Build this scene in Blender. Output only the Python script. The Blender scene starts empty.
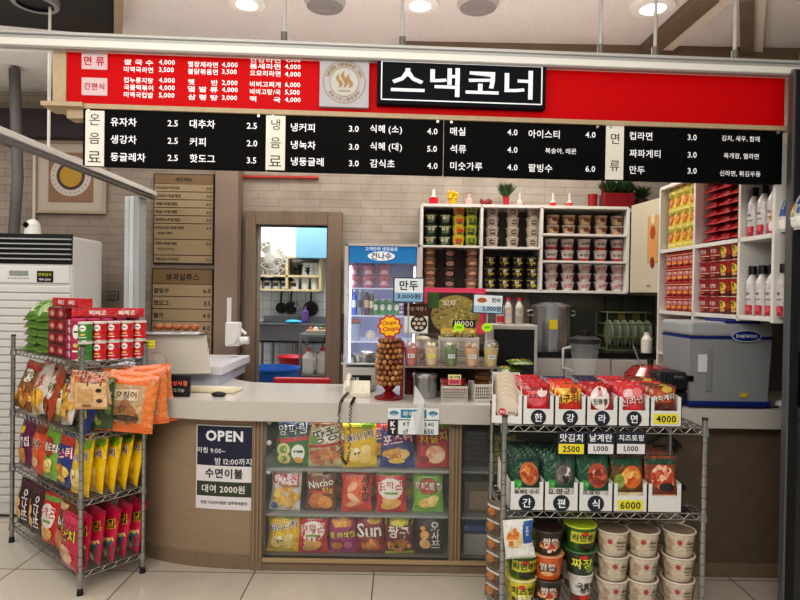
import bpy, bmesh, math, random
from mathutils import Vector, Matrix
random.seed(7)
C = bpy.context.scene.collection
PI = math.pi
F = 600.0
ROLL, PITCH, EYE = math.radians(0.9), math.radians(0.57), 1.6
RC = Matrix.Rotation(math.radians(90) - PITCH, 3, 'X') @ Matrix.Rotation(ROLL, 3, 'Z')

def ray(px, py): return RC @ Vector(((px - 400) / F, (300 - py) / F, -1))
def P(px, py, D):
    r = ray(px, py); r = r * (D / r.y); return Vector((r.x, r.y, r.z + EYE))
def PZ(px, py, z):
    r = ray(px, py); r = r * ((z - EYE) / r.z); return Vector((r.x, r.y, z))
def proj(p):
    q = RC.transposed() @ (Vector(p) - Vector((0, 0, EYE)))
    return (400 + F * q.x / -q.z, 300 - F * q.y / -q.z)

class VPlane:                                   # a vertical plane in the place: s runs along it
    def __init__(s, x, y, phi): s.o = Vector((x, y, 0)); s.phi = phi; s.d = Vector((math.cos(phi), math.sin(phi), 0)); s.n = Vector((-s.d.y, s.d.x, 0))
    def hit(s, px, py):
        r = ray(px, py); t = s.o.dot(s.n) / r.dot(s.n); p = r * t + Vector((0, 0, EYE))
        return (p - s.o).dot(s.d), p.z

# ---------------------------------------------------------------- materials
def lin(h):
    h = h.lstrip('#'); h = ''.join(a * 2 for a in h) if len(h) == 3 else h; c = [int(h[i:i + 2], 16) / 255 for i in (0, 2, 4)]
    return tuple(x / 12.92 if x < .04045 else ((x + .055) / 1.055) ** 2.4 for x in c) + (1,)
MC = {}
def M(col, rough=.5, metal=0, emit=0, coat=0, noise=0.0, nscale=30, alpha=1, trans=0, bump=0, stretch=None):
    k = (col, rough, metal, emit, coat, noise, nscale, alpha, trans, bump, stretch)
    if k in MC: return MC[k]
    m = bpy.data.materials.new('surface'); m.use_nodes = True
    nt = m.node_tree; b = nt.nodes['Principled BSDF']; c = lin(col)
    b.inputs['Base Color'].default_value = c; b.inputs['Roughness'].default_value = rough
    b.inputs['Metallic'].default_value = metal; b.inputs['Coat Weight'].default_value = coat
    if emit: b.inputs['Emission Color'].default_value = c; b.inputs['Emission Strength'].default_value = emit
    b.inputs['Alpha'].default_value = alpha; b.inputs['Transmission Weight'].default_value = trans
    if noise or bump:
        tc = nt.nodes.new('ShaderNodeTexCoord'); mp = nt.nodes.new('ShaderNodeMapping'); n = nt.nodes.new('ShaderNodeTexNoise')
        nt.links.new(tc.outputs['Object'], mp.inputs['Vector']); nt.links.new(mp.outputs[0], n.inputs['Vector'])
        n.inputs['Scale'].default_value = nscale; n.inputs['Detail'].default_value = 4
        if stretch: mp.inputs['Scale'].default_value = stretch
        if noise:
            mr = nt.nodes.new('ShaderNodeMapRange'); mr.inputs['From Min'].default_value = .3; mr.inputs['From Max'].default_value = .7
            mr.inputs['To Min'].default_value = 1 - noise; mr.inputs['To Max'].default_value = 1 + noise
            hs = nt.nodes.new('ShaderNodeHueSaturation'); hs.inputs['Color'].default_value = c
            nt.links.new(n.outputs['Fac'], mr.inputs['Value']); nt.links.new(mr.outputs[0], hs.inputs['Value'])
            nt.links.new(hs.outputs[0], b.inputs['Base Color'])
        if bump:
            bp = nt.nodes.new('ShaderNodeBump'); bp.inputs['Strength'].default_value = bump; bp.inputs['Distance'].default_value = .03
            nt.links.new(n.outputs['Fac'], bp.inputs['Height']); nt.links.new(bp.outputs[0], b.inputs['Normal'])
    MC[k] = m; return m

def brick_mat(name, c1, c2, cm, w, h, mortar=.01, rough=.7, bump=.3, axis='XZ', offset=.5, loc=(0, 0, 0), noise=.12):
    m = bpy.data.materials.new(name); m.use_nodes = True; nt = m.node_tree; b = nt.nodes['Principled BSDF']
    tc = nt.nodes.new('ShaderNodeTexCoord'); sx = nt.nodes.new('ShaderNodeSeparateXYZ'); cx = nt.nodes.new('ShaderNodeCombineXYZ')
    nt.links.new(tc.outputs['Object'], sx.inputs[0])
    nt.links.new(sx.outputs['XYZ'.index(axis[0])], cx.inputs[0]); nt.links.new(sx.outputs['XYZ'.index(axis[1])], cx.inputs[1])
    mp = nt.nodes.new('ShaderNodeMapping'); mp.inputs['Location'].default_value = loc; nt.links.new(cx.outputs[0], mp.inputs[0])
    br = nt.nodes.new('ShaderNodeTexBrick'); nt.links.new(mp.outputs[0], br.inputs['Vector'])
    br.inputs['Color1'].default_value = lin(c1); br.inputs['Color2'].default_value = lin(c2); br.inputs['Mortar'].default_value = lin(cm)
    br.inputs['Scale'].default_value = 1; br.inputs['Mortar Size'].default_value = mortar; br.inputs['Brick Width'].default_value = w
    br.inputs['Row Height'].default_value = h; br.offset = offset; br.inputs['Mortar Smooth'].default_value = .2
    n = nt.nodes.new('ShaderNodeTexNoise'); n.inputs['Scale'].default_value = 6; n.inputs['Detail'].default_value = 6
    nt.links.new(mp.outputs[0], n.inputs['Vector'])
    mr = nt.nodes.new('ShaderNodeMapRange'); mr.inputs['From Min'].default_value = .3; mr.inputs['From Max'].default_value = .7
    mr.inputs['To Min'].default_value = 1 - noise; mr.inputs['To Max'].default_value = 1 + noise
    hs = nt.nodes.new('ShaderNodeHueSaturation'); nt.links.new(br.outputs['Color'], hs.inputs['Color'])
    nt.links.new(n.outputs['Fac'], mr.inputs['Value']); nt.links.new(mr.outputs[0], hs.inputs['Value']); nt.links.new(hs.outputs[0], b.inputs['Base Color'])
    if bump:
        bp = nt.nodes.new('ShaderNodeBump'); bp.inputs['Strength'].default_value = bump; bp.inputs['Distance'].default_value = .01; bp.invert = True
        nt.links.new(br.outputs['Fac'], bp.inputs['Height']); nt.links.new(bp.outputs[0], b.inputs['Normal'])
    b.inputs['Roughness'].default_value = rough
    return m

def glass(col='#ffffff', alpha=.12, rough=.03):
    return M(col, rough=rough, alpha=alpha, coat=1)
def film(c): return M(c, rough=.3, coat=.6, bump=.8, nscale=22)

# ---------------------------------------------------------------- text
GL = {}
CHARSET = """!%&()*+,-./0123456789:ABCDEFGHIJKLMNOPQRSTUVWXYZabcdefghijklmnopqrstuvwxyz~가간갈감강개객건게계고과구국그글금기김까깔깡깨꼬꽃꿀나날낵냉너녹누뉴능다닭대도동두둥드들딸땅떡라란랑레령로료루룽류리링마막만맛망매메면멸모몬몽문물미바반발밤밥방백벤복볶봄불비빙빼뽕사삭삼상새생서석세소수숫숭쉘스식신실쌀아약양어업에여역연열오온와외우운울원위유육은음의이일자작장저전절정제족주쥬즈증지진집징짜짬짱쯔찌차찰참초추취치침칩칲카칼커컵코콘콤콩키킥탕테토튀트티틱파팥편포피핑한핫햇혜"""
def load_glyphs(chars, bold):                    # every character of one weight in a single text, one per line
    chars = [c for c in dict.fromkeys(chars) if c not in ' \n' and (c, bold) not in GL]
    if not chars: return
    cu = bpy.data.curves.new('t', 'FONT'); cu.body = '\n'.join(chars); cu.resolution_u = 2; cu.offset = bold; cu.space_line = 3
    ob = bpy.data.objects.new('t', cu); C.objects.link(ob)
    dg = bpy.context.evaluated_depsgraph_get(); me = bpy.data.meshes.new_from_object(ob.evaluated_get(dg))
    vs = [(p.co.x, p.co.y) for p in me.vertices]; fs = [tuple(p.vertices) for p in me.polygons]
    rows = {}
    if vs:
        step = 3.0; row = [round((.25 - y) / step) for x, y in vs]
        for r in set(row): rows[r] = [i for i, q in enumerate(row) if q == r]
        frow = {}
        for f in fs: frow.setdefault(row[f[0]], []).append(f)
    bpy.data.objects.remove(ob); bpy.data.curves.remove(cu); bpy.data.meshes.remove(me)
    for k, c in enumerate(chars):
        idx = rows.get(k, [])
        if not idx: GL[(c, bold)] = ([], [], 0, .3); continue
        mp = {i: j for j, i in enumerate(idx)}; v = [(vs[i][0], vs[i][1] + 3.0 * k) for i in idx]
        x0 = min(a for a, b in v); x1 = max(a for a, b in v)
        full = ord(c) > 0x1100; off = 0 if full else -x0 + .03
        GL[(c, bold)] = ([(a + off, b) for a, b in v], [tuple(mp[i] for i in f) for f in frow.get(k, [])], off, .95 if full else x1 - x0 + .07)
TC = {}
def text_geo(s, bold=0.0):
    bold = 0.0 if bold < .008 else .018 if bold < .035 else .04 if bold < .06 else .075
    k = (s, bold)
    if k in TC: return TC[k]
    if not any(b == bold for _, b in GL): load_glyphs(CHARSET, bold)
    load_glyphs(s, bold)
    v = []; f = []; x = 0
    for ch in s:
        if ch == ' ': x += .28; continue
        gv, gf, _, adv = GL[(ch, bold)]; o = len(v); v += [(a + x, b) for a, b in gv]; f += [tuple(o + i for i in q) for q in gf]; x += adv
    if v:
        x0 = min(a for a, b in v); x1 = max(a for a, b in v); y0 = min(b for a, b in v); y1 = max(b for a, b in v)
        v = [(a - (x0 + x1) / 2, b - (y0 + y1) / 2) for a, b in v]; w, h = x1 - x0, y1 - y0
    else: w = h = 1
    TC[k] = (v, f, w, h); return TC[k]

# ---------------------------------------------------------------- mesh builder
class MB:
    def __init__(s): s.v = []; s.f = []; s.mi = []; s.ms = []; s.sm = []; s.T = None
    def slot(s, m):
        if m not in s.ms: s.ms.append(m)
        return s.ms.index(m)
    def add(s, vs, fs, m, smooth=False):
        o = len(s.v)
        for p in vs:
            p = Vector(p); s.v.append(tuple(s.T @ p) if s.T else tuple(p))
        for i, f in enumerate(fs):
            s.f.append(tuple(o + a for a in f)); s.mi.append(s.slot(m[i] if isinstance(m, list) else m)); s.sm.append(smooth)
        return s
    def box(s, x0, x1, y0, y1, z0, z1, m, bev=0):
        if x0 > x1: x0, x1 = x1, x0
        if y0 > y1: y0, y1 = y1, y0
        if z0 > z1: z0, z1 = z1, z0
        if bev:
            bm = bmesh.new(); bmesh.ops.create_cube(bm, size=1)
            for v in bm.verts: v.co = Vector(((x0 + x1) / 2 + v.co.x * (x1 - x0), (y0 + y1) / 2 + v.co.y * (y1 - y0), (z0 + z1) / 2 + v.co.z * (z1 - z0)))
            bmesh.ops.bevel(bm, geom=bm.edges[:], offset=min(bev, (x1 - x0) * .45, (y1 - y0) * .45, (z1 - z0) * .45), segments=2, affect='EDGES', profile=.5)
            bm.verts.index_update(); s.add([v.co.copy() for v in bm.verts], [[v.index for v in f.verts] for f in bm.faces], m); bm.free(); return s
        v = [(x, y, z) for x in (x0, x1) for y in (y0, y1) for z in (z0, z1)]
        return s.add(v, [(0, 1, 3, 2), (4, 6, 7, 5), (0, 4, 5, 1), (2, 3, 7, 6), (0, 2, 6, 4), (1, 5, 7, 3)], m)
    def quad(s, pts, m): return s.add(pts, [tuple(range(len(pts)))], m)
    def cyl(s, p0, p1, r0, m, r1=None, n=10, caps=True):
        r1 = r0 if r1 is None else r1; p0 = Vector(p0); p1 = Vector(p1); d = (p1 - p0).normalized()
        a = d.orthogonal().normalized(); b = d.cross(a); vs = []
        for p, r in ((p0, r0), (p1, r1)):
            for i in range(n): t = 2 * PI * i / n; vs.append(p + (a * math.cos(t) + b * math.sin(t)) * r)
        s.add(vs, [(i, (i + 1) % n, n + (i + 1) % n, n + i) for i in range(n)], m, True)
        if caps: s.add(vs, [tuple(range(n))[::-1], tuple(range(n, 2 * n))], m)
        return s
    def tube(s, pts, r, m, n=6):
        pts = [Vector(p) for p in pts]; vs = []; fs = []; a = None
        for k, p in enumerate(pts):
            d = (pts[min(k + 1, len(pts) - 1)] - pts[max(k - 1, 0)]).normalized()
            a = d.orthogonal().normalized() if a is None else (a - d * a.dot(d)).normalized(); b = d.cross(a)
            rr = r[k] if isinstance(r, (list, tuple)) else r
            for i in range(n): t = 2 * PI * i / n; vs.append(p + (a * math.cos(t) + b * math.sin(t)) * rr)
        for k in range(len(pts) - 1):
            for i in range(n): fs.append((k * n + i, k * n + (i + 1) % n, (k + 1) * n + (i + 1) % n, (k + 1) * n + i))
        s.add(vs, fs, m, True); s.add(vs, [tuple(range(n))[::-1], tuple(range((len(pts) - 1) * n, len(pts) * n))], m); return s
    def lathe(s, prof, m, c=(0, 0, 0), n=20, smooth=True):      # prof [(r, z), ...]; m one material or one per segment
        c = Vector(c); vs = []
        for r, z in prof:
            for i in range(n): t = 2 * PI * i / n; vs.append(c + Vector((r * math.cos(t), r * math.sin(t), z)))
        for k in range(len(prof) - 1):
            mm = m[k] if isinstance(m, (list, tuple)) else m
            if abs(prof[k][0] - prof[k + 1][0]) < 1e-9 and abs(prof[k][1] - prof[k + 1][1]) < 1e-9: continue
            s.add([vs[j] for j in range(k * n, k * n + 2 * n)], [(i, (i + 1) % n, n + (i + 1) % n, n + i) for i in range(n)], mm, smooth)
        return s
    def ball(s, c, r, m, n=10, sc=(1, 1, 1)):
        pr = [(max(1e-4, math.sin(PI * i / (n // 2 + 2))) * r, -math.cos(PI * i / (n // 2 + 2)) * r) for i in range(n // 2 + 3)]
        c = Vector(c); vs = []; nn = len(pr)
        for a, z in pr:
            for i in range(n): t = 2 * PI * i / n; vs.append(c + Vector((a * math.cos(t) * sc[0], a * math.sin(t) * sc[1], z * sc[2])))
        return s.add(vs, [(k * n + i, k * n + (i + 1) % n, (k + 1) * n + (i + 1) % n, (k + 1) * n + i) for k in range(nn - 1) for i in range(n)], m, True)
    def grid(s, nu, nv, fn, m, smooth=True, closed=False):
        vs = [fn(i / nu, j / nv) for j in range(nv + 1) for i in range(nu + 1)]
        fs = [(j * (nu + 1) + i, j * (nu + 1) + i + 1, (j + 1) * (nu + 1) + i + 1, (j + 1) * (nu + 1) + i) for j in range(nv) for i in range(nu)]
        if callable(m): m = [m((i + .5) / nu, (j + .5) / nv) for j in range(nv) for i in range(nu)]
        return s.add(vs, fs, m, smooth)
    def prism(s, poly, z0, z1, m, mtop=None):
        n = len(poly); vs = [(x, y, z) for z in (z0, z1) for x, y in poly]
        s.add(vs, [(i, (i + 1) % n, n + (i + 1) % n, n + i) for i in range(n)], m)
        return s.add(vs, [tuple(range(n))[::-1], tuple(range(n, 2 * n))], mtop or m)
    def text(s, t, cx, cz, m, fn=None, w=None, h=None, y=0.0, bold=.02, rot=0, align='C'):
        v, f, tw, th = text_geo(t, bold)
        if not v: return s
        if w and h: kx, kz = w / tw, h / th
        elif w: kx = kz = w / tw
        else: kx = kz = h / th
        off = {'C': 0, 'L': tw * kx / 2, 'R': -tw * kx / 2}[align]; ca, sa = math.cos(rot), math.sin(rot)
        vs = []
        for a, b in v:
            a, b = a * kx, b * kz; a, b = a * ca - b * sa, a * sa + b * ca
            a += cx + off; b += cz; vs.append(fn(a, b) if fn else (a, y, b))
        return s.add(vs, f, m)
    def mesh(s, name='mesh'):
        me = bpy.data.meshes.new(name); me.from_pydata(s.v, [], s.f)
        for m in s.ms: me.materials.append(m)
        me.polygons.foreach_set('material_index', s.mi); me.polygons.foreach_set('use_smooth', s.sm); me.update(); return me
    def part(s, name, parent, label=None):
        o = bpy.data.objects.new(name, s.mesh(name)); C.objects.link(o); o.parent = parent
        if label: o['label'] = label
        return o
    def struct(s, name):
        o = s.part(name, None); o['kind'] = 'structure'; return o
    def thing(s, name, label, cat, loc=None, rz=0, group=None, kind=None, rot=None):
        if loc is None:                          # built in world space: move the origin to the base
            xs = [v[0] for v in s.v]; ys = [v[1] for v in s.v]; zs = [v[2] for v in s.v]
            loc = Vector(((min(xs) + max(xs)) / 2, (min(ys) + max(ys)) / 2, min(zs)))
            s.v = [(a - loc.x, b - loc.y, c - loc.z) for a, b, c in s.v]
        o = s.part(name, None); tag(o, label, cat, group); o.location = loc; o.rotation_euler = rot or (0, 0, rz)
        if kind: o['kind'] = kind
        return o

def tag(o, label, cat=None, group=None):
    o['label'] = label
    if cat: o['category'] = cat
    if group: o['group'] = group
def empty(name, label, cat, loc=(0, 0, 0), rz=0, group=None):
    o = bpy.data.objects.new(name, None); C.objects.link(o); o.location = loc; o.rotation_euler = (0, 0, rz); o.empty_display_size = .05
    tag(o, label, cat, group); return o
def copy_tree(o, parent=None):
    c = o.copy(); C.objects.link(c)
    if parent: c.parent = parent
    for ch in list(o.children): copy_tree(ch, c)
    return c
def put(proto, used, loc, rot, label, group=None):
    o = proto if not used.get(proto.name) else copy_tree(proto)
    used[proto.name] = 1; o.location = loc; o.rotation_euler = (0, 0, rot) if isinstance(rot, (int, float)) else rot
    o['label'] = label
    if group: o['group'] = group
    return o
USED = {}
ORD = ['first', 'second', 'third', 'fourth', 'fifth', 'sixth', 'seventh', 'eighth', 'ninth', 'tenth']

# ---------------------------------------------------------------- printed designs on curved packs
def draw(mb, ops, W, H, fn):                     # fn(x, z, lift); x in -1..1 of half width, z in 0..1 of height
    L = .0010
    for op in ops:
        k = op[0]
        if k == 'e':
            _, cx, cz, rx, rz, col = op[:6]; rot = op[6] if len(op) > 6 else 0; ca, sa = math.cos(rot), math.sin(rot)
            n = 14; vs = [fn(cx * W / 2, cz * H, L)]; fs = []
            for r in (.5, 1):
                for i in range(n):
                    t = 2 * PI * i / n; a = rx * W / 2 * math.cos(t) * r; b = rz * H * math.sin(t) * r
                    vs.append(fn(cx * W / 2 + a * ca - b * sa, cz * H + a * sa + b * ca, L))
            fs = [(0, 1 + i, 1 + (i + 1) % n) for i in range(n)] + [(1 + i, 1 + n + i, 1 + n + (i + 1) % n, 1 + (i + 1) % n) for i in range(n)]
            mb.add(vs, fs, film(col), True)
        elif k == 'q':
            _, x0, z0, x1, z1, col = op[:6]; rot = op[6] if len(op) > 6 else 0; ca, sa = math.cos(rot), math.sin(rot)
            mx, mz = (x0 + x1) / 2 * W / 2, (z0 + z1) / 2 * H
            def g(u, v):
                a = (x0 + (x1 - x0) * u) * W / 2 - mx; b = (z0 + (z1 - z0) * v) * H - mz
                return fn(mx + a * ca - b * sa, mz + a * sa + b * ca, L)
            mb.grid(5, 4, g, film(col))
        elif k == 't':
            _, s_, cx, cz, w, col = op[:6]; rot = op[6] if len(op) > 6 else 0; out = op[7] if len(op) > 7 else None
            if out:
                l0 = L; mb.text(s_, cx * W / 2, cz * H, film(out), fn=lambda a, b: fn(a, b, l0), w=w * W, bold=.07, rot=rot); L += .0007
            l1 = L; mb.text(s_, cx * W / 2, cz * H, film(col), fn=lambda a, b: fn(a, b, l1), w=w * W * .96, bold=.025, rot=rot)
        elif k == 'c':                           # a heap of chips
            _, cx, cz, rx, rz, n, cols = op[:7]; rs = random.Random(str(op))
            for i in range(n):
                a = rs.uniform(0, 2 * PI); r = rs.random() ** .5
                draw_one(mb, W, H, fn, L + i * .00012, cx + rx * r * math.cos(a), cz + rz * r * math.sin(a), rs.uniform(.12, .24), rs.uniform(.05, .09), rs.choice(cols), rs.uniform(0, 3))
            L += n * .00012
        L += .0007
def draw_one(mb, W, H, fn, L, cx, cz, rx, rz, col, rot):
    n = 8; ca, sa = math.cos(rot), math.sin(rot); vs = [fn(cx * W / 2, cz * H, L)]
    for i in range(n):
        t = 2 * PI * i / n; a = rx * W / 2 * math.cos(t); b = rz * H * math.sin(t); vs.append(fn(cx * W / 2 + a * ca - b * sa, cz * H + a * sa + b * ca, L))
    mb.add(vs, [(0, 1 + i, 1 + (i + 1) % n) for i in range(n)], film(col))

def bag_mesh(w, h, t, base, ops, bands=(), seed=0, back=None, crimp='#c8c4b8'):
    mb = MB(); rs = random.Random(seed); ph = [rs.uniform(0, 6) for _ in range(6)]
    def half(x, z):                              # half thickness at (x, z)
        u = max(-1, min(1, x / (w / 2))); v = max(0, min(1, z / h))
        e = max(0, (v - .045) / .91); e = min(1, e)
        a = max(0, 1 - abs(u) ** 2.6) ** .6 * max(0, math.sin(PI * e)) ** .5
        wr = 1 + .10 * math.sin(7 * u + ph[0] + 5 * v) * math.sin(9 * v + ph[1]) + .05 * math.sin(17 * u + ph[2] - 11 * v)
        edge = (abs(2 * v - 1)) ** 3
        return t / 2 * a * wr * (1 - .25 * edge * abs(math.sin(12 * u + ph[3]))) + .0012
    def xs(u, v): return u * w / 2 * (1 - .07 * math.sin(PI * v)) + .003 * math.sin(6 * v + ph[4])
    def fcol(u, v):
        c = base
        for z0, z1, cc in bands:
            if z0 <= v <= z1: c = cc
        return film(c)
    nu, nv = 12, 16
    mb.grid(nu, nv, lambda u, v: (xs(2 * u - 1, v), -half((2 * u - 1) * w / 2, v * h), v * h), lambda u, v: film(crimp) if (v > .955 or v < .04) and crimp else fcol(u, v))
    mb.grid(nu, nv, lambda u, v: (xs(1 - 2 * u, v), half((1 - 2 * u) * w / 2, v * h), v * h), film(back or base))
    mb.grid(nv, 1, lambda u, v: (xs(-1, u), (half(-w / 2, u * h)) * (1 - 2 * v), u * h), film(back or base))
    mb.grid(nv, 1, lambda u, v: (xs(1, u), -(half(w / 2, u * h)) * (1 - 2 * v), u * h), film(back or base))
    def fn(x, z, L):
        x = max(-w / 2 * .98, min(w / 2 * .98, x)); z = max(h * .01, min(h * .99, z)); v = z / h
        return (x * (1 - .07 * math.sin(PI * v)) + .003 * math.sin(6 * v + ph[4]), -half(x, z) - L - .0006, z)
    draw(mb, ops, w, h, fn)
    return mb

def cup_mesh(r0, r1, h, segs, lid, ops, n=22, liprim=None, lidops=None):
    """r0 base radius, r1 rim radius; segs [(z fraction, colour), ...] upward"""
    mb = MB(); prof = [(.0001, .004), (r0 * .9, .004), (r0 * .93, 0), (r0, 0)]; ms = [M('#d8d4cc')] * 3; z = 0
    for zf, c in segs:
        prof.append((r0 + (r1 - r0) * zf, h * zf * .95)); ms.append(film(c))
    lc = M(liprim or lid, .4)
    prof += [(r1 + .003, h * .95), (r1 + .004, h * .975), (r1 + .002, h), (r1 - .004, h), (r1 - .008, h * .985), (.0001, h * .985)]
    ms += [lc, lc, lc, lc, M(lid, .3), M(lid, .3)]
    mb.lathe(prof, ms, n=n)
    def fn(x, z, L):
        r = r0 + (r1 - r0) * (z / (h * .95)); a = x / r; rr = (r + L * .7 + .0006) / math.cos(PI / n) ; return (rr * math.sin(a), -rr * math.cos(a), z)
    draw(mb, ops, 2 * r1, h * .95, fn); return mb
# ================================================================ camera
cd = bpy.data.cameras.new('camera'); cam = bpy.data.objects.new('camera', cd); C.objects.link(cam)
cd.sensor_width = 36; cd.lens = 36 * F / 800; cd.clip_start = .05
cam.matrix_world = Matrix.Translation((0, 0, EYE)) @ RC.to_4x4(); bpy.context.scene.camera = cam
bpy.context.scene.view_settings.view_transform = 'Standard'
bpy.context.scene.view_settings.exposure = 0.0
try: bpy.context.scene.view_settings.look = 'Medium High Contrast'
except Exception: pass

# ================================================================ room shell
CEIL = 3.2
tile = brick_mat('floor tiles', '#cbc4b8', '#c3bcb0', '#6b6155', .68, .68, .004, .16, .05, 'XY', 0, (.125, -2.72 + .68 * 8, 0), .05)
MB().box(-6, 5, -3.5, 8.2, -.1, 0, tile).struct('floor')
wallb = brick_mat('pale brick', '#a59d92', '#9d9589', '#8c8477', .34, .066, .003, .8, .3, noise=.14)
wallg = brick_mat('grey brick', '#978c81', '#8f8479', '#7d7267', .34, .066, .003, .8, .3, noise=.12)
plaster = M('#cfc9c1', .85, noise=.05, nscale=40, bump=.25)
brown = M('#6f604d', .6, noise=.08, nscale=8)
MB().box(-6, 5, -1, 8.2, CEIL, CEIL + .1, M('#dcd7d1', .9, noise=.03, nscale=60, bump=.4)).struct('ceiling')
# back wall with the kitchen doorway cut out
dl, dr, dt = -1.20, -.605, 2.155
w = MB(); w.box(-1.40, dl, 5.0, 5.12, 0, CEIL, wallb); w.box(dr, 3.2, 5.0, 5.12, 0, CEIL, wallb); w.box(dl, dr, 5.0, 5.12, dt, CEIL, wallb); w.struct('wall_back')
MB().box(-5, -1.40, 4.9, 5.02, 0, CEIL, wallg).struct('wall_left_back')
MB().box(-5.1, -5, -1, 5.02, 0, CEIL, wallg).struct('wall_left')
MB().box(2.62, 2.74, 2.9, 5.12, 0, CEIL, M('#a89f92', .8, noise=.05)).struct('wall_right')
# pilaster between menus and doorway
a = P(215, 200, 4.84); b = P(238, 200, 4.84)
MB().box(a.x, b.x, 4.84, 5.0, 0, CEIL, M('#87766a', .7, noise=.06, nscale=5), .004).struct('trim_1')
# dark band under the ceiling and the trims of the ceiling
MB().box(-5, -1.85, 4.75, 4.9, 2.80, 3.02, M('#2a1c22', .6)).struct('trim_2')
for k, (p, q, wd, th) in enumerate([((405, 45), (800, 52), .12, .08), ((640, 54), (708, -8), .12, .05), ((747, 57), (747, -8), .07, .05)]):
    a, b = PZ(*p, CEIL), PZ(*q, CEIL); d = (b - a).normalized(); n = Vector((-d.y, d.x, 0)) * wd / 2
    m = MB(); m.prism([(a + n)[:2], (b + n)[:2], (b - n)[:2], (a - n)[:2]], CEIL - th, CEIL, brown)
    n2 = n * 1.25; off = n * 1.5
    m.prism([(a + n + off)[:2], (b + n + off)[:2], (b + n)[:2], (a + n)[:2]], CEIL - th * .6, CEIL, M('#d8cfbf', .6)); m.struct('trim_%d' % (k + 3))
poly = [PZ(*p, CEIL - .04) for p in [(-60, -20), (118, -20), (117, 36), (-60, 20)]]
MB().prism([p[:2] for p in poly], CEIL - .04, CEIL, M('#241f1e', .5)).struct('trim_6')
a, b = PZ(118, 40, CEIL - .1), PZ(119, -15, CEIL - .1)
MB().prism([(a.x - .025, a.y), (b.x - .025, b.y), (b.x + .025, b.y), (a.x + .025, a.y)], CEIL - .1, CEIL, M('#9d8b74', .6)).struct('trim_7')
# reddish glow on the wall below the sign, painted as a faintly emissive strip
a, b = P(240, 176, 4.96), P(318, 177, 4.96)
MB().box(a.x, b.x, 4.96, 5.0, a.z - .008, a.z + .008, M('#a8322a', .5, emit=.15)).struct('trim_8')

# door frame round the kitchen doorway
wood = M('#7d6e5e', .55, noise=.14, nscale=14, stretch=(1, 1, .08))
fr = MB(); o0, o1, ot = P(244, 300, 4.95).x, P(341, 300, 4.95).x, P(290, 211, 4.95).z
fr.box(o0, dl, 4.94, 5.14, 0, ot, wood, .006); fr.box(dr, o1, 4.94, 5.14, 0, ot, wood, .006); fr.box(dl, dr, 4.94, 5.14, dt, ot, wood, .006)
fr.box(dl, dl + .012, 4.99, 5.10, 0, dt, wood); fr.box(dr - .012, dr, 4.99, 5.10, 0, dt, wood)
fr.struct('door_1')

# kitchen room
kt = brick_mat('kitchen tiles', '#e4e6e6', '#dcdfdf', '#b5b9ba', .1, .1, .004, .3, .1, offset=0, noise=.03)
MB().box(-2.6, .1, 7.0, 7.1, 0, 2.9, kt).struct('wall_kitchen_back')
MB().box(-2.7, -2.6, 5.12, 7.1, 0, 2.9, M('#dcdedd', .5)).struct('wall_kitchen_left')
MB().box(.1, .2, 5.12, 7.1, 0, 2.9, M('#dcdedd', .5)).struct('wall_kitchen_right')
MB().box(-2.7, .2, 5.12, 7.1, 2.9, 2.95, M('#e8e8e6', .6)).struct('ceiling_kitchen')

# ================================================================ sign wall hung from the ceiling
SP = VPlane(-1.58, 2.85, math.radians(3.2))
def sq(x0, y0, x1, y1):                         # corner pixels of an upright rectangle on the sign plane
    s0, _ = SP.hit(x0, (y0 + y1) / 2); s1, _ = SP.hit(x1, (y0 + y1) / 2); xm = (x0 + x1) / 2
    return s0, s1, SP.hit(xm, y1)[1], SP.hit(xm, y0)[1]
SR = SP.phi; SO = SP.o
def sthing(mb, name, label, cat, group=None):
    xs = [v[0] for v in mb.v]; ys = [v[1] for v in mb.v]; zs = [v[2] for v in mb.v]
    c = Vector(((min(xs) + max(xs)) / 2, 0, min(zs))); mb.v = [(a - c.x, b, z - c.z) for a, b, z in mb.v]
    return mb.part0(name, label, cat, SO + SP.d * c.x + Vector((0, 0, c.z)), SR, group)
def part0(s, name, label, cat, loc, rz, group):
    o = s.part(name, None); tag(o, label, cat, group); o.location = loc; o.rotation_euler = (0, 0, rz); return o
MB.part0 = part0
alu = M('#b9b9b6', .35, metal=.35, noise=.05, nscale=3); alul = M('#dad9d2', .3)
# steel track beam in front of the boards
zt0 = SP.hit(0, 36)[1]; s0 = SP.hit(-40, 50)[0]; s1 = SP.hit(840, 70)[0]
zl = SP.hit(70, 51)[1]
m = MB(); m.box(s0, s1, -.07, .02, zl - .005, zl + .028, alul, .004); m.box(s0, s1, -.05, .01, zl + .028, zl + .05, alu, .003); m.box(s0, s1, -.065, .02, zl + .05, zl + .064, alu, .003)
m.box(s0, s1, -.06, -.03, zl - .012, zl - .004, M('#8d8b86', .4))
sthing(m, 'track_beam', 'long pale steel track beam running across the top of the red sign', 'beam')
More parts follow.
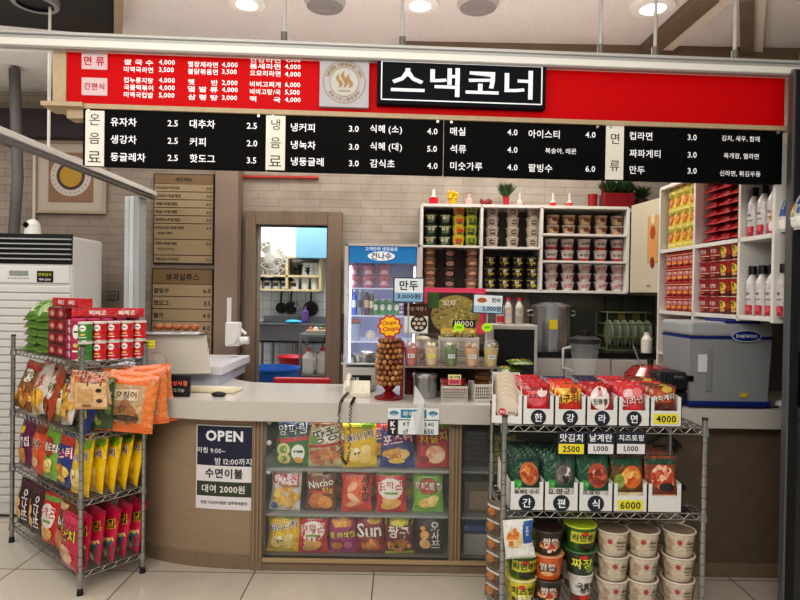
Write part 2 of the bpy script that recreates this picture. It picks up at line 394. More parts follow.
# red illuminated board
ru0, ru1, _, _ = sq(67, 52, 785, 104); rz0 = SP.hit(67, 104)[1]; rz1 = zl + .01
beige = M('#b4a183', .6, noise=.06)
red = M('#ba0008', .55, emit=.12); red.node_tree.nodes['Principled BSDF'].inputs['Specular IOR Level'].default_value = .15
e = empty('red_menu_sign', 'long glossy red menu sign with white lettering above the black boards', 'sign', SO + SP.d * ru0 + Vector((0, 0, rz0)), SR)
def loc(mb, c=(ru0, rz0)): mb.v = [(a - c[0], b, z - c[1]) for a, b, z in mb.v]; return mb
m = MB(); m.box(ru0, ru1, 0, .10, rz0, rz1, red)
for px in (604, 646, 697, 758): s_ = SP.hit(px, 90)[0]; m.box(s_ - .001, s_ + .001, -.001, 0, rz0, rz1, M('#a80010', .4))
mboard = m
m = MB(); m.box(ru0 - .06, ru0, -.01, .12, rz0 - .02, rz1 + .02, beige); m.box(ru0 - .06, ru1 + .02, -.02, .11, rz0 - .022, rz0, beige)
x0, x1, z0, z1 = sq(45, 104, 86, 120); m.prism([(x0, -.04), (x1, -.04), (x1, .10), (x0, .10)], z1 - .02, z1, beige); m.box(x0 + .1, x1, .0, .08, z0 + .01, z1 - .02, beige); loc(m).part('surround', e)
WH = M('#f2ecec', .5, emit=.25)
m = mboard
def stext(mb, t, px, py, h, mt, align='L', w=None, y=-.002, bold=.02, rot=0):
    s_, z_ = SP.hit(px, py); mb.text(t, s_, z_, mt, w=w * SPX if w else None, h=h * SPX if h else (5.6 * SPX if w else None), y=y, bold=bold, align=align, rot=rot)
SPX = 2.92 / 600
for t, x, y in [('쌀 국 수', 124, 62), ('미역국라면', 124, 69.3), ('컵누룽지탕', 124, 80), ('국물떡볶이', 124, 87.3), ('미역국컵밥', 124, 94.6)]: stext(m, t, x, y, None, WH, w=28, bold=.02)
for t, y in [('4,000', 62.5), ('3,500', 70), ('4,000', 80.5), ('4,000', 88), ('5,000', 95.5)]: stext(m, t, 159, y, 5.6, WH, bold=.02)
for t, x, y in [('열장제라면', 188, 64.2), ('불닭볶음면', 188, 71.3), ('햇       반', 188, 82), ('멸 발 류', 188, 89), ('삼 령 탕', 188, 97)]: stext(m, t, x, y, None, WH, w=29, bold=.02)
for t, y in [('4,000', 65), ('3,500', 72), ('2,000', 83), ('4,000', 90), ('3,000', 98)]: stext(m, t, 222, y, 5.6, WH, bold=.02)
for t, x, y in [('한강라면', 250, 59.5), ('봄세라면', 250, 66), ('오모리라면', 250, 73), ('비비고찌개', 250, 84), ('비비고탕/국', 250, 91.5), ('떡       국', 250, 99)]: stext(m, t, x, y, None, WH, w=30, bold=.02)
for t, y in [('4,000', 60), ('4,000', 67), ('4,000', 74.5), ('6,000', 85), ('5,500', 92.5), ('4,000', 100)]: stext(m, t, 285, y, 5.6, WH, bold=.02)
loc(m).part('board', e)
for (x0, y0, x1, y1, t) in [(82, 53.5, 108, 70, '면 류'), (82, 78, 108, 96, '간편식')]:
    s0, s1, z0, z1 = sq(x0, y0, x1, y1); m = MB(); m.box(s0, s1, -.008, 0, z0, z1, M('#d6b9bd', .5), .006)
    m.text(t, (s0 + s1) / 2, (z0 + z1) / 2, M('#b01020', .5), w=(s1 - s0) * .78, y=-.009, bold=.03); loc(m).part('category_plate', e, 'pale rounded plate with red lettering')
# round logo plate
s0, s1, z0, z1 = sq(320, 59.5, 369, 109); m = MB(); m.box(s0, s1, -.03, 0, z0, z1, M('#a9a9ae', .4), .002)
gold = M('#9a7a3a', .4); cx, cz = (s0 + s1) / 2, (z0 + z1) / 2; R_ = (s1 - s0) * .43
def ring(mb, cx, cz, r0, r1, y, mt, n=40): mb.grid(n, 1, lambda u, v: (cx + (r0 + (r1 - r0) * v) * math.cos(-2 * PI * u), y, cz + (r0 + (r1 - r0) * v) * math.sin(-2 * PI * u)), mt)
ring(m, cx, cz, R_ * .97, R_, -.032, gold); ring(m, cx, cz, R_ * .66, R_ * .69, -.032, gold); ring(m, cx, cz, R_ * .0, R_ * .66, -.031, M('#b9b7b3', .5))
for ang0, txt in ((0, 'NAVER HANBANG SPA'), (PI, '한방사우나불한증막')):
    L_ = list(txt); n = len(L_)
    for i, ch in enumerate(L_):
        if ch == ' ': continue
        a = (PI * .80 - (i + .5) / n * PI * .62 - PI * .0) if ang0 == 0 else (PI * 1.17 + (i + .5) / n * PI * .66)
        if ang0 == 0: a = PI * .9 - (i + .5) / n * PI * .8
        rr = R_ * .83; rot = a - PI / 2 if ang0 == 0 else a + PI / 2
        m.text(ch, cx + rr * math.cos(a), cz + rr * math.sin(a), gold, h=R_ * (.17 if ang0 == 0 else .16), y=-.033, rot=rot, bold=.02)
for k in (-1, 0, 1):
    pts = [(cx + k * R_ * .24 + R_ * .09 * math.sin(2 * PI * t), cz - R_ * .26 + (R_ * (.78 if k == 0 else .62)) * t) for t in [i / 12 for i in range(13)]]
    m.grid(12, 1, lambda u, v: (pts[round(u * 12)][0] + (v - .5) * R_ * .17 * (math.sin(PI * min(1, u * .9 + .1)) + .1), -.034, pts[round(u * 12)][1]), gold)
m.text('HANBANG', cx, cz - R_ * .42, gold, w=R_ * .55, y=-.034, bold=.02)
sthing(m, 'logo_plate', 'square grey plate with a round gold steam emblem on the red sign', 'sign')
# big name board
s0, s1, z0, z1 = sq(377, 63.5, 543, 109.5); navy = M('#090c14', .7); navy.node_tree.nodes['Principled BSDF'].inputs['Specular IOR Level'].default_value = .2; m = MB(); m.box(s0, s1, -.05, 0, z0, z1, navy, .002)
t_ = .006; i_ = .018; wt = M('#dfe0e4', .5, emit=.15)
for a in ((s0 + i_, s1 - i_, z0 + i_, z0 + i_ + t_), (s0 + i_, s1 - i_, z1 - i_ - t_, z1 - i_), (s0 + i_, s0 + i_ + t_, z0 + i_, z1 - i_), (s1 - i_ - t_, s1 - i_, z0 + i_, z1 - i_)): m.box(a[0], a[1], -.052, -.05, a[2], a[3], wt)
m.text('스낵코너', (s0 + s1) / 2 , (z0 + z1) / 2, wt, w=(s1 - s0) * .84, h=(z1 - z0) * .62, y=-.053, bold=.03)
sthing(m, 'name_board', 'dark navy shop name board with big white Korean letters on the red sign', 'sign')
# black drink boards
bk = M('#07080a', .7); bk.node_tree.nodes['Principled BSDF'].inputs['Specular IOR Level'].default_value = .15; cream = M('#e0dccf', .5, emit=.1); bt = M('#e9e9ec', .5, emit=.2)
panels = [
 (83, 265, 108.5, 165, (86, 105, 111, 166.5, '온음료'), 'hot drinks', [('유자차', 111, 122), ('생강차', 111, 139.5), ('둥글레차', 111, 157), ('2.5', 168, 123.5), ('2.5', 168, 141), ('2.5', 168, 158), ('대추차', 190, 124), ('커피', 190, 142), ('핫도그', 190, 158.5), ('2.5', 247, 126), ('2.0', 247, 143.5), ('3.5', 247, 160.5)]),
 (266.5, 443, 114, 171, (266, 285.5, 116, 170.5, '냉음료'), 'cold drinks', [('냉커피', 291, 127.5), ('냉녹차', 291, 145), ('냉둥글레', 291, 161.5), ('3.0', 349, 129), ('3.0', 349, 147), ('3.0', 349, 163.5), ('식혜 (소)', 370, 129.5), ('식혜 (대)', 370, 147), ('감식초', 370, 163.5), ('4.0', 427, 131.5), ('5.0', 427, 149), ('4.0', 427, 166)]),
 (444.5, 602, 119, 177, None, 'fruit teas and shaved ice', [('매실', 450, 131.5), ('석류', 450, 149), ('미숫가루', 450, 166), ('4.0', 507, 132.5), ('4.0', 507, 150), ('4.0', 507, 167.5), ('아이스티', 528, 134), ('복숭아, 레몬', 545, 151), ('팥빙수', 528, 168), ('4.0', 585, 135), ('6.0', 585, 169)]),
 (603.5, 782, 124, 184, (605, 623, 125.5, 180, '면류'), 'noodles', [('컵라면', 629, 136), ('짜파게티', 629, 153.5), ('만두', 629, 170), ('3.0', 687, 137.5), ('3.0', 687, 155), ('3.0', 687, 171), ('김치, 새우, 참깨', 721, 138.5), ('육개장, 열라면', 723, 156), ('신라면, 튀김우동', 719, 173.5)])]
bz0, bz1 = SP.hit(83, 165.5)[1], SP.hit(83, 108.5)[1]
for (x0, x1, y0, y1, plate, what, rows) in panels:
    s0 = SP.hit(x0, 150)[0]; s1 = SP.hit(x1, 150)[0]
    e = empty('black_menu_board', 'black hanging menu board with white lettering listing %s' % what, 'menu board', SO + SP.d * s0 + SP.n * .036 + Vector((0, 0, bz0)), SR, None)
    m = mboard = MB(); m.box(s0, s1, -.04, .0, bz0, bz1, bk, .003)
    if plate:
        a, b, c, d = sq(plate[0], plate[2], plate[1], plate[3]); m = MB(); m.box(a, b, -.046, -.04, c, d, cream, .002); n = len(plate[4])
        for i, ch in enumerate(plate[4]): m.text(ch, (a + b) / 2, d - (d - c) * (i + .5) / n, M('#1c1c1e', .5), h=.052, y=-.047, bold=.0)
        loc(m, (s0, bz0)).part('category_plate', e, 'cream upright plate with large black characters')
    m = mboard
    for t, px, py in rows:
        num = t[0].isdigit(); small = ',' in t
        f = .96                                      # face of the board stands a little nearer than the plane
        s_, z_ = SP.hit(px, py)
        m.text(t, s_ , z_, bt, h=(.030 if num else (.030 if small else .041)) * (1.0 if '(' not in t else 1.1), y=-.042, bold=.012, align='L')
    loc(m, (s0, bz0)).part('board', e)
    for sx in (s0 + .03, s1 - .03): m = MB(); m.cyl((sx, -.052, bz1 - .012), (sx, -.04, bz1 - .012), .007, M('#cfcabc', .3, metal=.6)); loc(m, (s0, bz0)).part('screw', e)
# hanging rods
for px, yb in ((285, 42), (402, 49), (598, 57), (652, 58), (731, 60), (799, 62)):
    s_, _ = SP.hit(px, yb); m = MB(); z = zl + .064
    m.cyl((s_, -.03, z), (s_, -.03, CEIL), .009, M('#bdbcb8', .3, metal=.4)); m.cyl((s_, -.03, z), (s_, -.03, z + .05), .016, M('#77746e', .4, metal=.5))
    w_ = {285: 'above the round gold emblem', 402: 'above the big navy name board', 598: 'left of the bright round downlight', 652: 'in front of the bright round downlight', 731: 'to the right of the bright downlight', 799: 'at the right end of the track beam'}[px]
    o = sthing(m, 'hanging_rod', 'thin metal rod hanging from the ceiling ' + w_, 'rod', 'rods holding the track beam')
# side rail going back on the left, its folding panels and rod
xr = P(0, 128, 2.9).x
zr = P(0, 128, 2.9).z
m = MB(); m.box(xr - .03, xr + .03, 2.5, 4.7, zr - .035, zr, M('#cfcfca', .4), .004); m.box(xr - .02, xr + .02, 2.5, 4.7, zr - .06, zr - .045, M('#5f5e5a', .5)); m.thing('side_track', 'pale metal side track running back towards the folded grey panels', 'rail')
D_ = xr * -600 / (400 - 53); zz = zr
m = MB(); m.cyl((xr, 3.3, zz), (xr, 3.3, CEIL), .008, alul); m.cyl((xr, 3.3, CEIL - .02), (xr, 3.3, CEIL), .04, M('#8b8883', .5)); m.thing('hanging_rod', 'white rod with round ceiling cap holding the side track on the left', 'rod')
x0, x1 = P(124, 250, 4.55).x, P(140.5, 250, 4.55).x
e = empty('folding_panel_stack', 'stack of folded pale grey partition panels left of the menu lists', 'partition', ((x0 + x1) / 2, 4.55, 0))
for k in range(3):
    t0 = x0 + (x1 - x0) * k / 3 - (x0 + x1) / 2; t1 = t0 + (x1 - x0) / 3 - .004
    MB().box(t0, t1, -.012 * k, .11, .02, zr - .062, M(['#c4cbce', '#d4dadc', '#aab0b3'][k], .4), .006).part('panel', e)
for z in (1.95, 1.5, .8): MB().cyl((x0 - (x0 + x1) / 2 - .012, .05, z), (x0 - (x0 + x1) / 2 - .012, .05, z + .09), .01, M('#777', .4, metal=.8)).part('hinge', e)
# glazed door panel at the right edge
GP = VPlane(P(789, 300, 2.97).x, 2.97, math.radians(2.4)); x = GP.o.x
e = empty('glass_door_panel', 'dark framed glass door panel with white pull handles at the right edge', 'door', (x, 2.97, 0), math.radians(2.4))
dk = M('#26272a', .35, metal=.4); zt = SP.hit(790, 76)[1]
m = MB(); m.box(0, .045, -.02, .03, .01, zt, dk, .004); m.box(-.012, 0, -.015, .02, .01, zt, M('#7b7c7e', .3, metal=.6)); m.box(.045, .9, -.01, .02, zt - .06, zt, dk); m.box(.045, .9, -.01, .02, .01, .1, dk); m.part('frame', e)
MB().box(.045, .9, .0, .008, .1, zt - .06, glass('#23282b', .8)).part('glass_pane', e)
for z0, z1 in ((P(793, 238, 2.93).z, P(793, 208, 2.93).z), (P(793, 425, 2.93).z, P(793, 393, 2.93).z)):
    m = MB(); m.tube([(.075, -.012, z0 + .01), (.055, -.05, z0), (.055, -.05, z1), (.075, -.012, z1 - .01)], .008, M('#d9d9d6', .3)); m.part('handle', e, 'white pull handle')
m = MB(); m.box(.05, .12, -.03, 0, P(793, 408, 2.93).z, P(793, 352, 2.93).z, M('#131416', .4), .004); m.part('lock_box', e, 'black lock case')

# ================================================================ ceiling fittings
for (px, py, s_, w_) in ((247, 1, 1, 'left'), (420, 2, 1, 'middle'), (653, 5, 1.15, 'right')):
    p = PZ(px, py, CEIL); e = empty('downlight', 'round white recessed downlight in the ceiling, the %s one of three lit ones' % w_, 'ceiling light', (p.x, p.y, CEIL), 0, 'downlights')
    MB().lathe([(.001, -.012), (.055 * s_, -.012)], M('#fffaf0', .5, emit=9)).part('bulb', e)
    MB().lathe([(.055 * s_, -.012), (.06 * s_, -.025), (.10 * s_, -.02), (.105 * s_, 0)], M('#e8e4dc', .4)).part('ring', e)
for (px, py, w_) in ((325, 2, 'above the emblem plate'), (478, 3, 'above the name board')):
    p = PZ(px, py, CEIL); e = empty('ceiling_speaker', 'round grey ceiling speaker grille %s' % w_, 'speaker', (p.x, p.y, CEIL))
    MB().lathe([(.001, -.02), (.05, -.02), (.06, -.028), (.10, -.028)], M('#8d8a86', .6)).part('grille', e)
    MB().lathe([(.10, -.028), (.105, -.02), (.115, 0)], M('#b9b4ad', .4)).part('ring', e)
p = PZ(35, 0, CEIL - .05); MB().lathe([(.001, -.02), (.09, -.02), (.09, -.035), (.115, -.035), (.12, 0)], [M('#141212', .5), M('#141212', .5), M('#8a8784', .4), M('#8a8784', .4)]).thing('dark_downlight', 'unlit round fitting in the dark ceiling panel at the top left', 'ceiling light', (p.x, p.y, CEIL - .04))
# grey cable duct on the left
a = P(10, 80, 4.3); m = MB(); m.tube([(a.x, 4.35, CEIL - .02), (a.x + .01, 4.35, 2.9), (a.x + .03, 4.35, 2.4), (a.x - .02, 4.38, 1.9), (a.x - .02, 4.4, 1.2)], .038, M('#55524f', .6), 10); m.box(a.x - .04, a.x + .05, 4.3, 4.4, 2.62, 2.64, M('#222', .5)); m.thing('cable_duct', 'dark grey vertical cable duct at the far left wall', 'duct')
a = P(33, 230, 4.85); m = MB(); m.cyl((a.x, 4.86, 1.2), (a.x, 4.86, 2.8), .012, M('#c4bdb3', .5)); m.thing('wall_pipe', 'thin pale pipe on the wall left of the framed picture', 'pipe')
# lights
def area(name, loc_, sx, sy, power, col=(1, .95, .88), rot=(0, 0, 0)):
    l = bpy.data.lights.new(name, 'AREA'); l.shape = 'RECTANGLE'; l.size = sx; l.size_y = sy; l.energy = power; l.color = col
    o = bpy.data.objects.new(name, l); C.objects.link(o); o.location = loc_; o.rotation_euler = rot; return o
area('hall_light', (-1.0, .3, 3.1), 4.0, 2.2, 165, rot=(math.radians(20), 0, 0))
area('stall_light', (0, 4.2, 3.12), 3.6, .8, 34)
area('shelf_light', (.9, 4.1, 3.1), .8, .8, 10)
area('kitchen_light', (-1.2, 6.1, 2.85), 1.6, 1.2, 50, (.94, .97, 1))
area('ceiling_fill_light', (0, 1.6, 2.3), 3.5, 1.6, 26, (1, .97, .93), rot=(PI, 0, 0))  # added upward fill that lifts the dark ceiling, no cove fixture there
area('back_ceiling_fill_light', (0, 3.3, 2.3), 3.0, .3, 7, (1, .97, .93), rot=(PI, 0, 0))  # unseen fill aimed up at the ceiling behind the sign, no real fixture
area('left_fill_light', (-3.2, 3.0, 3.1), 1.6, 1.6, 30, (1, .97, .94))  # added fill lamp brightening the left wall, corner and air conditioner
area('left_ceiling_fill_light', (-3.0, 3.4, 2.2), 1.5, 1.5, 7, (1, .97, .94), rot=(PI, 0, 0))  # small invented uplight for the left rear ceiling, not a cove
area('showcase_fill_light', (-.25, 3.56, .865), .95, .06, 1.6, (1, .97, .92))  # fill added inside the showcase to brighten the bags
wd = bpy.data.worlds.new('world'); bpy.context.scene.world = wd; wd.use_nodes = True
wd.node_tree.nodes['Background'].inputs[0].default_value = (.62, .6, .58, 1); wd.node_tree.nodes['Background'].inputs[1].default_value = .5
# ================================================================ counter
CT, CB = .985, .876
lipm = M('#c3bfb8', .35, noise=.06, nscale=160, coat=.3); topm = M('#d6d2cc', .22, noise=.03, nscale=120, coat=.4)
lam = M('#9a866f', .55, noise=.10, nscale=20, stretch=(.5, .5, 14)); lamd = M('#86735f', .55, noise=.08, nscale=20)
def curve(off):                                  # plan of the counter front, right end first
    pts = [(2.6, 3.45), (-.55, 3.45), (-.9, 3.452), (-1.2, 3.49), (-1.42, 3.56), (-1.62, 3.68), (-1.78, 3.86), (-1.88, 4.1), (-1.92, 4.4)]
    out = []
    for i, p in enumerate(pts):
        a = Vector(pts[max(0, i - 1)]); b = Vector(pts[min(len(pts) - 1, i + 1)]); d = (b - a).normalized(); n = Vector((-d.y, d.x))
        if n.y > 0 and abs(n.x) < .2: n = -n
        if n.x > 0 and abs(n.x) > .2: n = -n
        q = Vector(p) + n * off; out.append((q.x, q.y))
    return out
fo = curve(.10)
def smooth_(pts, k=4):
    out = []
    for i in range(len(pts) - 1):
        p0 = Vector(pts[max(i - 1, 0)]); p1 = Vector(pts[i]); p2 = Vector(pts[i + 1]); p3 = Vector(pts[min(i + 2, len(pts) - 1)])
        for j in range(k):
            t = j / k; q = .5 * ((2 * p1) + (p2 - p0) * t + (2 * p0 - 5 * p1 + 4 * p2 - p3) * t * t + (3 * p1 - p0 - 3 * p2 + p3) * t ** 3); out.append((q.x, q.y))
    return out + [pts[-1]]
fs_ = [fo[0]] + smooth_(fo[1:])
inner = [(-1.2, 4.4), (-1.15, 4.2), (-1.0, 4.08), (-.8, 4.05), (2.6, 4.05)]
counter = empty('service_counter', 'long pale topped service counter with brown curved front and glass snack showcase', 'counter', (0, 3.75, 0))
def cl(mb): mb.v = [(x, y - 3.75, z) for x, y, z in mb.v]; return mb
m = MB(); m.prism(fs_ + inner, CB, CT, lipm, topm); cl(m).part('countertop', counter, 'pale stone countertop with thick rounded edge')
bf = curve(0); bs = [p for p in smooth_(bf[1:]) if p[0] < -.835]
m = MB(); pts = [(-.835, 3.45)] + bs; m.grid(len(pts) - 1, 1, lambda u, v: (pts[round(u * (len(pts) - 1))][0], pts[round(u * (len(pts) - 1))][1], v * CB), lam)
cl(m).part('curved_panel', counter, 'curved light brown laminate panel')
m = MB(); pk = [(x, y - .012) for x, y in pts]; m.grid(len(pts) - 1, 1, lambda u, v: (pk[round(u * (len(pts) - 1))][0], pk[round(u * (len(pts) - 1))][1], v * .075), lamd)
cl(m).part('kickboard', counter); m = MB(); m.box(1.32, 2.6, 3.437, 3.45, 0, .08, lamd); cl(m).part('kickboard', counter)
gx = lambda px: P(px, 500, 3.45).x
w0, w1, w2 = gx(264), gx(449), gx(461); w3 = 1.20
m = MB()
for a, b in ((-.835, w0 - .0), (w1, w2), (w3, w3 + .06)):
    m.box(a, b, 3.425, 3.50, 0, CB, lamd, .004)
    for k in range(3): xx = a + (b - a) * (k + .7) / 3.4; m.box(xx, xx + (b - a) * .12, 3.415, 3.425, .06, CB, lam, .003)
m.box(-.835, w3 + .06, 3.43, 3.50, 0, .06, lamd, .004); m.box(w0, w3, 3.41, 3.43, .055, .078, M('#a8926f', .4), .003); m.box(w0, w3, 3.43, 3.5, CB - .02, CB, lamd)
cl(m).part('showcase_frame', counter, 'brown ribbed wooden frame of the glass showcase')
m = MB(); m.box(w0 - .08, w3 + .06, 3.98, 4.0, 0, CB, M('#4b4239', .7)); m.box(w0 - .08, w0 - .06, 3.5, 3.98, 0, CB, M('#4b4239', .7)); m.box(w3 + .04, w3 + .06, 3.5, 3.98, 0, CB, M('#4b4239', .7)); m.box(w1 + .01, w1 + .03, 3.5, 3.98, 0, CB, M('#5b5046', .7)); m.box(w0 - .06, w3 + .04, 3.44, 3.98, .045, .06, M('#6f655a', .6)); cl(m).part('showcase_lining', counter)
Z2, Z1 = P(355, 469, 3.5).z, P(355, 514, 3.5).z
shm = M('#a7adae', .15, metal=.3)
for z in (Z2, Z1): m = MB(); m.box(w0 - .05, w1 + .01, 3.49, 3.93, z - .016, z, M('#9fa6a6', .2, alpha=.75), .002); cl(m).part('glass_shelf', counter)
for z in (Z2 + .0, P(480, 520, 3.5).z + .02): m = MB(); m.box(w1 + .035, w3 + .03, 3.49, 3.93, z - .014, z, M('#8b9090', .2, alpha=.8), .002); cl(m).part('glass_shelf', counter)
for a, b in ((w0, w1), (w2, w3)): m = MB(); m.box(a, b, 3.44, 3.446, .07, CB - .02, M('#dfe8e6', .04, alpha=.05)); cl(m).part('glass_pane', counter)
for z in (.84, .72, .55): m = MB(); m.cyl((w0 + .015, 3.49, z), (w0 + .015, 3.50, z), .014, M('#dcdcd8', .3)); cl(m).part('hinge_cap', counter)
m = MB(); m.box(w3 + .06, 2.6, 3.45, 3.47, 0, CB, M('#6e5f50', .6, noise=.1, nscale=14)); cl(m).part('side_panel', counter)
m = MB(); m.box(-.83, w3, 4.0, 4.03, .02, CB, lam); cl(m).part('rear_panel', counter)

# ledge in front of the kitchen door
m = MB(); lx1 = -1.14; e = empty('side_ledge', 'white raised ledge with lavender edge beside the kitchen doorway', 'counter', (-1.5, 4.2, 0))
m.box(-.36, .36, -.35, .38, 1.06, 1.115, M('#d9d9de', .3), .004); m.part('top', e); MB().box(-.34, .33, -.33, .36, CT + .001, 1.06, M('#b9bccb', .4)).part('body', e)

# OPEN poster on the curved front
def wrapf(z0_):                                  # a sheet following the curved counter front, s measured from its left edge
    seg = sorted([(x, y) for x, y in pts], key=lambda p: p[0])
    def f(x):
        for (xa, ya), (xb, yb) in zip(seg, seg[1:]):
            if xa <= x <= xb: return ya + (yb - ya) * (x - xa) / (xb - xa)
        return 3.45
    return f
fy = wrapf(0); sh = P(198, 424, 3.49); shx0 = P(197.5, 460, 3.5).x; shx1 = P(253.5, 460, 3.46).x; shz1 = P(225, 424.5, 3.48).z; shz0 = P(225, 508, 3.48).z
px_ = (shx1 - shx0); m = MB(); W_ = M('#dfdce0', .5)
def pf(a, b, L=.0): return (a, fy(a) - .006 - L, b)
def strip(x0, x1, z0, z1, mt, L): m.grid(8, 1, lambda u, v: pf(x0 + (x1 - x0) * u, z0 + (z1 - z0) * v, L), mt)
H_ = shz1 - shz0; Wd = px_
strip(shx0, shx1, shz0, shz1, W_, 0); strip(shx0 + .006, shx1 - .006, shz0 + H_ * .52, shz1 - .006, M('#23273f', .5), .001); strip(shx0 + .006, shx1 - .006, shz0 + H_ * .155, shz0 + H_ * .33, M('#3c4232', .5), .001)
def pt(t, cx, cz, w, c, b=.02): m.text(t, shx0 + Wd * cx, shz0 + H_ * cz, M(c, .5), fn=lambda a, b_: pf(a, b_, .003), w=Wd * w, bold=b)
pt('OPEN', .5, .875, .66, '#e9e9ee', .04); pt('아침 9:00~', .27, .70, .50, '#dfdfe6'); pt('밤 12:00까지', .66, .575, .64, '#dfdfe6'); pt('수면이불', .5, .43, .66, '#26262a', .03); pt('대여 2000원', .49, .245, .76, '#e6e6e0', .03); pt('전원 다소간이벤트 업주에게문의', .5, .08, .82, '#4a4a4e')
m.thing('opening_hours_poster', 'white and navy paper poster reading OPEN stuck on the curved counter front', 'poster')

# wifi sheet hanging from the counter lip
a = P(388, 408, 3.335); b = P(439, 436, 3.335); wx0, wx1, wz1, wz0 = a.x, b.x, a.z, b.z; W2, H2 = wx1 - wx0, wz1 - wz0
m = MB(); Y = 3.343; m.box(wx0, wx1, Y, Y + .002, wz0, wz1, M('#dfe6ea', .5)); m.box(wx0 + W2 * .25, wx0 + W2 * .75, Y - .001, Y, wz1 - H2 * .36, wz1 - H2 * .06, M('#2f7f9e', .5))
m.text('와이파이', wx0 + W2 * .5, wz1 - H2 * .21, M('#e6f2f6', .5), w=W2 * .42, y=Y - .002)
for cx in (.12, .88):
    for r in (.035, .023, .011):
        m.grid(8, 1, lambda u, v: (wx0 + W2 * cx + r * (1 - .28 * v) * math.cos(PI * .2 + PI * .6 * u), Y - .002, wz1 - H2 * .33 + r * (1 - .28 * v) * math.sin(PI * .2 + PI * .6 * u)), M('#2f7f9e', .5))
m.box(wx0, wx1, Y - .001, Y, wz0 + H2 * .55, wz0 + H2 * .58, M('#22242e', .5)); m.box(wx0, wx0 + W2 * .2, Y - .001, Y, wz0, wz0 + H2 * .56, M('#22242e', .5)); m.box(wx0, wx1, Y - .001, Y, wz0, wz0 + .004, M('#22242e', .5)); m.box(wx1 - .004, wx1, Y - .001, Y, wz0, wz0 + H2 * .56, M('#22242e', .5))
m.text('K', wx0 + W2 * .1, wz0 + H2 * .41, M('#eee', .5), h=H2 * .2, y=Y - .002, bold=.04); m.text('T', wx0 + W2 * .1, wz0 + H2 * .15, M('#eee', .5), h=H2 * .2, y=Y - .002, bold=.04)
m.text('KT GIGA 2.4G', wx0 + W2 * .6, wz0 + H2 * .41, M('#333', .5), w=W2 * .6, y=Y - .002); m.text('cf12345650', wx0 + W2 * .6, wz0 + H2 * .15, M('#333', .5), w=W2 * .6, y=Y - .002)
m.thing('wifi_notice', 'white and teal wifi notice sheet hanging from the counter edge', 'notice')

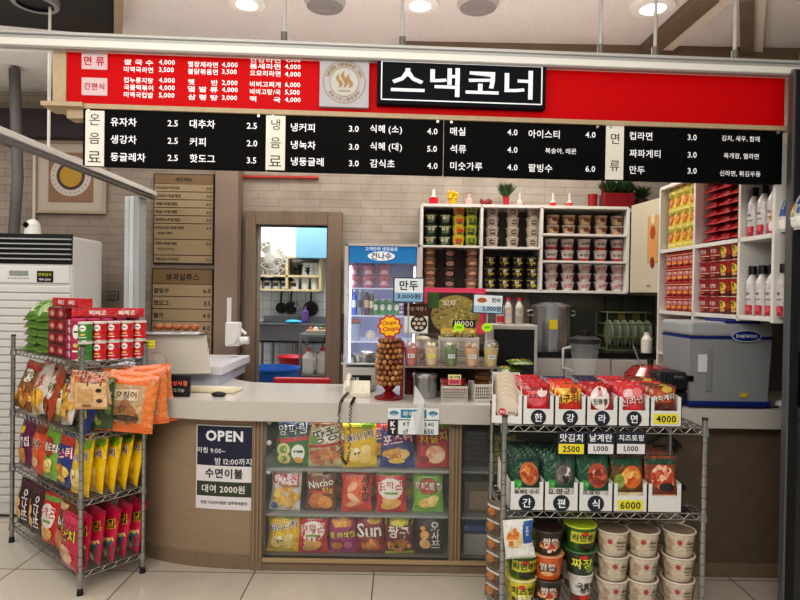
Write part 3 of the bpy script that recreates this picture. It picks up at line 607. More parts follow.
# ================================================================ snack packs
# each design: base, bands, ops
def D(base, ops, bands=(), **k): return dict(base=base, ops=ops, bands=bands, **k)
CH = ['#e8b84a', '#d99a33', '#f2cf6b', '#c98428']
def ban(flip=0): return D('#e9c216', [('q', -1, .86, .2, .96, '#e8d94a'), ('e', .45, .9, .5, .08, '#7fae2e'), ('t', '바나나킥', 0, .66, .86, '#4a2470', .18, '#f6f2e6'), ('e', -.4, .28, .34, .17, '#f3d98a', .5), ('e', .3, .24, .36, .16, '#efcf74', -.4), ('e', -.2, .36, .16, .08, '#fff7d8', .4), ('e', .35, .4, .3, .1, '#f7e3a0', .3), ('e', -.3, .3, .06, .03, '#2b2b2b'), ('e', -.1, .32, .06, .03, '#2b2b2b')], crimp='#e3c433')
DES = {
 'onion_ring': (D('#3a7a3c', [('q', -1, .62, 1, .95, '#28306e', .05), ('t', '양파링', 0, .79, .9, '#f2f2f6', .1, '#1d2556'), ('q', -1, .53, 1, .62, '#c43036', .12), ('e', -.45, .36, .42, .14, '#e6d79a'), ('e', -.45, .36, .24, .08, '#5f9a3e'), ('e', -.4, .16, .4, .12, '#dfcf8c'), ('e', -.4, .16, .2, .06, '#5f9a3e'), ('e', .45, .3, .4, .18, '#eef2e6'), ('q', .2, .3, .75, .35, '#1e2a22'), ('e', .45, .14, .26, .07, '#d9a33c')]), 'green and navy onion ring snack bag'),
 'honey_chip': (D('#c9b98c', [('q', -1, .84, 1, .96, '#7a5236'), ('e', 0, .66, .82, .2, '#eee6d2', .2), ('t', '땅콩', .0, .68, .8, '#33402a', .25, '#f7f2e4'), ('e', -.7, .58, .2, .1, '#5f9a3e'), ('c', 0, .26, .85, .18, 26, ['#a8552c', '#c0703a', '#d2904e']), ('q', -1, .44, 1, .5, '#b02a2a', .1)]), 'beige peanut snack bag'),
 'banana_kick': (ban(), 'yellow banana puff snack bag'),
 'postick': (D('#27408c', [('q', -1, .78, 1, .96, '#c8452f'), ('t', '포스틱', 0, .62, .92, '#f2ecee', .15, '#b02838'), ('e', 0, .3, .8, .12, '#d9c08c'), ('c', 0, .3, .7, .1, 16, CH), ('e', 0, .15, .5, .06, '#e9c14a')]), 'blue potato stick snack bag'),
 'shrimp_jagalchi': (D('#c02a34', [('q', -1, .82, 1, .96, '#7fae2e'), ('t', '자갈치', .02, .66, .88, '#f4d83c', .12, '#8c1424'), ('e', .1, .3, .6, .2, '#eec39c'), ('e', -.1, .34, .3, .12, '#e29a78'), ('e', .3, .26, .24, .1, '#f4d8b8'), ('e', -.6, .2, .3, .08, '#8c1424')]), 'red seafood snack bag with yellow letters'),
 'corn_chip': (D('#d9d2c8', [('t', '콘칩', .15, .74, .72, '#c21f2d', .0, '#f4ecec'), ('e', -.72, .76, .2, .12, '#c21f2d'), ('e', -.66, .76, .14, .08, '#ddd5cc'), ('c', .05, .33, .8, .22, 34, ['#e9b23c', '#f0c45a', '#d89a2c', '#f6d67a']), ('e', -.65, .13, .22, .08, '#3a62a8'), ('q', -.3, .58, .9, .63, '#b06a4a')], crimp='#cfc8c0'), 'white corn chip bag with red letters'),
 'nacho': (D('#7a4020', [('q', -1, .84, .1, .96, '#e2c39a'), ('t', 'Nacho', 0, .66, .88, '#f2ede2', .2, '#2a1c1a'), ('t', '92g', .45, .5, .36, '#f2b93c', .1), ('e', -.2, .25, .6, .2, '#c8742c', .6), ('e', .3, .22, .5, .16, '#e09a48', -.4), ('q', -.7, .44, .5, .48, '#d03a2c')]), 'brown nacho snack bag'),
 'shrimp_cracker': (D('#d0402a', [('q', -1, .84, 1, .96, '#b8301f'), ('e', .05, .5, .7, .34, '#e86b3a'), ('t', '새', .55, .76, .28, '#2a1410'), ('t', '우', .58, .56, .26, '#2a1410'), ('t', '깡', .6, .36, .3, '#2a1410'), ('e', -.3, .6, .4, .08, '#f4b894', .7), ('e', -.2, .35, .5, .07, '#f2c9a0', -.6), ('e', -.3, .2, .4, .06, '#e9a578', .3)]), 'orange red shrimp cracker bag'),
 'corn_cone': (D('#c8242c', [('q', -1, .86, 1, .96, '#7fae4e'), ('e', 0, .56, .84, .25, '#f0ebe2'), ('t', '꼬깔콘', 0, .63, .86, '#c01f2b', .06, '#faf6ee'), ('q', -.4, .44, .5, .49, '#7aa040'), ('e', .0, .2, .7, .12, '#e8b25a', .3), ('e', -.3, .28, .3, .08, '#f0c878', -.4)]), 'red and white cone snack bag'),
 'potato_chip': (D('#7cb342', [('e', 0, .62, .7, .2, '#8c4a22'), ('e', 0, .62, .62, .17, '#b23a2a'), ('t', '포테토칩', 0, .63, .98, '#f4f0e4', 0, '#5f2a18'), ('e', .0, .25, .6, .12, '#f0d878'), ('e', .3, .32, .4, .1, '#f6e69a', .4), ('e', -.3, .2, .36, .09, '#e9ca5c', -.3)], crimp='#8cc052'), 'green potato chip bag'),
 'magenta_corn': (D('#a0256e', [('e', 0, .78, .7, .12, '#e2a04a'), ('c', .0, .78, .6, .1, 16, ['#d8862c', '#f0b450']), ('t', '꿀 바삭칩', 0, .48, .96, '#f2e24a', .05, '#6a1048'), ('e', -.4, .2, .4, .1, '#d88a3c'), ('e', .4, .22, .3, .1, '#c86a9a')], crimp='#b04a84'), 'magenta snack bag with yellow letters'),
 'sun_chip': (D('#8c1f1c', [('e', .3, .84, .5, .1, '#c8a23c'), ('t', 'Sun', -.05, .6, .9, '#f4efe4', .05, '#4a120e'), ('e', .0, .22, .7, .14, '#c8602c'), ('c', .1, .22, .6, .12, 14, ['#e08a3c', '#c86a28', '#e9a85a'])], crimp='#7a2a24'), 'dark red chip bag'),
 'jjanggu': (D('#7a1f24', [('q', -1, .72, 1, .95, '#b8cc3c'), ('e', 0, .78, .5, .1, '#e9d84a'), ('t', '짱구', 0, .56, .8, '#f2ecd8', -.06, '#3a1014'), ('c', .0, .22, .8, .14, 22, ['#c8842c', '#a8601c', '#e0a44a'])], crimp='#b8cc3c'), 'maroon and lime snack bag with white letters'),
 'squid_crunch': (D('#3c2028', [('q', -1, .85, 1, .96, '#55323c'), ('t', '오', .35, .72, .34, '#e8e4e4'), ('t', '사', .38, .5, .32, '#e8e4e4'), ('t', '쯔', .4, .28, .34, '#e8e4e4'), ('e', -.45, .5, .36, .1, '#e6b46a', .5), ('e', -.4, .28, .42, .12, '#f0c47c', -.4), ('e', -.55, .66, .2, .06, '#d89a4c')], crimp='#4a2a34'), 'dark maroon snack bag'),
 'purple_corn': (D('#6a2352', [('t', '매콤칩', 0, .5, .9, '#f0e8ee', .2, '#3c1230'), ('e', -.2, .74, .5, .08, '#e8c83c', .2), ('e', .1, .24, .6, .16, '#d98a3c'), ('c', .1, .22, .5, .12, 12, CH)], crimp='#5a2048'), 'purple snack bag'),
 'orange_shrimp': (D('#d9502c', [('e', 0, .5, .7, .34, '#e87a4a'), ('t', '꽃게랑', .1, .55, .8, '#2a1410', .3, '#f2d8c0'), ('q', -1, .8, 1, .96, '#8c3a2c'), ('e', .2, .22, .6, .1, '#f0c090', .4)]), 'orange red crab snack bag'),
 'pink_teal': (D('#c8234e', [('q', -1, .06, 1, .3, '#2a8a84', .25), ('q', -1, .3, 1, .37, '#e8d890', .25), ('t', '오징어집', 0, .62, .95, '#2a0c14', .3, '#f0d83c'), ('e', .1, .12, .4, .1, '#e8c490')], crimp='#b83050'), 'pink and teal squid snack bag'),
 'pink_jagal': (D('#b82a48', [('t', '작은치', 0, .62, .9, '#d8e03c', .05, '#6a1024'), ('e', .0, .26, .7, .18, '#e8b49a'), ('c', 0, .25, .6, .14, 14, ['#e8b49a', '#d88a72', '#f2d0b8']), ('q', -1, .84, 1, .95, '#c83a5c')], crimp='#b83050'), 'crimson seafood snack bag with lime letters'),
}
BAGM = {}
def bag(kind, w, h, t=.07):
    k = (kind, w, h)
    if k not in BAGM:
        d = DES[kind][0]; BAGM[k] = bag_mesh(w, h, t, d['base'], d['ops'], d['bands'], seed=len(BAGM), crimp=d.get('crimp', d['base'])).mesh('bag')
    o = bpy.data.objects.new('snack_bag', BAGM[k]); C.objects.link(o); return o
def put_bag(kind, loc, w, h, where, rz=0, lean=0, roll=0, group=None, t=.07):
    o = bag(kind, w, h, t); o.location = loc; o.rotation_euler = (Matrix.Rotation(rz, 3, 'Z') @ Matrix.Rotation(lean, 3, 'X') @ Matrix.Rotation(roll, 3, 'Y')).to_euler()
    tag(o, DES[kind][1] + ' ' + where, 'snack bag', group); return o
Y0 = 3.535
row = lambda names, xs, z, w, h, wh: [put_bag(n, (P(x, 500, Y0).x, Y0 + random.uniform(0, .015), z), w if not isinstance(w, list) else w[i], h, '%s on the %s showcase shelf' % (['at the left end', 'second from left', 'third from left', 'fourth from left', 'fifth from left', 'at the right end'][i if i < len(names) - 1 else 5], wh), rz=random.uniform(-.05, .05), lean=-.07, roll=random.uniform(-.04, .04), group='snack bags in the glass showcase') for i, (n, x) in enumerate(zip(names, xs))]
row(['onion_ring', 'honey_chip', 'banana_kick', 'postick', 'shrimp_jagalchi'], [291, 325, 360, 397, 433], Z2 + .003, .205, .275, 'top')
row(['corn_chip', 'nacho', 'shrimp_cracker', 'corn_cone', 'potato_chip'], [285, 320, 357, 391, 428], Z1 + .003, .185, .25, 'middle')
row(['banana_kick', 'corn_cone', 'magenta_corn', 'sun_chip', 'jjanggu', 'squid_crunch'], [284, 314, 343, 371, 400, 430], .063, [.2, .18, .17, .175, .175, .165], .235, 'bottom')
# second row of packs behind, partly visible
for i, (n, x, z) in enumerate([('honey_chip', 340, Z2), ('postick', 378, Z2), ('corn_chip', 302, Z2), ('nacho', 338, Z1), ('shrimp_cracker', 375, Z1), ('corn_chip', 410, Z1), ('sun_chip', 328, .063), ('purple_corn', 386, .063)]):
    put_bag(n, (P(x, 500, 3.73).x, 3.74, z + .003), .17, .23, 'behind %s front bags, %s showcase shelf' % (['the second and third', 'the third and fourth', 'the first two', 'the second and third', 'the third and fourth', 'the last two', 'the second and third', 'the fourth and fifth'][i], 'top' if z == Z2 else 'middle' if z == Z1 else 'bottom'), lean=-.05, group='back row of the showcase')
# second showcase bay: flat packs lying in piles
def flat_pack(name, base, ops, w=.16, h=.11, t=.03, seed=3): return bag_mesh(w, h, t, base, ops, seed=seed, crimp=base)
pk1 = flat_pack('p', '#4a2a22', [('q', -.8, .3, .8, .6, '#d8cfc4'), ('e', .5, .75, .3, .1, '#8c3a2c')]).thing('chocolate_pack', 'x', 'snack pack')
pk2 = flat_pack('p', '#b8a81f', [('q', -.7, .3, .7, .65, '#3c3420'), ('e', 0, .8, .5, .1, '#e8e0a0')]).thing('yellow_pack', 'x', 'snack pack')
for i in range(6): put(pk1, USED, (P(476, 450, 3.6).x, 3.6, Z2 + .004 + i * .032), (-PI / 2 + .15, 0, .05 * (i % 3)), 'flat dark brown snack pack, %s from bottom in the pile beside the showcase post' % ORD[i], 'brown snack packs in the second showcase bay')
for i in range(6): put(pk2, USED, (P(503, 450, 3.6).x, 3.58, Z2 + .004 + i * .032), (-PI / 2 + .15, 0, -.05 * (i % 3)), 'flat yellow snack pack, %s from bottom of the pile left of the wire rack' % ORD[i], 'yellow snack packs in the second showcase bay')
pk3 = flat_pack('p', '#8c1620', [('e', 0, .5, .6, .2, '#c8303c'), ('t', '김치', 0, .5, .5, '#f2e0e0')], .2, .2, .04, 5).thing('kimchi_pouch', 'x', 'pouch')
for i in range(9):
    c, r = i % 3, i // 3
    put(pk3, USED, (P(520 + 34 * c, 450, 3.62).x, 3.62, Z2 + .004 + r * .042), (-PI / 2 + .12, 0, .04 * r), 'dark red kimchi pouch, %s from left and %s from bottom behind the wire rack' % (ORD[c], ORD[r]), 'kimchi pouches in the showcase')
m = MB(); a = P(463, 516, 3.6); b = P(489, 480, 3.6); m.box(a.x, b.x, 3.55, 3.8, a.z, b.z, M('#5f5046', .7), .004); m.box(a.x + .03, b.x, 3.545, 3.55, a.z + .06, b.z - .05, M('#8a7866', .6)); m.thing('brown_carton', 'dark brown carton on the middle shelf right of the showcase post', 'box')
zb = P(475, 553, 3.6).z
m = MB(); m.box(a.x, b.x, 3.55, 3.8, zb, zb + .13, M('#9d9a92', .6), .004); m.thing('pale_box', 'pale grey box on the showcase floor right of the post', 'box')
for i in range(2):
    m = MB(); x0 = a.x; z = zb + .16 + i * .062; pr = [(0.0001, 0), (.028, .003), (.03, .02), (.03, .13), (.012, .17), (.012, .185), (.0001, .186)]
    m.lathe(pr, M('#2b4a8a', .15, alpha=.9)); m.thing('blue_bottle', 'dark blue bottle lying on the pale box, %s one' % ['lower', 'upper'][i], 'bottle', (x0 - .0, 3.58, z), rot=(0, PI / 2, 0))
# ================================================================ wire racks
chrome = M('#a9aaa8', .22, metal=.85)
def seg(m, a, b, r, n=5): m.cyl(a, b, r, chrome, n=n, caps=False)
def wire_shelf(wx, dy, z, along='x', pitch=.028):
    m = MB(); c = [(0, 0), (wx, 0), (wx, dy), (0, dy)]
    for i in range(4):
        a, b = c[i], c[(i + 1) % 4]; L = math.dist(a, b); n = max(2, int(L / .06))
        for dz in (0, -.028): seg(m, (*a, z + dz), (*b, z + dz), .0035)
        for k in range(n):
            f = lambda t: (a[0] + (b[0] - a[0]) * t, a[1] + (b[1] - a[1]) * t)
            seg(m, (*f(k / n), z), (*f((k + .5) / n), z - .028), .0024, 4); seg(m, (*f((k + .5) / n), z - .028), (*f((k + 1) / n), z), .0024, 4)
    if along == 'x':
        for k in range(1, int(dy / pitch)): seg(m, (0, k * pitch, z + .001), (wx, k * pitch, z + .001), .002, 4)
        for k in (.33, .66): seg(m, (wx * k, 0, z - .004), (wx * k, dy, z - .004), .003, 4)
    else:
        for k in range(1, int(wx / pitch)): seg(m, (k * pitch, 0, z + .001), (k * pitch, dy, z + .001), .002, 4)
        for k in (.33, .66): seg(m, (0, dy * k, z - .004), (wx, dy * k, z - .004), .003, 4)
    return m
def rack(name, label, loc_, rz, wx, dy, zs, H, along):
    e = empty(name, label, 'rack', loc_, rz)
    for x, y in ((0, 0), (wx, 0), (wx, dy), (0, dy)):
        m = MB(); m.cyl((x, y, .03), (x, y, H), .0125, chrome, n=12)
        k = .1
        while k < H: m.cyl((x, y, k), (x, y, k + .003), .0132, M('#6c6d6c', .4, metal=.7), n=12, caps=False); k += .05
        p = m.part('post', e); m = MB(); m.cyl((x, y, 0), (x, y, .035), .017, M('#1c1c1d', .5), n=12, r1=.014); m.part('foot', p, 'black levelling foot')
        m = MB(); m.cyl((x, y, H), (x, y, H + .008), .014, M('#2a2a2a', .4), n=12); m.part('cap', p)
        for z in zs: m = MB(); m.cyl((x, y, z - .035), (x, y, z + .004), .019, chrome, r1=.015, n=12); m.part('collar', p)
    for z in zs: wire_shelf(wx, dy, z, along).part('shelf', e)
    return e
LO = PZ(80, 595, 0); LR = PZ(143, 573, 0); LL = PZ(8, 543, 0)
LV = (LR - LO).length; LU = (LL - LO).length; la = (math.atan2((LR - LO).y, (LR - LO).x) + math.atan2((LL - LO).y, (LL - LO).x) - PI / 2) / 2
vx = Vector((math.cos(la), math.sin(la), 0)); ux = Vector((-vx.y, vx.x, 0))
LZ = [.114, .49, .836, 1.215]
rack('chrome_snack_rack', 'chrome four-tier wire rack full of snack bags at the left of the counter', LO, la, LV, LU, LZ, 1.30, 'x')
def LP(x, y, z): return LO + vx * x + ux * y + Vector((0, 0, z))
BR = la - PI / 2
tier = {0: 'bottom', 1: 'third', 2: 'second'}
colw = ['nearest the front corner post', 'second from the front corner', 'in the middle of the long side', 'fourth from the front corner', 'at the far left end']
dep = ['front bag', 'second bag', 'third bag', 'fourth bag', 'fifth bag']
def fill(tz, kinds, h, w, nback):
    for c, k in enumerate(kinds):
        if not k: continue
        n = 5 if c == 0 else nback
        for d in range(n):
            kk = k
            put_bag(kk, LP(.035 + d * (.068 if c == 0 else .075), .10 + c * (LU - .18) / 4.1, LZ[tz] + .006), w, h, '%s in column %s from the corner post, %s tier' % (dep[d].replace(' bag', ''), ['one', 'two', 'three', 'four', 'five'][c], {0: 'bottom', 1: 'third'}[tz]), rz=BR + random.uniform(-.08, .08), lean=-.10 - .02 * d, roll=random.uniform(-.05, .05), group='snack bags on the left rack', t=.062)
fill(1, ['banana_kick', 'postick', 'potato_chip', 'orange_shrimp', 'purple_corn'], .30, .20, 3)
fill(0, ['pink_teal', 'nacho', 'corn_cone', 'squid_crunch', 'squid_crunch'], .285, .20, 3)
put_bag('pink_jagal', LP(-.015, .10, LZ[0] + .006), .2, .29, 'foremost at the corner post, bottom tier', rz=BR, lean=-.05, t=.06)
# second tier: a loose heap of large bags
DES.update({
 'brown_red': (D('#8a5a34', [('e', 0, .7, .6, .14, '#e8e0d0'), ('t', '찰떡', 0, .7, .6, '#3a2a20'), ('c', 0, .3, .8, .2, 20, ['#d9a04a', '#b8742c', '#e8c070']), ('q', -1, .84, 1, .95, '#a02a2a')]), 'brown glazed biscuit bag'),
 'corn_bag': (D('#cfc6b8', [('t', '콘칲', 0, .66, .7, '#c21f2d', .1), ('c', 0, .3, .8, .22, 28, ['#e9b23c', '#f0c45a', '#d89a2c'])]), 'clear yellow corn chip bag'),
 'nut_bag': (D('#a8492c', [('e', 0, .6, .8, .24, '#e2e6da'), ('t', '땅콩강정', 0, .64, .8, '#4a6a34', .1), ('c', 0, .22, .8, .16, 24, ['#a8552c', '#8a3f20', '#d2904e'])]), 'rust brown nut brittle bag'),
 'yellow_green': (D('#b8a03c', [('q', -1, .7, 1, .95, '#2c6a34'), ('t', '양파', 0, .8, .8, '#f4f0e0', 0, '#27408c'), ('e', .1, .3, .7, .2, '#e8dca0'), ('e', .2, .46, .4, .12, '#eef2e6'), ('e', .2, .46, .2, .05, '#1e2a22')]), 'yellow and green onion snack bag'),
 'squid_orange': (D('#c9a884', [('q', -1, .78, 1, .96, '#e8742a'), ('q', -1, .03, 1, .16, '#e07028'), ('q', .6, .1, 1, .8, '#e8823a'), ('q', -.5, .52, .35, .7, '#ead9b8', .05), ('t', '오징어', -.08, .61, .4, '#3a2a1c', .05), ('c', -.1, .34, .6, .16, 18, ['#b07a4a', '#d9b48a', '#8a5a34']), ('e', .0, .24, .5, .05, '#4a3a2a')], crimp='#e8742a'), 'clear and orange dried squid bag'),
 'kraft': (D('#d9b587', [('q', -1, .78, 1, .95, '#b8623c'), ('t', '약과', .1, .86, .8, '#4a1c14'), ('q', -.8, .2, .2, .6, '#c99e6c'), ('e', .6, .55, .18, .06, '#3a2418'), ('e', .6, .25, .18, .06, '#3a2418'), ('e', -.2, .1, .3, .04, '#8a5a3a')], crimp='#c8966a'), 'small kraft coloured cookie bag'),
 'leafy': (D('#3f5a2a', [('c', 0, .5, .9, .4, 40, ['#6a8a3a', '#2f4a22', '#8aa04a', '#c8b04a'])]), 'dark green seaweed snack bag'),
})
heap = [('brown_red', .93, 0, 'far left'), ('corn_cone', .81, .03, 'next to far left'), ('corn_bag', .68, 0, 'left of centre'), ('nut_bag', .54, 0, 'centre'), ('yellow_green', .40, .02, 'right of centre'), ('corn_chip', .27, 0, 'near corner'), ('postick', .12, .03, 'corner')]
for k, y, x, wh in heap:
    for d in range(3):
        put_bag(k, LP(.03 + x + d * .09, y, LZ[2] + .01), .215, .30, '%s, %s of left rack second tier' % (['front', 'middle', 'rear'][d], wh), rz=BR + random.uniform(-.2, .2), lean=-.25 - .03 * d, roll=random.uniform(-.22, .22), group='snack bags heaped on the left rack', t=.08)
for d in range(4):
    put_bag(['leafy', 'yellow_green', 'leafy', 'leafy'][d], LP(.08 + d * .075, .03, LZ[2] + .02), .2, .27, '%s along the short side, second rack tier' % ORD[d], rz=BR + .6, lean=-.1, roll=.1 * (d % 2), t=.07)
for i, (px, py, D_, ro, k) in enumerate([(124, 432, 3.24, .10, 'squid_orange'), (146, 425, 3.32, -.08, 'squid_orange'), (160, 423, 3.42, -.16, 'squid_orange')]):
    p = P(px, py, D_); put_bag(k, p, [.30, .25, .2][i], .33, 'hanging off the left rack, %s of three' % ['nearest', 'middle', 'rearmost'][i], rz=.15, lean=-.08, roll=ro, group='squid bags on the left rack', t=.05)
for i, (px, py, D_) in enumerate([(84, 405, 3.02), (90, 409, 2.99), (95, 406, 3.05)]):
    put_bag('kraft', P(px, py, D_), .16, .17, 'clipped to the left rack corner post, %s of three' % ['left', 'middle', 'right'][i], rz=.1, lean=-.06, roll=.1 - .09 * i, t=.035, group='cookie bags clipped on the rack')
# top tier
def can(col, lid, w='#f2f0ea', h=.104, r=.0345):
    m = MB(); m.lathe([(.0001, 0), (r, 0), (r + .001, .003), (r, .006), (r, h - .012), (r + .0015, h - .011), (r + .0015, h - .001), (r - .001, h), (r - .004, h - .003), (.0001, h - .003)], [M('#b9b9b9', .3, metal=.6)] * 3 + [film(col)] + [M(lid, .35)] * 5, n=20)
    def fn(x, z, L): a = x / r; rr = r + L * .6 + .0008; return (rr * math.sin(a), -rr * math.cos(a), z)
    draw(m, [('e', 0, .68, .5, .17, w), ('q', -.3, .66, .3, .70, '#3a2220'), ('e', 0, .36, .4, .05, '#e9c06a'), ('q', -.5, .2, .5, .24, w)], 2 * r, h, fn); return m
cg = can('#3c8a34', '#d8d4cc').thing('chip_can', 'x', 'snack can'); cr = can('#cc1824', '#d8d4cc').thing('chip_can', 'x', 'snack can'); cm = can('#b8285a', '#c84a78', h=.225, r=.036).thing('tall_chip_can', 'x', 'snack can')
TZ = LZ[3] + .004
FC = la - PI / 2 + .75
for i in range(5):
    for r in range(2):
        put(cg if i == 0 else cr, USED, LP(.028 + i * .0735, .035, TZ + r * .1045), FC, '%s chip can, %s layer on the left rack, %s from left' % ('green' if i == 0 else 'red', ['lower', 'upper'][r], ORD[i]), 'small chip cans on top of the left rack')
    put(cm, USED, LP(.028 + i * .0735, .115, TZ), FC, 'tall magenta lidded can, %s from left in the row behind the small cans' % ORD[i], 'tall magenta cans')
def carton(w, d, h, col, ops, name, side=None):
    m = MB(); m.box(-w / 2, w / 2, 0, d, 0, h, film(col), .002)
    draw(m, ops, w, h, lambda x, z, L: (x, -L - .0006, z)); return m
mb_ = carton(.115, .2, .068, '#7c1a24', [('e', 0, .5, .72, .34, '#c8303c'), ('t', '몽쉘', 0, .5, .4, '#f0dcd8'), ('q', -.95, .1, .95, .2, '#4a0e14')], 'b').thing('choco_pie_box', 'x', 'box', (0, 0, 0))
for c in range(2):
    for r in range(4): put(mb_, USED, LP(.01, .305 + c * .118, TZ + r * .0695), BR, 'dark red choco pie box, %s from bottom in the %s rack top stack' % (ORD[r], ['right', 'left'][c]), 'choco pie boxes')
pb = carton(.10, .2, .042, '#b8285a', [('t', '9', 0, .5, .3, '#f4e4ea'), ('q', -.9, .1, .9, .25, '#7a1838')], 'b').thing('magenta_box', 'x', 'box', (0, 0, 0))
for r in range(5): put(pb, USED, LP(.01, .19, TZ + r * .043) + vx * -.0, BR, 'small magenta box, %s from bottom in the stack left of the green cans' % ORD[r], 'magenta boxes')
gk = flat_pack('p', '#5f8a2c', [('e', 0, .5, .6, .2, '#c8d88a'), ('e', .3, .5, .3, .12, '#3a6a2a'), ('q', -.9, .1, .9, .2, '#4a7a2c')], .19, .16, .045, 9).thing('green_snack_pack', 'x', 'snack pack')
for c in range(2):
    for r in range(5): put(gk, USED, LP(.01, .575 + c * .2, TZ + .006 + r * .046), (Matrix.Rotation(BR, 3, 'Z') @ Matrix.Rotation(-PI / 2 + .85, 3, 'X') @ Matrix.Rotation(.05 * ((r * 3) % 4 - 1.5), 3, 'Y')).to_euler(), 'lime green snack pack, %s from bottom, %s pile on the rack top' % (ORD[r], ['right', 'left'][c]), 'green packs on the left rack')
lb = carton(.36, .07, .05, '#c8202a', [('t', '빼빼로', -.3, .5, .24, '#f6e6e0'), ('t', '빼빼로', .5, .5, .24, '#f6e6e0'), ('q', -.98, .08, .98, .16, '#8a1018')], 'b').thing('stick_biscuit_box', 'x', 'box', (0, 0, 0))
put(lb, USED, LP(.03, .30, TZ + .28), BR, 'long red stick biscuit box lying on top of the choco pie boxes, left one', 'stick biscuit boxes'); put(lb, USED, LP(.17, .08, TZ + .228), BR + 1.2, 'long red stick biscuit box lying crosswise behind the magenta cans', 'stick biscuit boxes')
def price_card(name, label, p, w, h, col, lines, tc='#222', rz=0, stick=None):
    m = MB(); m.box(-w / 2, w / 2, -.001, .001, 0, h, M(col, .5), 0)
    n = len(lines)
    for i, t in enumerate(lines): m.text(t, 0, h * (n - i - .5) / n, M(tc if isinstance(tc, str) else tc[i], .5), w=w * .8, h=h / n * .55, y=-.002)
    if stick: m.cyl((0, .002, -stick), (0, .002, .01), .002, M('#b9b9b4', .4), n=6)
    return m.thing(name, label, 'price tag', p, rz)
price_card('yellow_price_flag', 'small yellow price flag on the corner post of the left rack', P(149.5, 348, 3.4), .055, .042, '#e9dc1e', ['서비스', '4,500원'], stick=.1, rz=.1)

# ================================================================ right rack
RX0 = P(503, 520, 2.7).x; RW = P(703, 520, 2.7).x - RX0; RZ = [.19, .63, 1.017]
rack('chrome_noodle_rack', 'chrome three-tier wire rack with noodle cups and pouches at the right front', (RX0, 2.7, 0), 0, RW, .35, RZ, P(600, 418, 2.7).z, 'y')
wp = M('#dcdcda', .4)
def tray(w, d, hl, hh, hb):                       # open box: low middle of the front, tabs at its corners, sides rising to the back
    m = MB(); t = .003; tb = w * .13
    m.box(-w / 2, w / 2, 0, d, 0, t, wp); m.box(-w / 2, w / 2, 0, t, 0, hl, wp); m.box(-w / 2, -w / 2 + tb, 0, t, hl, hh, wp); m.box(w / 2 - tb, w / 2, 0, t, hl, hh, wp)
    m.box(-w / 2, w / 2, d - t, d, 0, hb, wp)
    for s in (-1, 1):
        x = s * (w / 2 - t / 2); a = x - t / 2; b = x + t / 2; pr = [(0, 0), (d, 0), (d, hb), (0, hh)]
        vs = [(a, y, z) for y, z in pr] + [(b, y, z) for y, z in pr]; m.add(vs, [(0, 1, 2, 3)[::-1], (4, 5, 6, 7), (0, 1, 5, 4), (1, 2, 6, 5), (2, 3, 7, 6), (3, 0, 4, 7)], wp)
    return m
def disc_sign(ch, w, z, e):
    m = MB(); r = w * .24; n = 24; m.add([(0, -.002, z)] + [(r * math.cos(2 * PI * i / n), -.002, z + r * math.sin(2 * PI * i / n)) for i in range(n)], [(0, 1 + i, 1 + (i + 1) % n) for i in range(n)], M('#222c3c', .4)); m.text(ch, 0, z, M('#f0f0f2', .5), h=r * 1.1, y=-.003, bold=.03); m.part('round_sign', e, 'dark round sign with a white character')
def tag_sign(t, w, z, e, tc='#5a5a20'):
    m = MB(); m.box(-w * .38, w * .38, -.003, -.001, z - .022, z + .022, M('#e4dc3c', .45)); m.text(t, 0, z, M('#26261c', .5), w=w * .62, y=-.004, bold=.02); m.part('price_sign', e, 'yellow price sign with black numerals')
NOOD = {
 'n1': ('#c8202c', [('e', 0, .45, .8, .26, '#e0606a'), ('t', '꼬꼬면', -.2, .5, .5, '#16141a', .1), ('e', .4, .6, .4, .14, '#f0e0dc'), ('q', -1, .8, 1, .93, '#a01420')], 'red ramen pack'),
 'n2': ('#d8501c', [('q', -1, .45, 1, .9, '#e8c42c'), ('q', -1, .1, 1, .5, '#c8301c', .15), ('t', '너구리', -.1, .46, .9, '#1c1210', .05, '#f0a83c'), ('e', .4, .7, .3, .1, '#8a3a1c')], 'orange and yellow ramen pack'),
 'n3': ('#b81e26', [('e', 0, .46, .75, .36, '#efe9e4'), ('t', '오', 0, .62, .22, '#c01824', 0), ('t', '진짬뽕', 0, .36, .6, '#2a1816'), ('e', .8, .7, .3, .1, '#7a1018')], 'dark red ramen pack with white emblem'),
 'n4': ('#d83844', [('e', -.2, .6, .5, .16, '#f0c8c8'), ('t', '신라면', 0, .4, .9, '#f4e8e4', .2, '#a81824'), ('e', .4, .65, .4, .14, '#e88a8a')], 'bright red ramen pack'),
 'n5': ('#7a3a24', [('q', -1, .5, 1, .9, '#b8502c'), ('t', '짜파게티', 0, .5, .9, '#f2eee4', .15, '#2a3a1c'), ('e', .3, .75, .4, .1, '#c8b04a'), ('e', 0, .2, .6, .1, '#5a2a18')], 'brown and orange noodle pack'),
 'purple': ('#2e2148', [('e', 0, .5, .6, .2, '#5a4a8a'), ('q', -.8, .3, .8, .36, '#c8b8d8')], 'dark purple noodle pack'),
}
def up(ops, d): return [tuple(x + d if i == (3 if op[0] == 't' else 2) and op[0] in 'tec' else x for i, x in enumerate(op)) for op in ops]
NM = {k: bag_mesh(.125, .15, .032, v[0], up(v[1], .14), seed=i + 20, crimp=v[0]).mesh('noodle_pack') for i, (k, v) in enumerate(NOOD.items())}
tw = (P(683, 410, 2.68).x - P(523, 410, 2.68).x) / 5; tx0 = P(523, 410, 2.68).x
words = ['under the first round sign', 'under the second round sign', 'under the third round sign', 'under the fourth round sign', 'above the yellow 4000 sign']
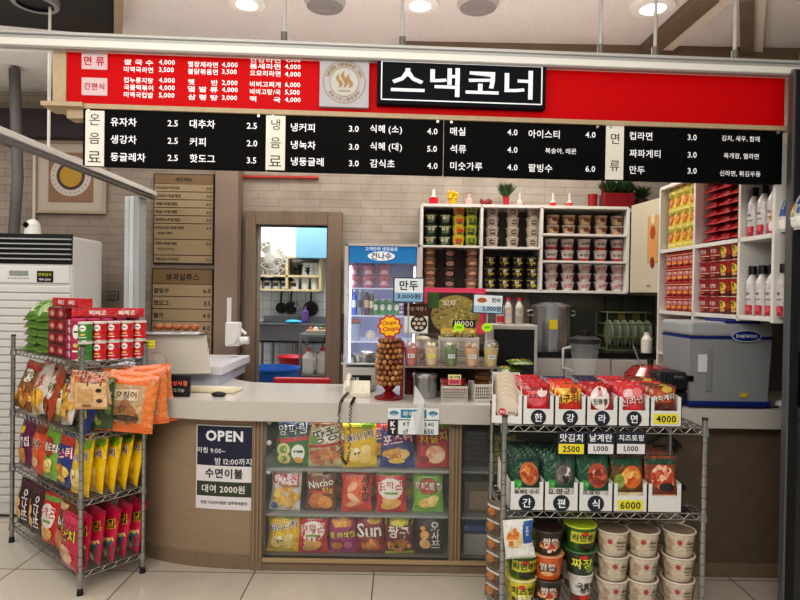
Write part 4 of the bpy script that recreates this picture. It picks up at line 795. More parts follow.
for i in range(5):
    e = empty('divider_tray', 'white open tray %s, %s from left on the top tier' % ((['with round sign'] * 4 + ['with yellow 4000 sign'])[i], ORD[i]), 'tray', (tx0 + tw * (i + .5), 2.69, RZ[2] + .005), 0, 'white trays on the top tier')
    tray(tw - .002, .34, .072, .132, .15).part('box', e)
    if i < 4: disc_sign('한강라면'[i], tw, .034, e)
    else: tag_sign('4000', tw, .036, e)
    ks = [['n1', 'n1', 'n1', 'n1', 'n1', 'n1'], ['n2', 'n2', 'n2', 'n1', 'purple', 'purple'], ['n3', 'n3', 'n3', 'purple', 'purple', 'purple'], ['n4', 'n4', 'n4', 'n3', 'n3', 'n4'], ['n5', 'n5', 'n5', 'n4', 'n5', 'n5']][i]
    for d, k in enumerate(ks):
        o = bpy.data.objects.new('ramen_pack', NM[k]); C.objects.link(o); o.location = (tx0 + tw * (i + .5) + random.uniform(-.004, .004), 2.722 + d * .05, RZ[2] + .026 + random.uniform(0, .008) + .002 * d)
        o.rotation_euler = (-.12 - .02 * d, 0, random.uniform(-.08, .08)); tag(o, '%s, %s in the %s top tier tray' % (NOOD[k][2], ORD[d], ORD[i]), 'ramen pack', 'ramen packs in the white trays')
# rice discs in a white box at the left end
rp = P(505, 424, 2.74)
e = empty('rice_disc_box', 'white open box at the left end of the rack top holding round rice snack packs', 'tray', (rp.x, 2.70, RZ[2] + .006), -.16)
tray(.135, .34, .035, .13, .19).part('box', e)
dm = MB(); n = 28; r = .056
dm.lathe([(.0001, 0), (r, 0), (r + .004, .002), (r, .005), (r * .93, .02), (.0001, .02)], [M('#cfc3b2', .4), M('#b8a890', .4), M('#b8a890', .4), M('#cdbfae', .4), M('#cdbfae', .4)], n=n)
dm.v = [(x, -z, y + r) for x, y, z in dm.v]
dm.add([(0, -.0215, r - .02)] , [], wp)
for cx, rr, c in ((-.02, .017, '#c8202c'),): dm.add([(cx, -.0212, r - .02)] + [(cx + rr * math.cos(2 * PI * j / 16), -.0212, r - .02 + rr * math.sin(2 * PI * j / 16)) for j in range(16)], [(0, 1 + j, 1 + (j + 1) % 16) for j in range(16)], M(c, .4))
dm.text('햇반', -.02, r - .02, M('#f6e8e8', .5), w=.024, y=-.022); dm.text('백미밥', .022, r - .024, M('#7a4a3a', .5), w=.032, y=-.0215)
dm = dm.thing('rice_disc', 'x', 'food pack')
for d in range(7):
    q = Matrix.Rotation(-.16, 3, 'Z') @ Vector((0, .03 + d * .042, 0))
    put(dm, USED, (rp.x + q.x, 2.70 + q.y, RZ[2] + .012 + d * .013), (-.22, 0, -.16), 'round cream instant rice pack, %s from front in the white box on the rack' % ORD[d], 'instant rice packs')
# middle tier pouches
PO = {
 'p1': ('#1f4a34', [('e', .25, .62, .62, .22, '#c8703a'), ('e', .25, .62, .48, .16, '#e09a5a'), ('c', .25, .62, .4, .12, 10, ['#b04a20', '#e8b070', '#d8843c']), ('q', -1, .86, 1, .95, '#16382a'), ('e', -.6, .42, .3, .1, '#3aa03c'), ('q', -1, .06, 1, .36, '#e0dcd4'), ('t', '들깨칼국수', 0, .28, .8, '#3a3430')], 'green pouch with orange bowl'),
 'p2': ('#24523c', [('e', .25, .62, .62, .22, '#55504a'), ('e', .25, .62, .48, .16, '#8a857a'), ('c', .25, .62, .4, .12, 10, ['#2a2a28', '#d8d4cc', '#6a665e']), ('e', -.6, .42, .3, .1, '#3aa03c'), ('q', -1, .06, 1, .36, '#dcd8d2'), ('t', '미역국', 0, .28, .7, '#3a3430')], 'green pouch with dark seaweed bowl'),
 'p3': ('#1f5a38', [('e', .25, .60, .66, .24, '#b8543c'), ('c', .25, .60, .5, .16, 14, ['#c86a4a', '#e8b89a', '#8a3424']), ('e', -.65, .42, .3, .1, '#3aa03c'), ('q', -1, .06, 1, .32, '#e0dcd4'), ('t', '육개장', -.2, .26, .6, '#3a3430')], 'green pouch with red stew'),
 'p4': ('#6e4a24', [('q', -1, .8, 1, .95, '#1c5234'), ('e', .25, .58, .66, .22, '#d8742c'), ('c', .2, .58, .6, .18, 16, ['#e8a04a', '#c8501c', '#f0c87a']), ('e', -.6, .5, .34, .14, '#8a9a3c'), ('q', -1, .06, 1, .3, '#e8d8b0')], 'brown and green pouch'),
 'p5': ('#8a4426', [('q', -1, .84, 1, .95, '#2a4a30'), ('e', .1, .6, .8, .24, '#c8603a'), ('c', .1, .6, .7, .2, 22, ['#e8946a', '#b8401c', '#f0c0a0']), ('e', .3, .42, .5, .08, '#2a2a30'), ('q', -1, .06, 1, .28, '#e8c8a8')], 'rust coloured noodle pouch'),
}
PM = {k: bag_mesh(.15, .235, .02, v[0], v[1], seed=i + 40, crimp=v[0]).mesh('food_pouch') for i, (k, v) in enumerate(PO.items())}
tw = (P(683, 500, 2.68).x - P(510, 500, 2.68).x) / 5; tx0 = P(510, 500, 2.68).x
for i in range(5):
    e = empty('divider_tray', 'white open tray %s, %s from left on the middle tier' % ((['with round sign'] * 3 + ['with yellow 6000 sign', 'without sign'])[i], ORD[i]), 'tray', (tx0 + tw * (i + .5), 2.69, RZ[1] + .005), 0, 'white trays on the middle tier')
    tray(tw - .002, .34, .075, .13, .15).part('box', e)
    if i < 3: disc_sign('간편식'[i], tw, .036, e)
    elif i == 3: tag_sign('6000', tw * .95, .032, e)
    for d in range(6):
        k = 'p%d' % (i + 1); o = bpy.data.objects.new('food_pouch', PM[k]); C.objects.link(o); o.location = (tx0 + tw * (i + .5) - .004 * d * (1 if i else 0), 2.715 + d * .045, RZ[1] + .012 + random.uniform(0, .006))
        o.rotation_euler = (-.16 - .02 * d, 0, random.uniform(-.05, .05) + .02 * d); tag(o, '%s, %s in the %s middle tier tray' % (PO[k][2], ORD[d], ORD[i]), 'food pouch', 'food pouches in the white trays')
# hanging price tags
for i, (x0, x1, a, b, c) in enumerate([(557.5, 585, '맛김치', '2500', '#e8dc3c'), (587, 614.5, '날계란', '1,000', '#dfe0e4'), (616, 646, '치즈토핑', '1,000', '#dfe0e4')]):
    p0 = P(x0, 454.5, 2.69); p1 = P(x1, 432, 2.69); w = p1.x - p0.x; h = p1.z - p0.z; m = MB()
    m.box(-w / 2, w / 2, 0, .002, 0, h, M('#262c3c', .5)); m.box(-w / 2 + .004, w / 2 - .004, -.001, 0, .004, h * .47, M(c, .5)); m.text(a, 0, h * .74, M('#eceef2', .5), w=w * .84, y=-.002, bold=.03); m.text(b, 0, h * .25, M('#26262a', .5), h=h * .27, y=-.002)
    m.cyl((0, .003, h), (0, .003, RZ[2] - .03 - p0.z), .0015, chrome, n=4)
    m.thing('hanging_price_tag', 'hanging price tag under the right rack top tier, %s' % ['reading 2500 on yellow', 'middle white one', 'right white one'][i], 'price tag', ((p0.x + p1.x) / 2, 2.69, p0.z))
# bottom tier cups
def bowl(body, lid, ops, prim=None): return cup_mesh(.057, .072, .112, [(.82, body), (1, body)], lid, ops, liprim=prim)
CUPS = {
 'tan': (bowl('#cfc2ae', '#8a7a68', [('e', -.25, .66, .15, .11, '#b8404a'), ('q', .15, .6, .75, .66, '#6a5a4a'), ('q', .1, .45, .7, .5, '#8a7a68'), ('q', .15, .32, .6, .36, '#a2937e'), ('e', -.85, .5, .2, .25, '#b8a28a'), ('e', 1.25, .5, .3, .4, '#d8b87a')], '#d8d0c4'), 'beige rice cup'),
 'black': (bowl('#2c2828', '#3a2420', [('e', 0, .5, .7, .26, '#8a5a3c'), ('t', '짬뽕', .0, .62, .5, '#f0e4dc'), ('c', 0, .34, .6, .14, 12, ['#c83a2c', '#e0945a', '#e8d0b0'])], '#4a4444'), 'black noodle cup'),
 'yellow': (bowl('#3c6a2c', '#b8c83c', [('q', -1, .35, 1, .85, '#c8c83c'), ('e', -.1, .76, .25, .1, '#d83a2c'), ('t', '라면볶이', 0, .6, .9, '#2a4a24'), ('e', 0, .2, .5, .16, '#2a2a20')], '#c8d83c'), 'green and yellow noodle cup'),
 'yellow2': (bowl('#d8cc3c', '#e0d85a', [('e', -.1, .78, .22, .1, '#d83a2c'), ('t', '치즈밥', 0, .6, .8, '#2a4a24'), ('c', 0, .25, .7, .16, 12, ['#f0e8a0', '#5a5a2a', '#f8f4d0'])], '#e4e0b0'), 'bright yellow noodle cup'),
 'orange': (bowl('#d8682c', '#c8a07a', [('e', 0, .5, .6, .24, '#5a4034'), ('t', '짬뽕', 0, .6, .5, '#f0e0d0'), ('e', 0, .3, .4, .1, '#e8b080')], '#e8a070'), 'orange noodle cup'),
 'greenblack': (bowl('#2c3a2c', '#3a5a3c', [('e', .1, .84, .25, .1, '#c83a2c'), ('t', '짜장', 0, .55, .7, '#e8ec4a'), ('e', .5, .3, .3, .16, '#7aa03c')], '#4a7a4a'), 'dark green noodle cup'),
 'white': (cup_mesh(.042, .056, .135, [(.3, '#7a2c22'), (1, '#dcd8d4')], '#d8d4cc', [('t', '국물떡', 0, .66, .8, '#2a2624'), ('t', '볶이', 0, .5, .5, '#2a2624'), ('e', 0, .22, .5, .12, '#c83a24')]), 'tall white cup'),
}
CM = {k: v[0].mesh('noodle_cup') for k, v in CUPS.items()}
cols = [(521, [None, None, None]), (547, ['black', 'orange', 'black']), (580, ['white', 'greenblack', 'yellow']), (612, ['tan'] * 3), (642, ['tan'] * 3), (678, ['tan'] * 3)]
cols[0] = (521, ['yellow2', 'yellow', None])
for c, (px, ks) in enumerate(cols):
    for d in range(2):
        x = P(px, 560, 2.78).x + (.0 if d == 0 else .012); y = 2.775 + d * .14
        for r, k in enumerate(ks):
            if not k: continue
            o = bpy.data.objects.new('noodle_cup', CM[k]); C.objects.link(o); o.location = (x + random.uniform(-.003, .003), y, RZ[0] + .005 + r * .1125 + (.022 if (c == 2 and r > 0) else 0)); o.rotation_euler = (0, 0, random.uniform(-.25, .25))
            tag(o, '%s, %s from bottom, %s stack, %s row of bottom tier' % (CUPS[k][1], ORD[r], ORD[c], ['front', 'back'][d]), 'cup food', 'cups on the bottom tier')
# pouch and small bags clipped at the left end
DES['bluewhite'] = (D('#dcdcd8', [('q', .3, .4, 1, .96, '#2a5a9a'), ('t', '오징어', .62, .7, .3, '#f0f0f4', PI / 2), ('e', -.3, .55, .5, .24, '#e8c07a'), ('c', -.3, .55, .5, .2, 12, ['#e8a04a', '#f0d8a0', '#c8742c']), ('q', -.9, .06, .9, .3, '#e8e8e4')]), 'white and blue snack pouch with yellow chips')
put_bag('bluewhite', P(520, 558, 2.66), .135, .17, 'hanging at the left of the lowest tier', lean=-.05, roll=-.08, t=.03)
DES['sidepack'] = (D('#5c4c40', [('e', .0, .5, .5, .24, '#a8703c'), ('q', -1, .7, 1, .8, '#c8c4bc'), ('e', .4, .3, .2, .1, '#5a3c28')]), 'small white and tan snack packet')
for i in range(6): put_bag('sidepack', (RX0 - .03, 2.76 + .02 * (i % 2), .56 - i * .075), .11, .09, 'on the right rack left side, %s from top' % ORD[i], rz=-1.0, lean=-.1, t=.04, group='small packets on the rack side')
# ================================================================ things on the countertop
CZ = CT + .001
def at(px, D_, z=CZ): p = P(px, 380, D_); return (p.x, D_, z)
steel = M('#b4b6b8', .22, metal=.85)
# till display seen from behind, with papers on top
p = at(178, 3.72)
e = empty('till_monitor', 'white point of sale monitor seen from behind at the left end of the counter', 'till', p, math.radians(14))
W_ = M('#d8d4cc', .45)
m = MB(); vs = []
pr = [(-.02, .10), (.20, .08), (.05, .34), (-.10, .36)]
for x in (-.24, .16): vs += [(x + (.03 if i in (0, 1) and x > 0 else 0), y, z) for i, (y, z) in enumerate(pr)]
m.add(vs, [(0, 1, 2, 3), (4, 7, 6, 5), (0, 4, 5, 1), (1, 5, 6, 2), (2, 6, 7, 3), (3, 7, 4, 0)], W_); m.part('casing', e)
m = MB(); m.box(-.245, .165, -.115, .06, .345, .352, M('#2a2624', .4)); m.T = Matrix.Translation((0, 0, 0)); m.part('screen_rim', e)
m = MB(); m.lathe([(.0001, 0), (.10, 0), (.105, .015), (.07, .10), (.065, .20), (.05, .235), (.0001, .24)], M('#cfcac0', .4), c=(-.12, -.06, 0), n=24); m.part('stand', e)
m = MB(); m.box(-.22, .12, -.115, .05, .353, .358, M('#d0d0d6', .5), .001)
for i in range(4):
    for j in range(3): m.box(-.20 + i * .078, -.14 + i * .078, -.105 + j * .05, -.07 + j * .05, .358, .3585, M(['#5a6690', '#a8acb8'][(i + j) % 2], .5))
m.thing('paper_slips', 'blue and white paper slips lying on top of the till monitor', 'paper', None); o = C.objects[-1] if False else bpy.data.objects['paper_slips']; o.location = Vector(p) + Vector((-.02, -.08, .352)); o.rotation_euler = (0, 0, math.radians(14))
m = MB(); rs = random.Random(4)
for i in range(5): m.ball((-.12 + i * .055, .0, .03), .028, M('#a8643c', .5, noise=.2), sc=(1, 1, .8))
m.thing('egg_row', 'row of brown boiled eggs lying behind the till monitor top', 'eggs', Vector(p) + Vector((-.02, .06, .353)))
# small black sign with red text
a = P(165, 393.5, 3.47); w = P(190, 380, 3.47).x - a.x; h = .12; m = MB()
m.box(-w / 2, w / 2, -.01, .01, 0, h, M('#121214', .35), .002); m.text('외상사절', 0, h * .64, M('#d8604a', .5, emit=.3), w=w * .78, y=-.0115); m.text('카드가능', 0, h * .3, M('#c8c4c0', .5), w=w * .6, y=-.0115); m.thing('counter_sign', 'small black counter sign with red letters beside the till', 'sign', (a.x + w / 2, 3.47, CZ), rot=(-.12, 0, 0))
# keyboard and mouse
p = at(212, 3.68); e = empty('keyboard', 'cream keyboard lying at the back of the counter beside the till', 'keyboard', p, -.12)
MB().box(-.17, .17, -.07, .07, 0, .018, M('#d8d0b0', .5), .004).part('base', e)
m = MB()
for r in range(4):
    for c in range(14): m.box(-.155 + c * .0222, -.137 + c * .0222, -.055 + r * .028, -.032 + r * .028, .018, .025, M('#e8e2cc', .5))
m.part('keys', e)
p = at(219, 3.5); m = MB(); m.ball((0, 0, .012), .045, M('#18181a', .3), 14, (1, .6, .35)); m.tube([(.04, 0, .008), (.09, .04, .004), (.05, .1, .004), (-.1, .13, .004)], .002, M('#ccc', .5)); m.thing('mouse', 'small black mouse with a pale cable in front of the keyboard', 'mouse', p)
# telephone with coiled cord
p = at(357, 3.62); e = empty('telephone', 'cream desk telephone with keypad and black coiled cord', 'telephone', p, .05)
tm = M('#d6d2c0', .45); m = MB(); m.add([(-.08, -.09, 0), (.08, -.09, 0), (.08, .09, 0), (-.08, .09, 0), (-.08, -.09, .025), (.08, -.09, .025), (.08, .09, .075), (-.08, .09, .075)], [(3, 2, 1, 0), (4, 5, 6, 7), (0, 1, 5, 4), (1, 2, 6, 5), (2, 3, 7, 6), (3, 0, 4, 7)], tm); m.part('base', e)
m = MB()
for r in range(4):
    for c in range(3): x = .005 + c * .024; y = -.06 + r * .026; z = .025 + (y + .09) * .278; m.box(x, x + .017, y, y + .016, z - .002, z + .006, M('#efeee6', .4))
m.part('keypad', e)
m = MB(); m.tube([(-.05, -.095, .05), (-.052, -.05, .068), (-.052, .05, .095), (-.05, .095, .10)], [.019, .014, .014, .019], tm, 10); m.part('handset', e)
m = MB(); c0 = P(345, 392, 3.5); path = []; P0 = [(-.05, -.10, .03), (-.075, -.20, .012), (-.085, -.285, .0), (-.09, -.305, -.06), (-.085, -.31, -.20), (-.07, -.315, -.30), (-.045, -.315, -.33), (-.03, -.315, -.26), (-.03, -.31, -.10), (-.025, -.30, -.0), (-.015, -.25, .012), (-.01, -.17, .012)]
n = 260
for i in range(n):
    t = i / (n - 1) * (len(P0) - 1); k = min(int(t), len(P0) - 2); f = t - k; a = Vector(P0[k]).lerp(Vector(P0[k + 1]), f); d = (Vector(P0[k + 1]) - Vector(P0[k])).normalized(); q = d.orthogonal().normalized(); r_ = d.cross(q)
    ang = i * 1.25; path.append(a + (q * math.cos(ang) + r_ * math.sin(ang)) * .0075)
m.tube(path, .0028, M('#141416', .4), 4); m.part('coiled_cord', e, 'black coiled cord looping over the counter edge')
# scale behind it
p = at(361, 3.86); e = empty('kitchen_scale', 'grey counter scale with steel tray behind the telephone', 'scale', p, 0)
m = MB(); m.box(-.10, .10, -.09, .10, 0, .15, M('#b9b8b2', .45), .01); m.part('body', e)
m = MB(); m.box(-.07, .07, -.093, -.09, .05, .10, M('#15191a', .3)); m.text('저울', -.03, .075, M('#d8e0dc', .5), w=.05, y=-.095); m.part('display', e)
m = MB(); m.box(-.12, .12, -.11, .12, .165, .18, steel, .006); m.cyl((0, 0, .15), (0, 0, .17), .03, steel); m.part('tray', e)
m = MB(); m.cyl((0, 0, .0), (0, 0, .045), .07, steel, r1=.085, n=20); m.ball((.02, 0, .05), .05, M('#c8ccce', .2, metal=.7), 12, (1, 1, .4)); m.thing('steel_bowl', 'shiny steel bowl sitting on the scale tray', 'bowl', (p[0] + .02, p[1], CZ + .181))
# lollipop tree
p = at(389, 3.52); e = empty('lollipop_stand', 'tall lollipop tree on a red base with a flower shaped sign', 'stand', p, 0)
rd = M('#7a0e16', .3, coat=.4)
m = MB(); m.lathe([(.0001, 0), (.085, 0), (.085, .012), (.05, .02), (.02, .045), (.045, .075), (.02, .08), (.018, .34), (.0001, .34)], rd, n=20); m.part('base', e)
m = MB(); rs = random.Random(2)
cc = ['#7a4a24', '#b07a40', '#96602c', '#c09058', '#7a341c', '#a0682c', '#8a5a2a']
for r in range(9):
    z = .095 + r * .031; R = .058 + .012 * math.sin(r * .35 + .5)
    for k in range(13):
        a = 2 * PI * (k + .5 * (r % 2)) / 13; m.ball((R * 1.0 * math.cos(a), R * math.sin(a), z), .0155, film(rs.choice(cc)), 8); 
        
o = m.part('lollipops', e, 'brown and caramel wrapped lollipops'); o['kind'] = 'stuff'
m = MB(); n = 64; R = .068; zc = .425
def fl(rr, y, c, cz=zc):
    vs = [(0, y, cz)] + [((rr + .006 * rr / .068 * math.cos(10 * t)) * math.cos(t), y, cz + (rr + .006 * rr / .068 * math.cos(10 * t)) * math.sin(t) * .95) for t in [2 * PI * i / n for i in range(n)]]
    m.add(vs, [(0, 1 + i, 1 + (i + 1) % n) for i in range(n)], M(c, .4, emit=.1))
fl(R, -.03, '#c01c1c'); fl(R * .84, -.032, '#f0c020'); m.add([(x, -.028, z) for x, y, z in m.v[:n + 1]], [(0, 1 + (i + 1) % n, 1 + i) for i in range(n)], M('#a01818', .4))
m.text('Chupa', -.004, zc + .018, M('#c01c1c', .4), w=.085, y=-.034, rot=.12, bold=.03); m.text('Chups', .004, zc - .017, M('#c01c1c', .4), w=.09, y=-.034, rot=.12, bold=.03); m.cyl((0, -.02, .33), (0, -.02, .40), .004, rd); m.part('flower_sign', e, 'red and yellow flower shaped sign')
MB().box(.065, .085, -.03, .05, 0, .34, rd, .004).thing('red_post', 'narrow glossy red upright panel beside the lollipop tree', 'panel', (p[0], 3.53, CZ))
# drink display stand
s0 = P(402, 380, 3.5).x; s1 = P(500, 380, 3.5).x; sz = P(450, 366.5, 3.5).z
e = empty('display_stand', 'low steel display shelf on the counter carrying five smoothie cups', 'shelf', ((s0 + s1) / 2, 3.5, CZ)); hw = (s1 - s0) / 2; hz = sz - CZ
m = MB(); m.box(-hw, hw, 0, .34, hz - .012, hz, M('#8f8478', .25, metal=.4), .002); m.part('top', e)
for x in (-hw + .01, hw - .01):
    for y in (.012, .33): MB().cyl((x, y, 0), (x, y, hz - .01), .008, steel).part('leg', e)
MB().box(-hw + .01, hw - .01, .32, .335, .0, hz - .014, M('#2e2824', .6)).part('back_panel', e)
sm = [('#c4625a', '#b8404a', 'pink red', '딸기'), ('#dcc294', '#e8dcb0', 'cream yellow', '바나나'), ('#5a7a34', '#8aa060', 'green', '키위'), ('#dcae84', '#c8604a', 'peach coloured', '망고'), ('#ccb46c', '#b8c078', 'pale yellow green', '참외')]
clr = M('#e8ecec', .08, alpha=.13, coat=.3)
for i, (c1, c2, w_, t) in enumerate(sm):
    p = P([411, 431.5, 451, 472, 491][i], 366, 3.545); e = empty('smoothie_cup', '%s smoothie in a clear domed plastic cup on the display stand' % w_, 'drink', (p.x, 3.555, sz + .001), 0, 'smoothie cups')
    m = MB(); m.lathe([(.0001, 0), (.031, 0), (.044, .105), (.0001, .105)], [M('#d8d0c0'), film(c1), film(c2)], n=20); m.part('drink', e)
    m = MB(); m.box(-.02, .02, -.0425, -.041, .045, .068, M(['#dfe4e6', '#e8e07a', '#dfe4e6', '#dfe4e6', '#dfe4e6'][i], .5)); m.text(t, 0, .0565, M('#3a3a3a', .5), w=.028, y=-.0435); m.part('name_sticker', e)
    m = MB(); m.lathe([(.032, 0), (.0455, .112), (.048, .113), (.048, .118), (.045, .13), (.03, .152), (.018, .157)], clr, n=22); m.part('dome_cup', e, 'clear plastic cup with domed lid')
    m = MB(); rs = random.Random(i)
    for k in range(6): m.ball((rs.uniform(-.022, .022), rs.uniform(-.022, .022), .112 + rs.uniform(0, .016)), .011, film([c2, '#e8dcc8', c1][k % 3]), 8)
    m.part('topping', e)
# under the stand
p = at(425, 3.585); e = empty('steel_canister', 'brushed steel canister with lid under the display stand', 'canister', p)
m = MB(); m.lathe([(.0001, 0), (.072, 0), (.072, .12), (.074, .125)], steel, n=28); m.part('body', e); m = MB(); m.lathe([(.076, .122), (.078, .135), (.07, .148), (.0001, .15)], M('#c4c6c8', .2, metal=.8), n=28); m.part('lid', e)
p = at(409, 3.72); m = MB(); m.lathe([(.0001, 0), (.05, 0), (.05, .15), (.0001, .15)], M('#5a1418', .4)); m.thing('red_tin', 'dark red round tin half hidden behind the steel canister', 'tin', p)
def basket(w, d, h, mt, name, label, loc_, rz=0):
    m = MB(); t = .003; nx, nz = max(4, int(w / .012)), 4
    m.box(-w / 2, w / 2, 0, d, 0, t, mt)
    for (ax, y) in (('x', 0), ('x', d)):
        for z0, z1 in ((0, h * .15), (h * .85, h)): m.box(-w / 2, w / 2, y - t / 2, y + t / 2, z0, z1, mt)
        for k in range(1, 4): m.box(-w / 2, w / 2, y - t / 2, y + t / 2, h * (.15 + .175 * k) - .002, h * (.15 + .175 * k) + .002, mt)
        for k in range(nx + 1): x = -w / 2 + w * k / nx; m.box(x - .002, x + .002, y - t / 2, y + t / 2, 0, h, mt)
    for x in (-w / 2, w / 2): m.box(x - t / 2, x + t / 2, 0, d, 0, h, mt)
    m.box(-w / 2 - .004, w / 2 + .004, -.004, 0, h - .008, h, mt); return m.thing(name, label, 'basket', loc_, rz)
wm = M('#dedbd2', .45)
basket(.145, .14, .085, wm, 'white_basket', 'small white plastic basket in the middle under the display stand', at(455, 3.47))
basket(.115, .16, .10, wm, 'white_basket', 'white plastic basket of brown packs at the right end under the stand', at(485, 3.46), .12)
cbx = flat_pack('p', '#8c2a24', [('e', 0, .5, .6, .2, '#c8483c'), ('q', -.6, .45, .6, .52, '#e8d8b0')], .11, .07, .025, 12).thing('snack_bar', 'x', 'snack pack')
for i in range(4): put(cbx, USED, (at(455, 3.5)[0] + (i % 2) * .05 - .025, 3.52 + .03 * (i // 2), CZ + .03 + .022 * (i // 2)), (-.3, 0, .1 * i), 'red snack bar standing in the middle white basket, %s of four' % ORD[i], 'red snack bars')
cb2 = flat_pack('p', '#6a4630', [('c', 0, .5, .8, .35, 20, ['#8a6040', '#50301c', '#b08860'])], .10, .075, .03, 13).thing('nut_packet', 'x', 'snack pack')
for i in range(5): put(cb2, USED, (at(486, 3.5)[0] - .005, 3.56, CZ + .012 + .033 * i), (-PI / 2 + .35, 0, .1 * (i % 2)), 'brown nut packet, %s from bottom in the right hand basket' % ORD[i], 'brown nut packets')
price_card('price_flag', 'yellow and pink price flag on a stick over the middle white basket', Vector((at(454.5, 3.46)[0], 3.455, P(454, 384.5, 3.46).z)), .075, .058, '#e4dc9a', ['2개', '1000'], stick=.07)
m = MB(); pc = P(454.5, 384, 3.45); m.box(-.0375, .0375, -.002, -.001, 0, .026, M('#e0607a', .5)); m.text('1000', 0, .013, M('#6a1424', .5), w=.05, y=-.003); m.thing('price_strip', 'pink strip along the bottom of the yellow price flag', 'price tag', Vector((at(454.5, 3.46)[0], 3.452, pc.z)))
# triangular plastic piece over the wifi sheet
a, b, c, d = P(415, 385, 3.40), P(407, 434, 3.31), P(424, 434, 3.31), P(424.5, 400, 3.34)
m = MB(); n_ = 5
m.add([a, b, (b + c) / 2 + Vector((0, -.012, 0)), c, d, (a + b) / 2 + Vector((.01, -.01, 0))], [(0, 5, 2, 4), (5, 1, 2), (4, 2, 3)], M('#d4d6d8', .3, alpha=.85)); m.thing('plastic_sleeve', 'pointed translucent white plastic sleeve hanging over the counter edge', 'sleeve')
# upper things on the stand, behind the cups
bx = at(459, 3.68)[0]
wb = basket(.24, .12, .155, wm, 'white_basket', 'perforated white basket of gold packets behind the smoothie cups', (bx, 3.70, sz + .001))
gp = flat_pack('p', '#b89a34', [('q', -.7, .35, .7, .6, '#2a2418'), ('t', 'HAPPY', 0, .48, .6, '#f0e4a0'), ('e', .5, .8, .3, .1, '#e8d47a')], .115, .085, .02, 14).thing('gold_packet', 'x', 'snack pack')
for i in range(4): put(gp, USED, (bx - .055 + (i % 2) * .11, 3.715 + .04 * (i // 2), sz + .125), (-.15, 0, .04), 'gold packet standing in the rear white basket, %s %s' % (['left', 'right'][i % 2], ['front', 'back'][i // 2]), 'gold packets')
def burst(px, py, w_):
    p = P(px, py, 3.60); m = MB(); n = 36; vs = [(0, 0, 0)] + [((.030 if k % 3 else .037) * math.cos(2 * PI * k / n), 0, (.024 if k % 3 else .030) * math.sin(2 * PI * k / n)) for k in range(n)]
    m.add(vs, [(0, 1 + i, 1 + (i + 1) % n) for i in range(n)], M('#a8e01c', .45, emit=.25)); m.text('1,000', 0, 0, M('#3a5a14', .5), w=.038, y=-.002); m.cyl((0, .003, -(p.z - sz)), (0, .003, 0), .002, M('#c8c8c0', .4), n=5); m.thing('price_burst', 'bright lime starburst price tag on a stick ' + w_, 'price tag', p)
burst(459, 327.5, 'above the gold packets'); burst(487, 327.5, 'above the rightmost smoothie cup')
# photo boards
def board(name, label, px0, py0, px1, py1, D_, draw_, frame='#1c3650', base='#dfe8ec', stick=True, rot=0, stand_z=CZ):
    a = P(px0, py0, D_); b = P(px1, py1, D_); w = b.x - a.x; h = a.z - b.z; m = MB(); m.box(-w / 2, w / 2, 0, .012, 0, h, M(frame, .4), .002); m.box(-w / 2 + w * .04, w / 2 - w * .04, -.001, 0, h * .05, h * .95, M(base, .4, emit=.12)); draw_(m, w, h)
    if stick: m.cyl((0, .006, stand_z - b.z), (0, .006, 0), .005, M('#b8b8b4', .4))
    return m.thing(name, label, 'sign', ((a.x + b.x) / 2, D_, b.z), rot=(0, rot, 0))
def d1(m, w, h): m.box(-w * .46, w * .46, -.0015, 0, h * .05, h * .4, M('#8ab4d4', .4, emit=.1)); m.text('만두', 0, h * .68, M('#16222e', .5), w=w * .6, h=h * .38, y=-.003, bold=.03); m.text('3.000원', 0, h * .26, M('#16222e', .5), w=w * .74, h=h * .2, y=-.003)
board('dumpling_sign', 'square pale blue dumpling price sign reading 3.000 in front of the fridge', 393.5, 277, 424, 303, 3.62, d1, stand_z=sz)
def d2(m, w, h):
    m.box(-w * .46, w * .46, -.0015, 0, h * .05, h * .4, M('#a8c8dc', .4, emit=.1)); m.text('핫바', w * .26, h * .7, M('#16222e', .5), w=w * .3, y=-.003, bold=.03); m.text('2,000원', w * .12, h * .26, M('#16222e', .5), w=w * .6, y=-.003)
    m.add([(-w * .2 + w * .16 * math.cos(t), -.002, h * .68 + h * .13 * math.sin(t)) for t in [2 * PI * k / 14 for k in range(14)]], [tuple(range(14))], M('#b86a3c', .5))
board('hot_bar_sign', 'small blue framed price sign reading 2,000 beside the pizza poster', 472.5, 294, 503, 314, 3.62, d2, rot=.03, stand_z=sz)
def d3(m, w, h):
    m.box(-w * .5, w * .5, -.002, 0, h * .58, h, M('#5a2c1c', .5)); m.text('구운계란 !', 0, h * .82, M('#f0e0c8', .5), w=w * .8, y=-.004)
    vs = [(w * .12 + w * .34 * math.cos(t), -.003, h * .34 + w * .34 * math.sin(t)) for t in [2 * PI * k / 24 for k in range(24)]]; m.add(vs, [tuple(range(24))], M('#241a16', .4))
    for k in range(7):
        t = 2 * PI * k / 6; r = w * .2 if k < 6 else 0; cx, cz = w * .12 + r * math.cos(t), h * .34 + r * math.sin(t); m.add([(cx + w * .085 * math.cos(q), -.004, cz + w * .07 * math.sin(q)) for q in [2 * PI * j / 10 for j in range(10)]], [tuple(range(10))], M('#d8cbb4', .5))
board('egg_poster', 'brown and white roasted egg poster below the dumpling sign', 404, 303, 428, 334, 3.80, d3, frame='#d8d0c4', stand_z=sz)
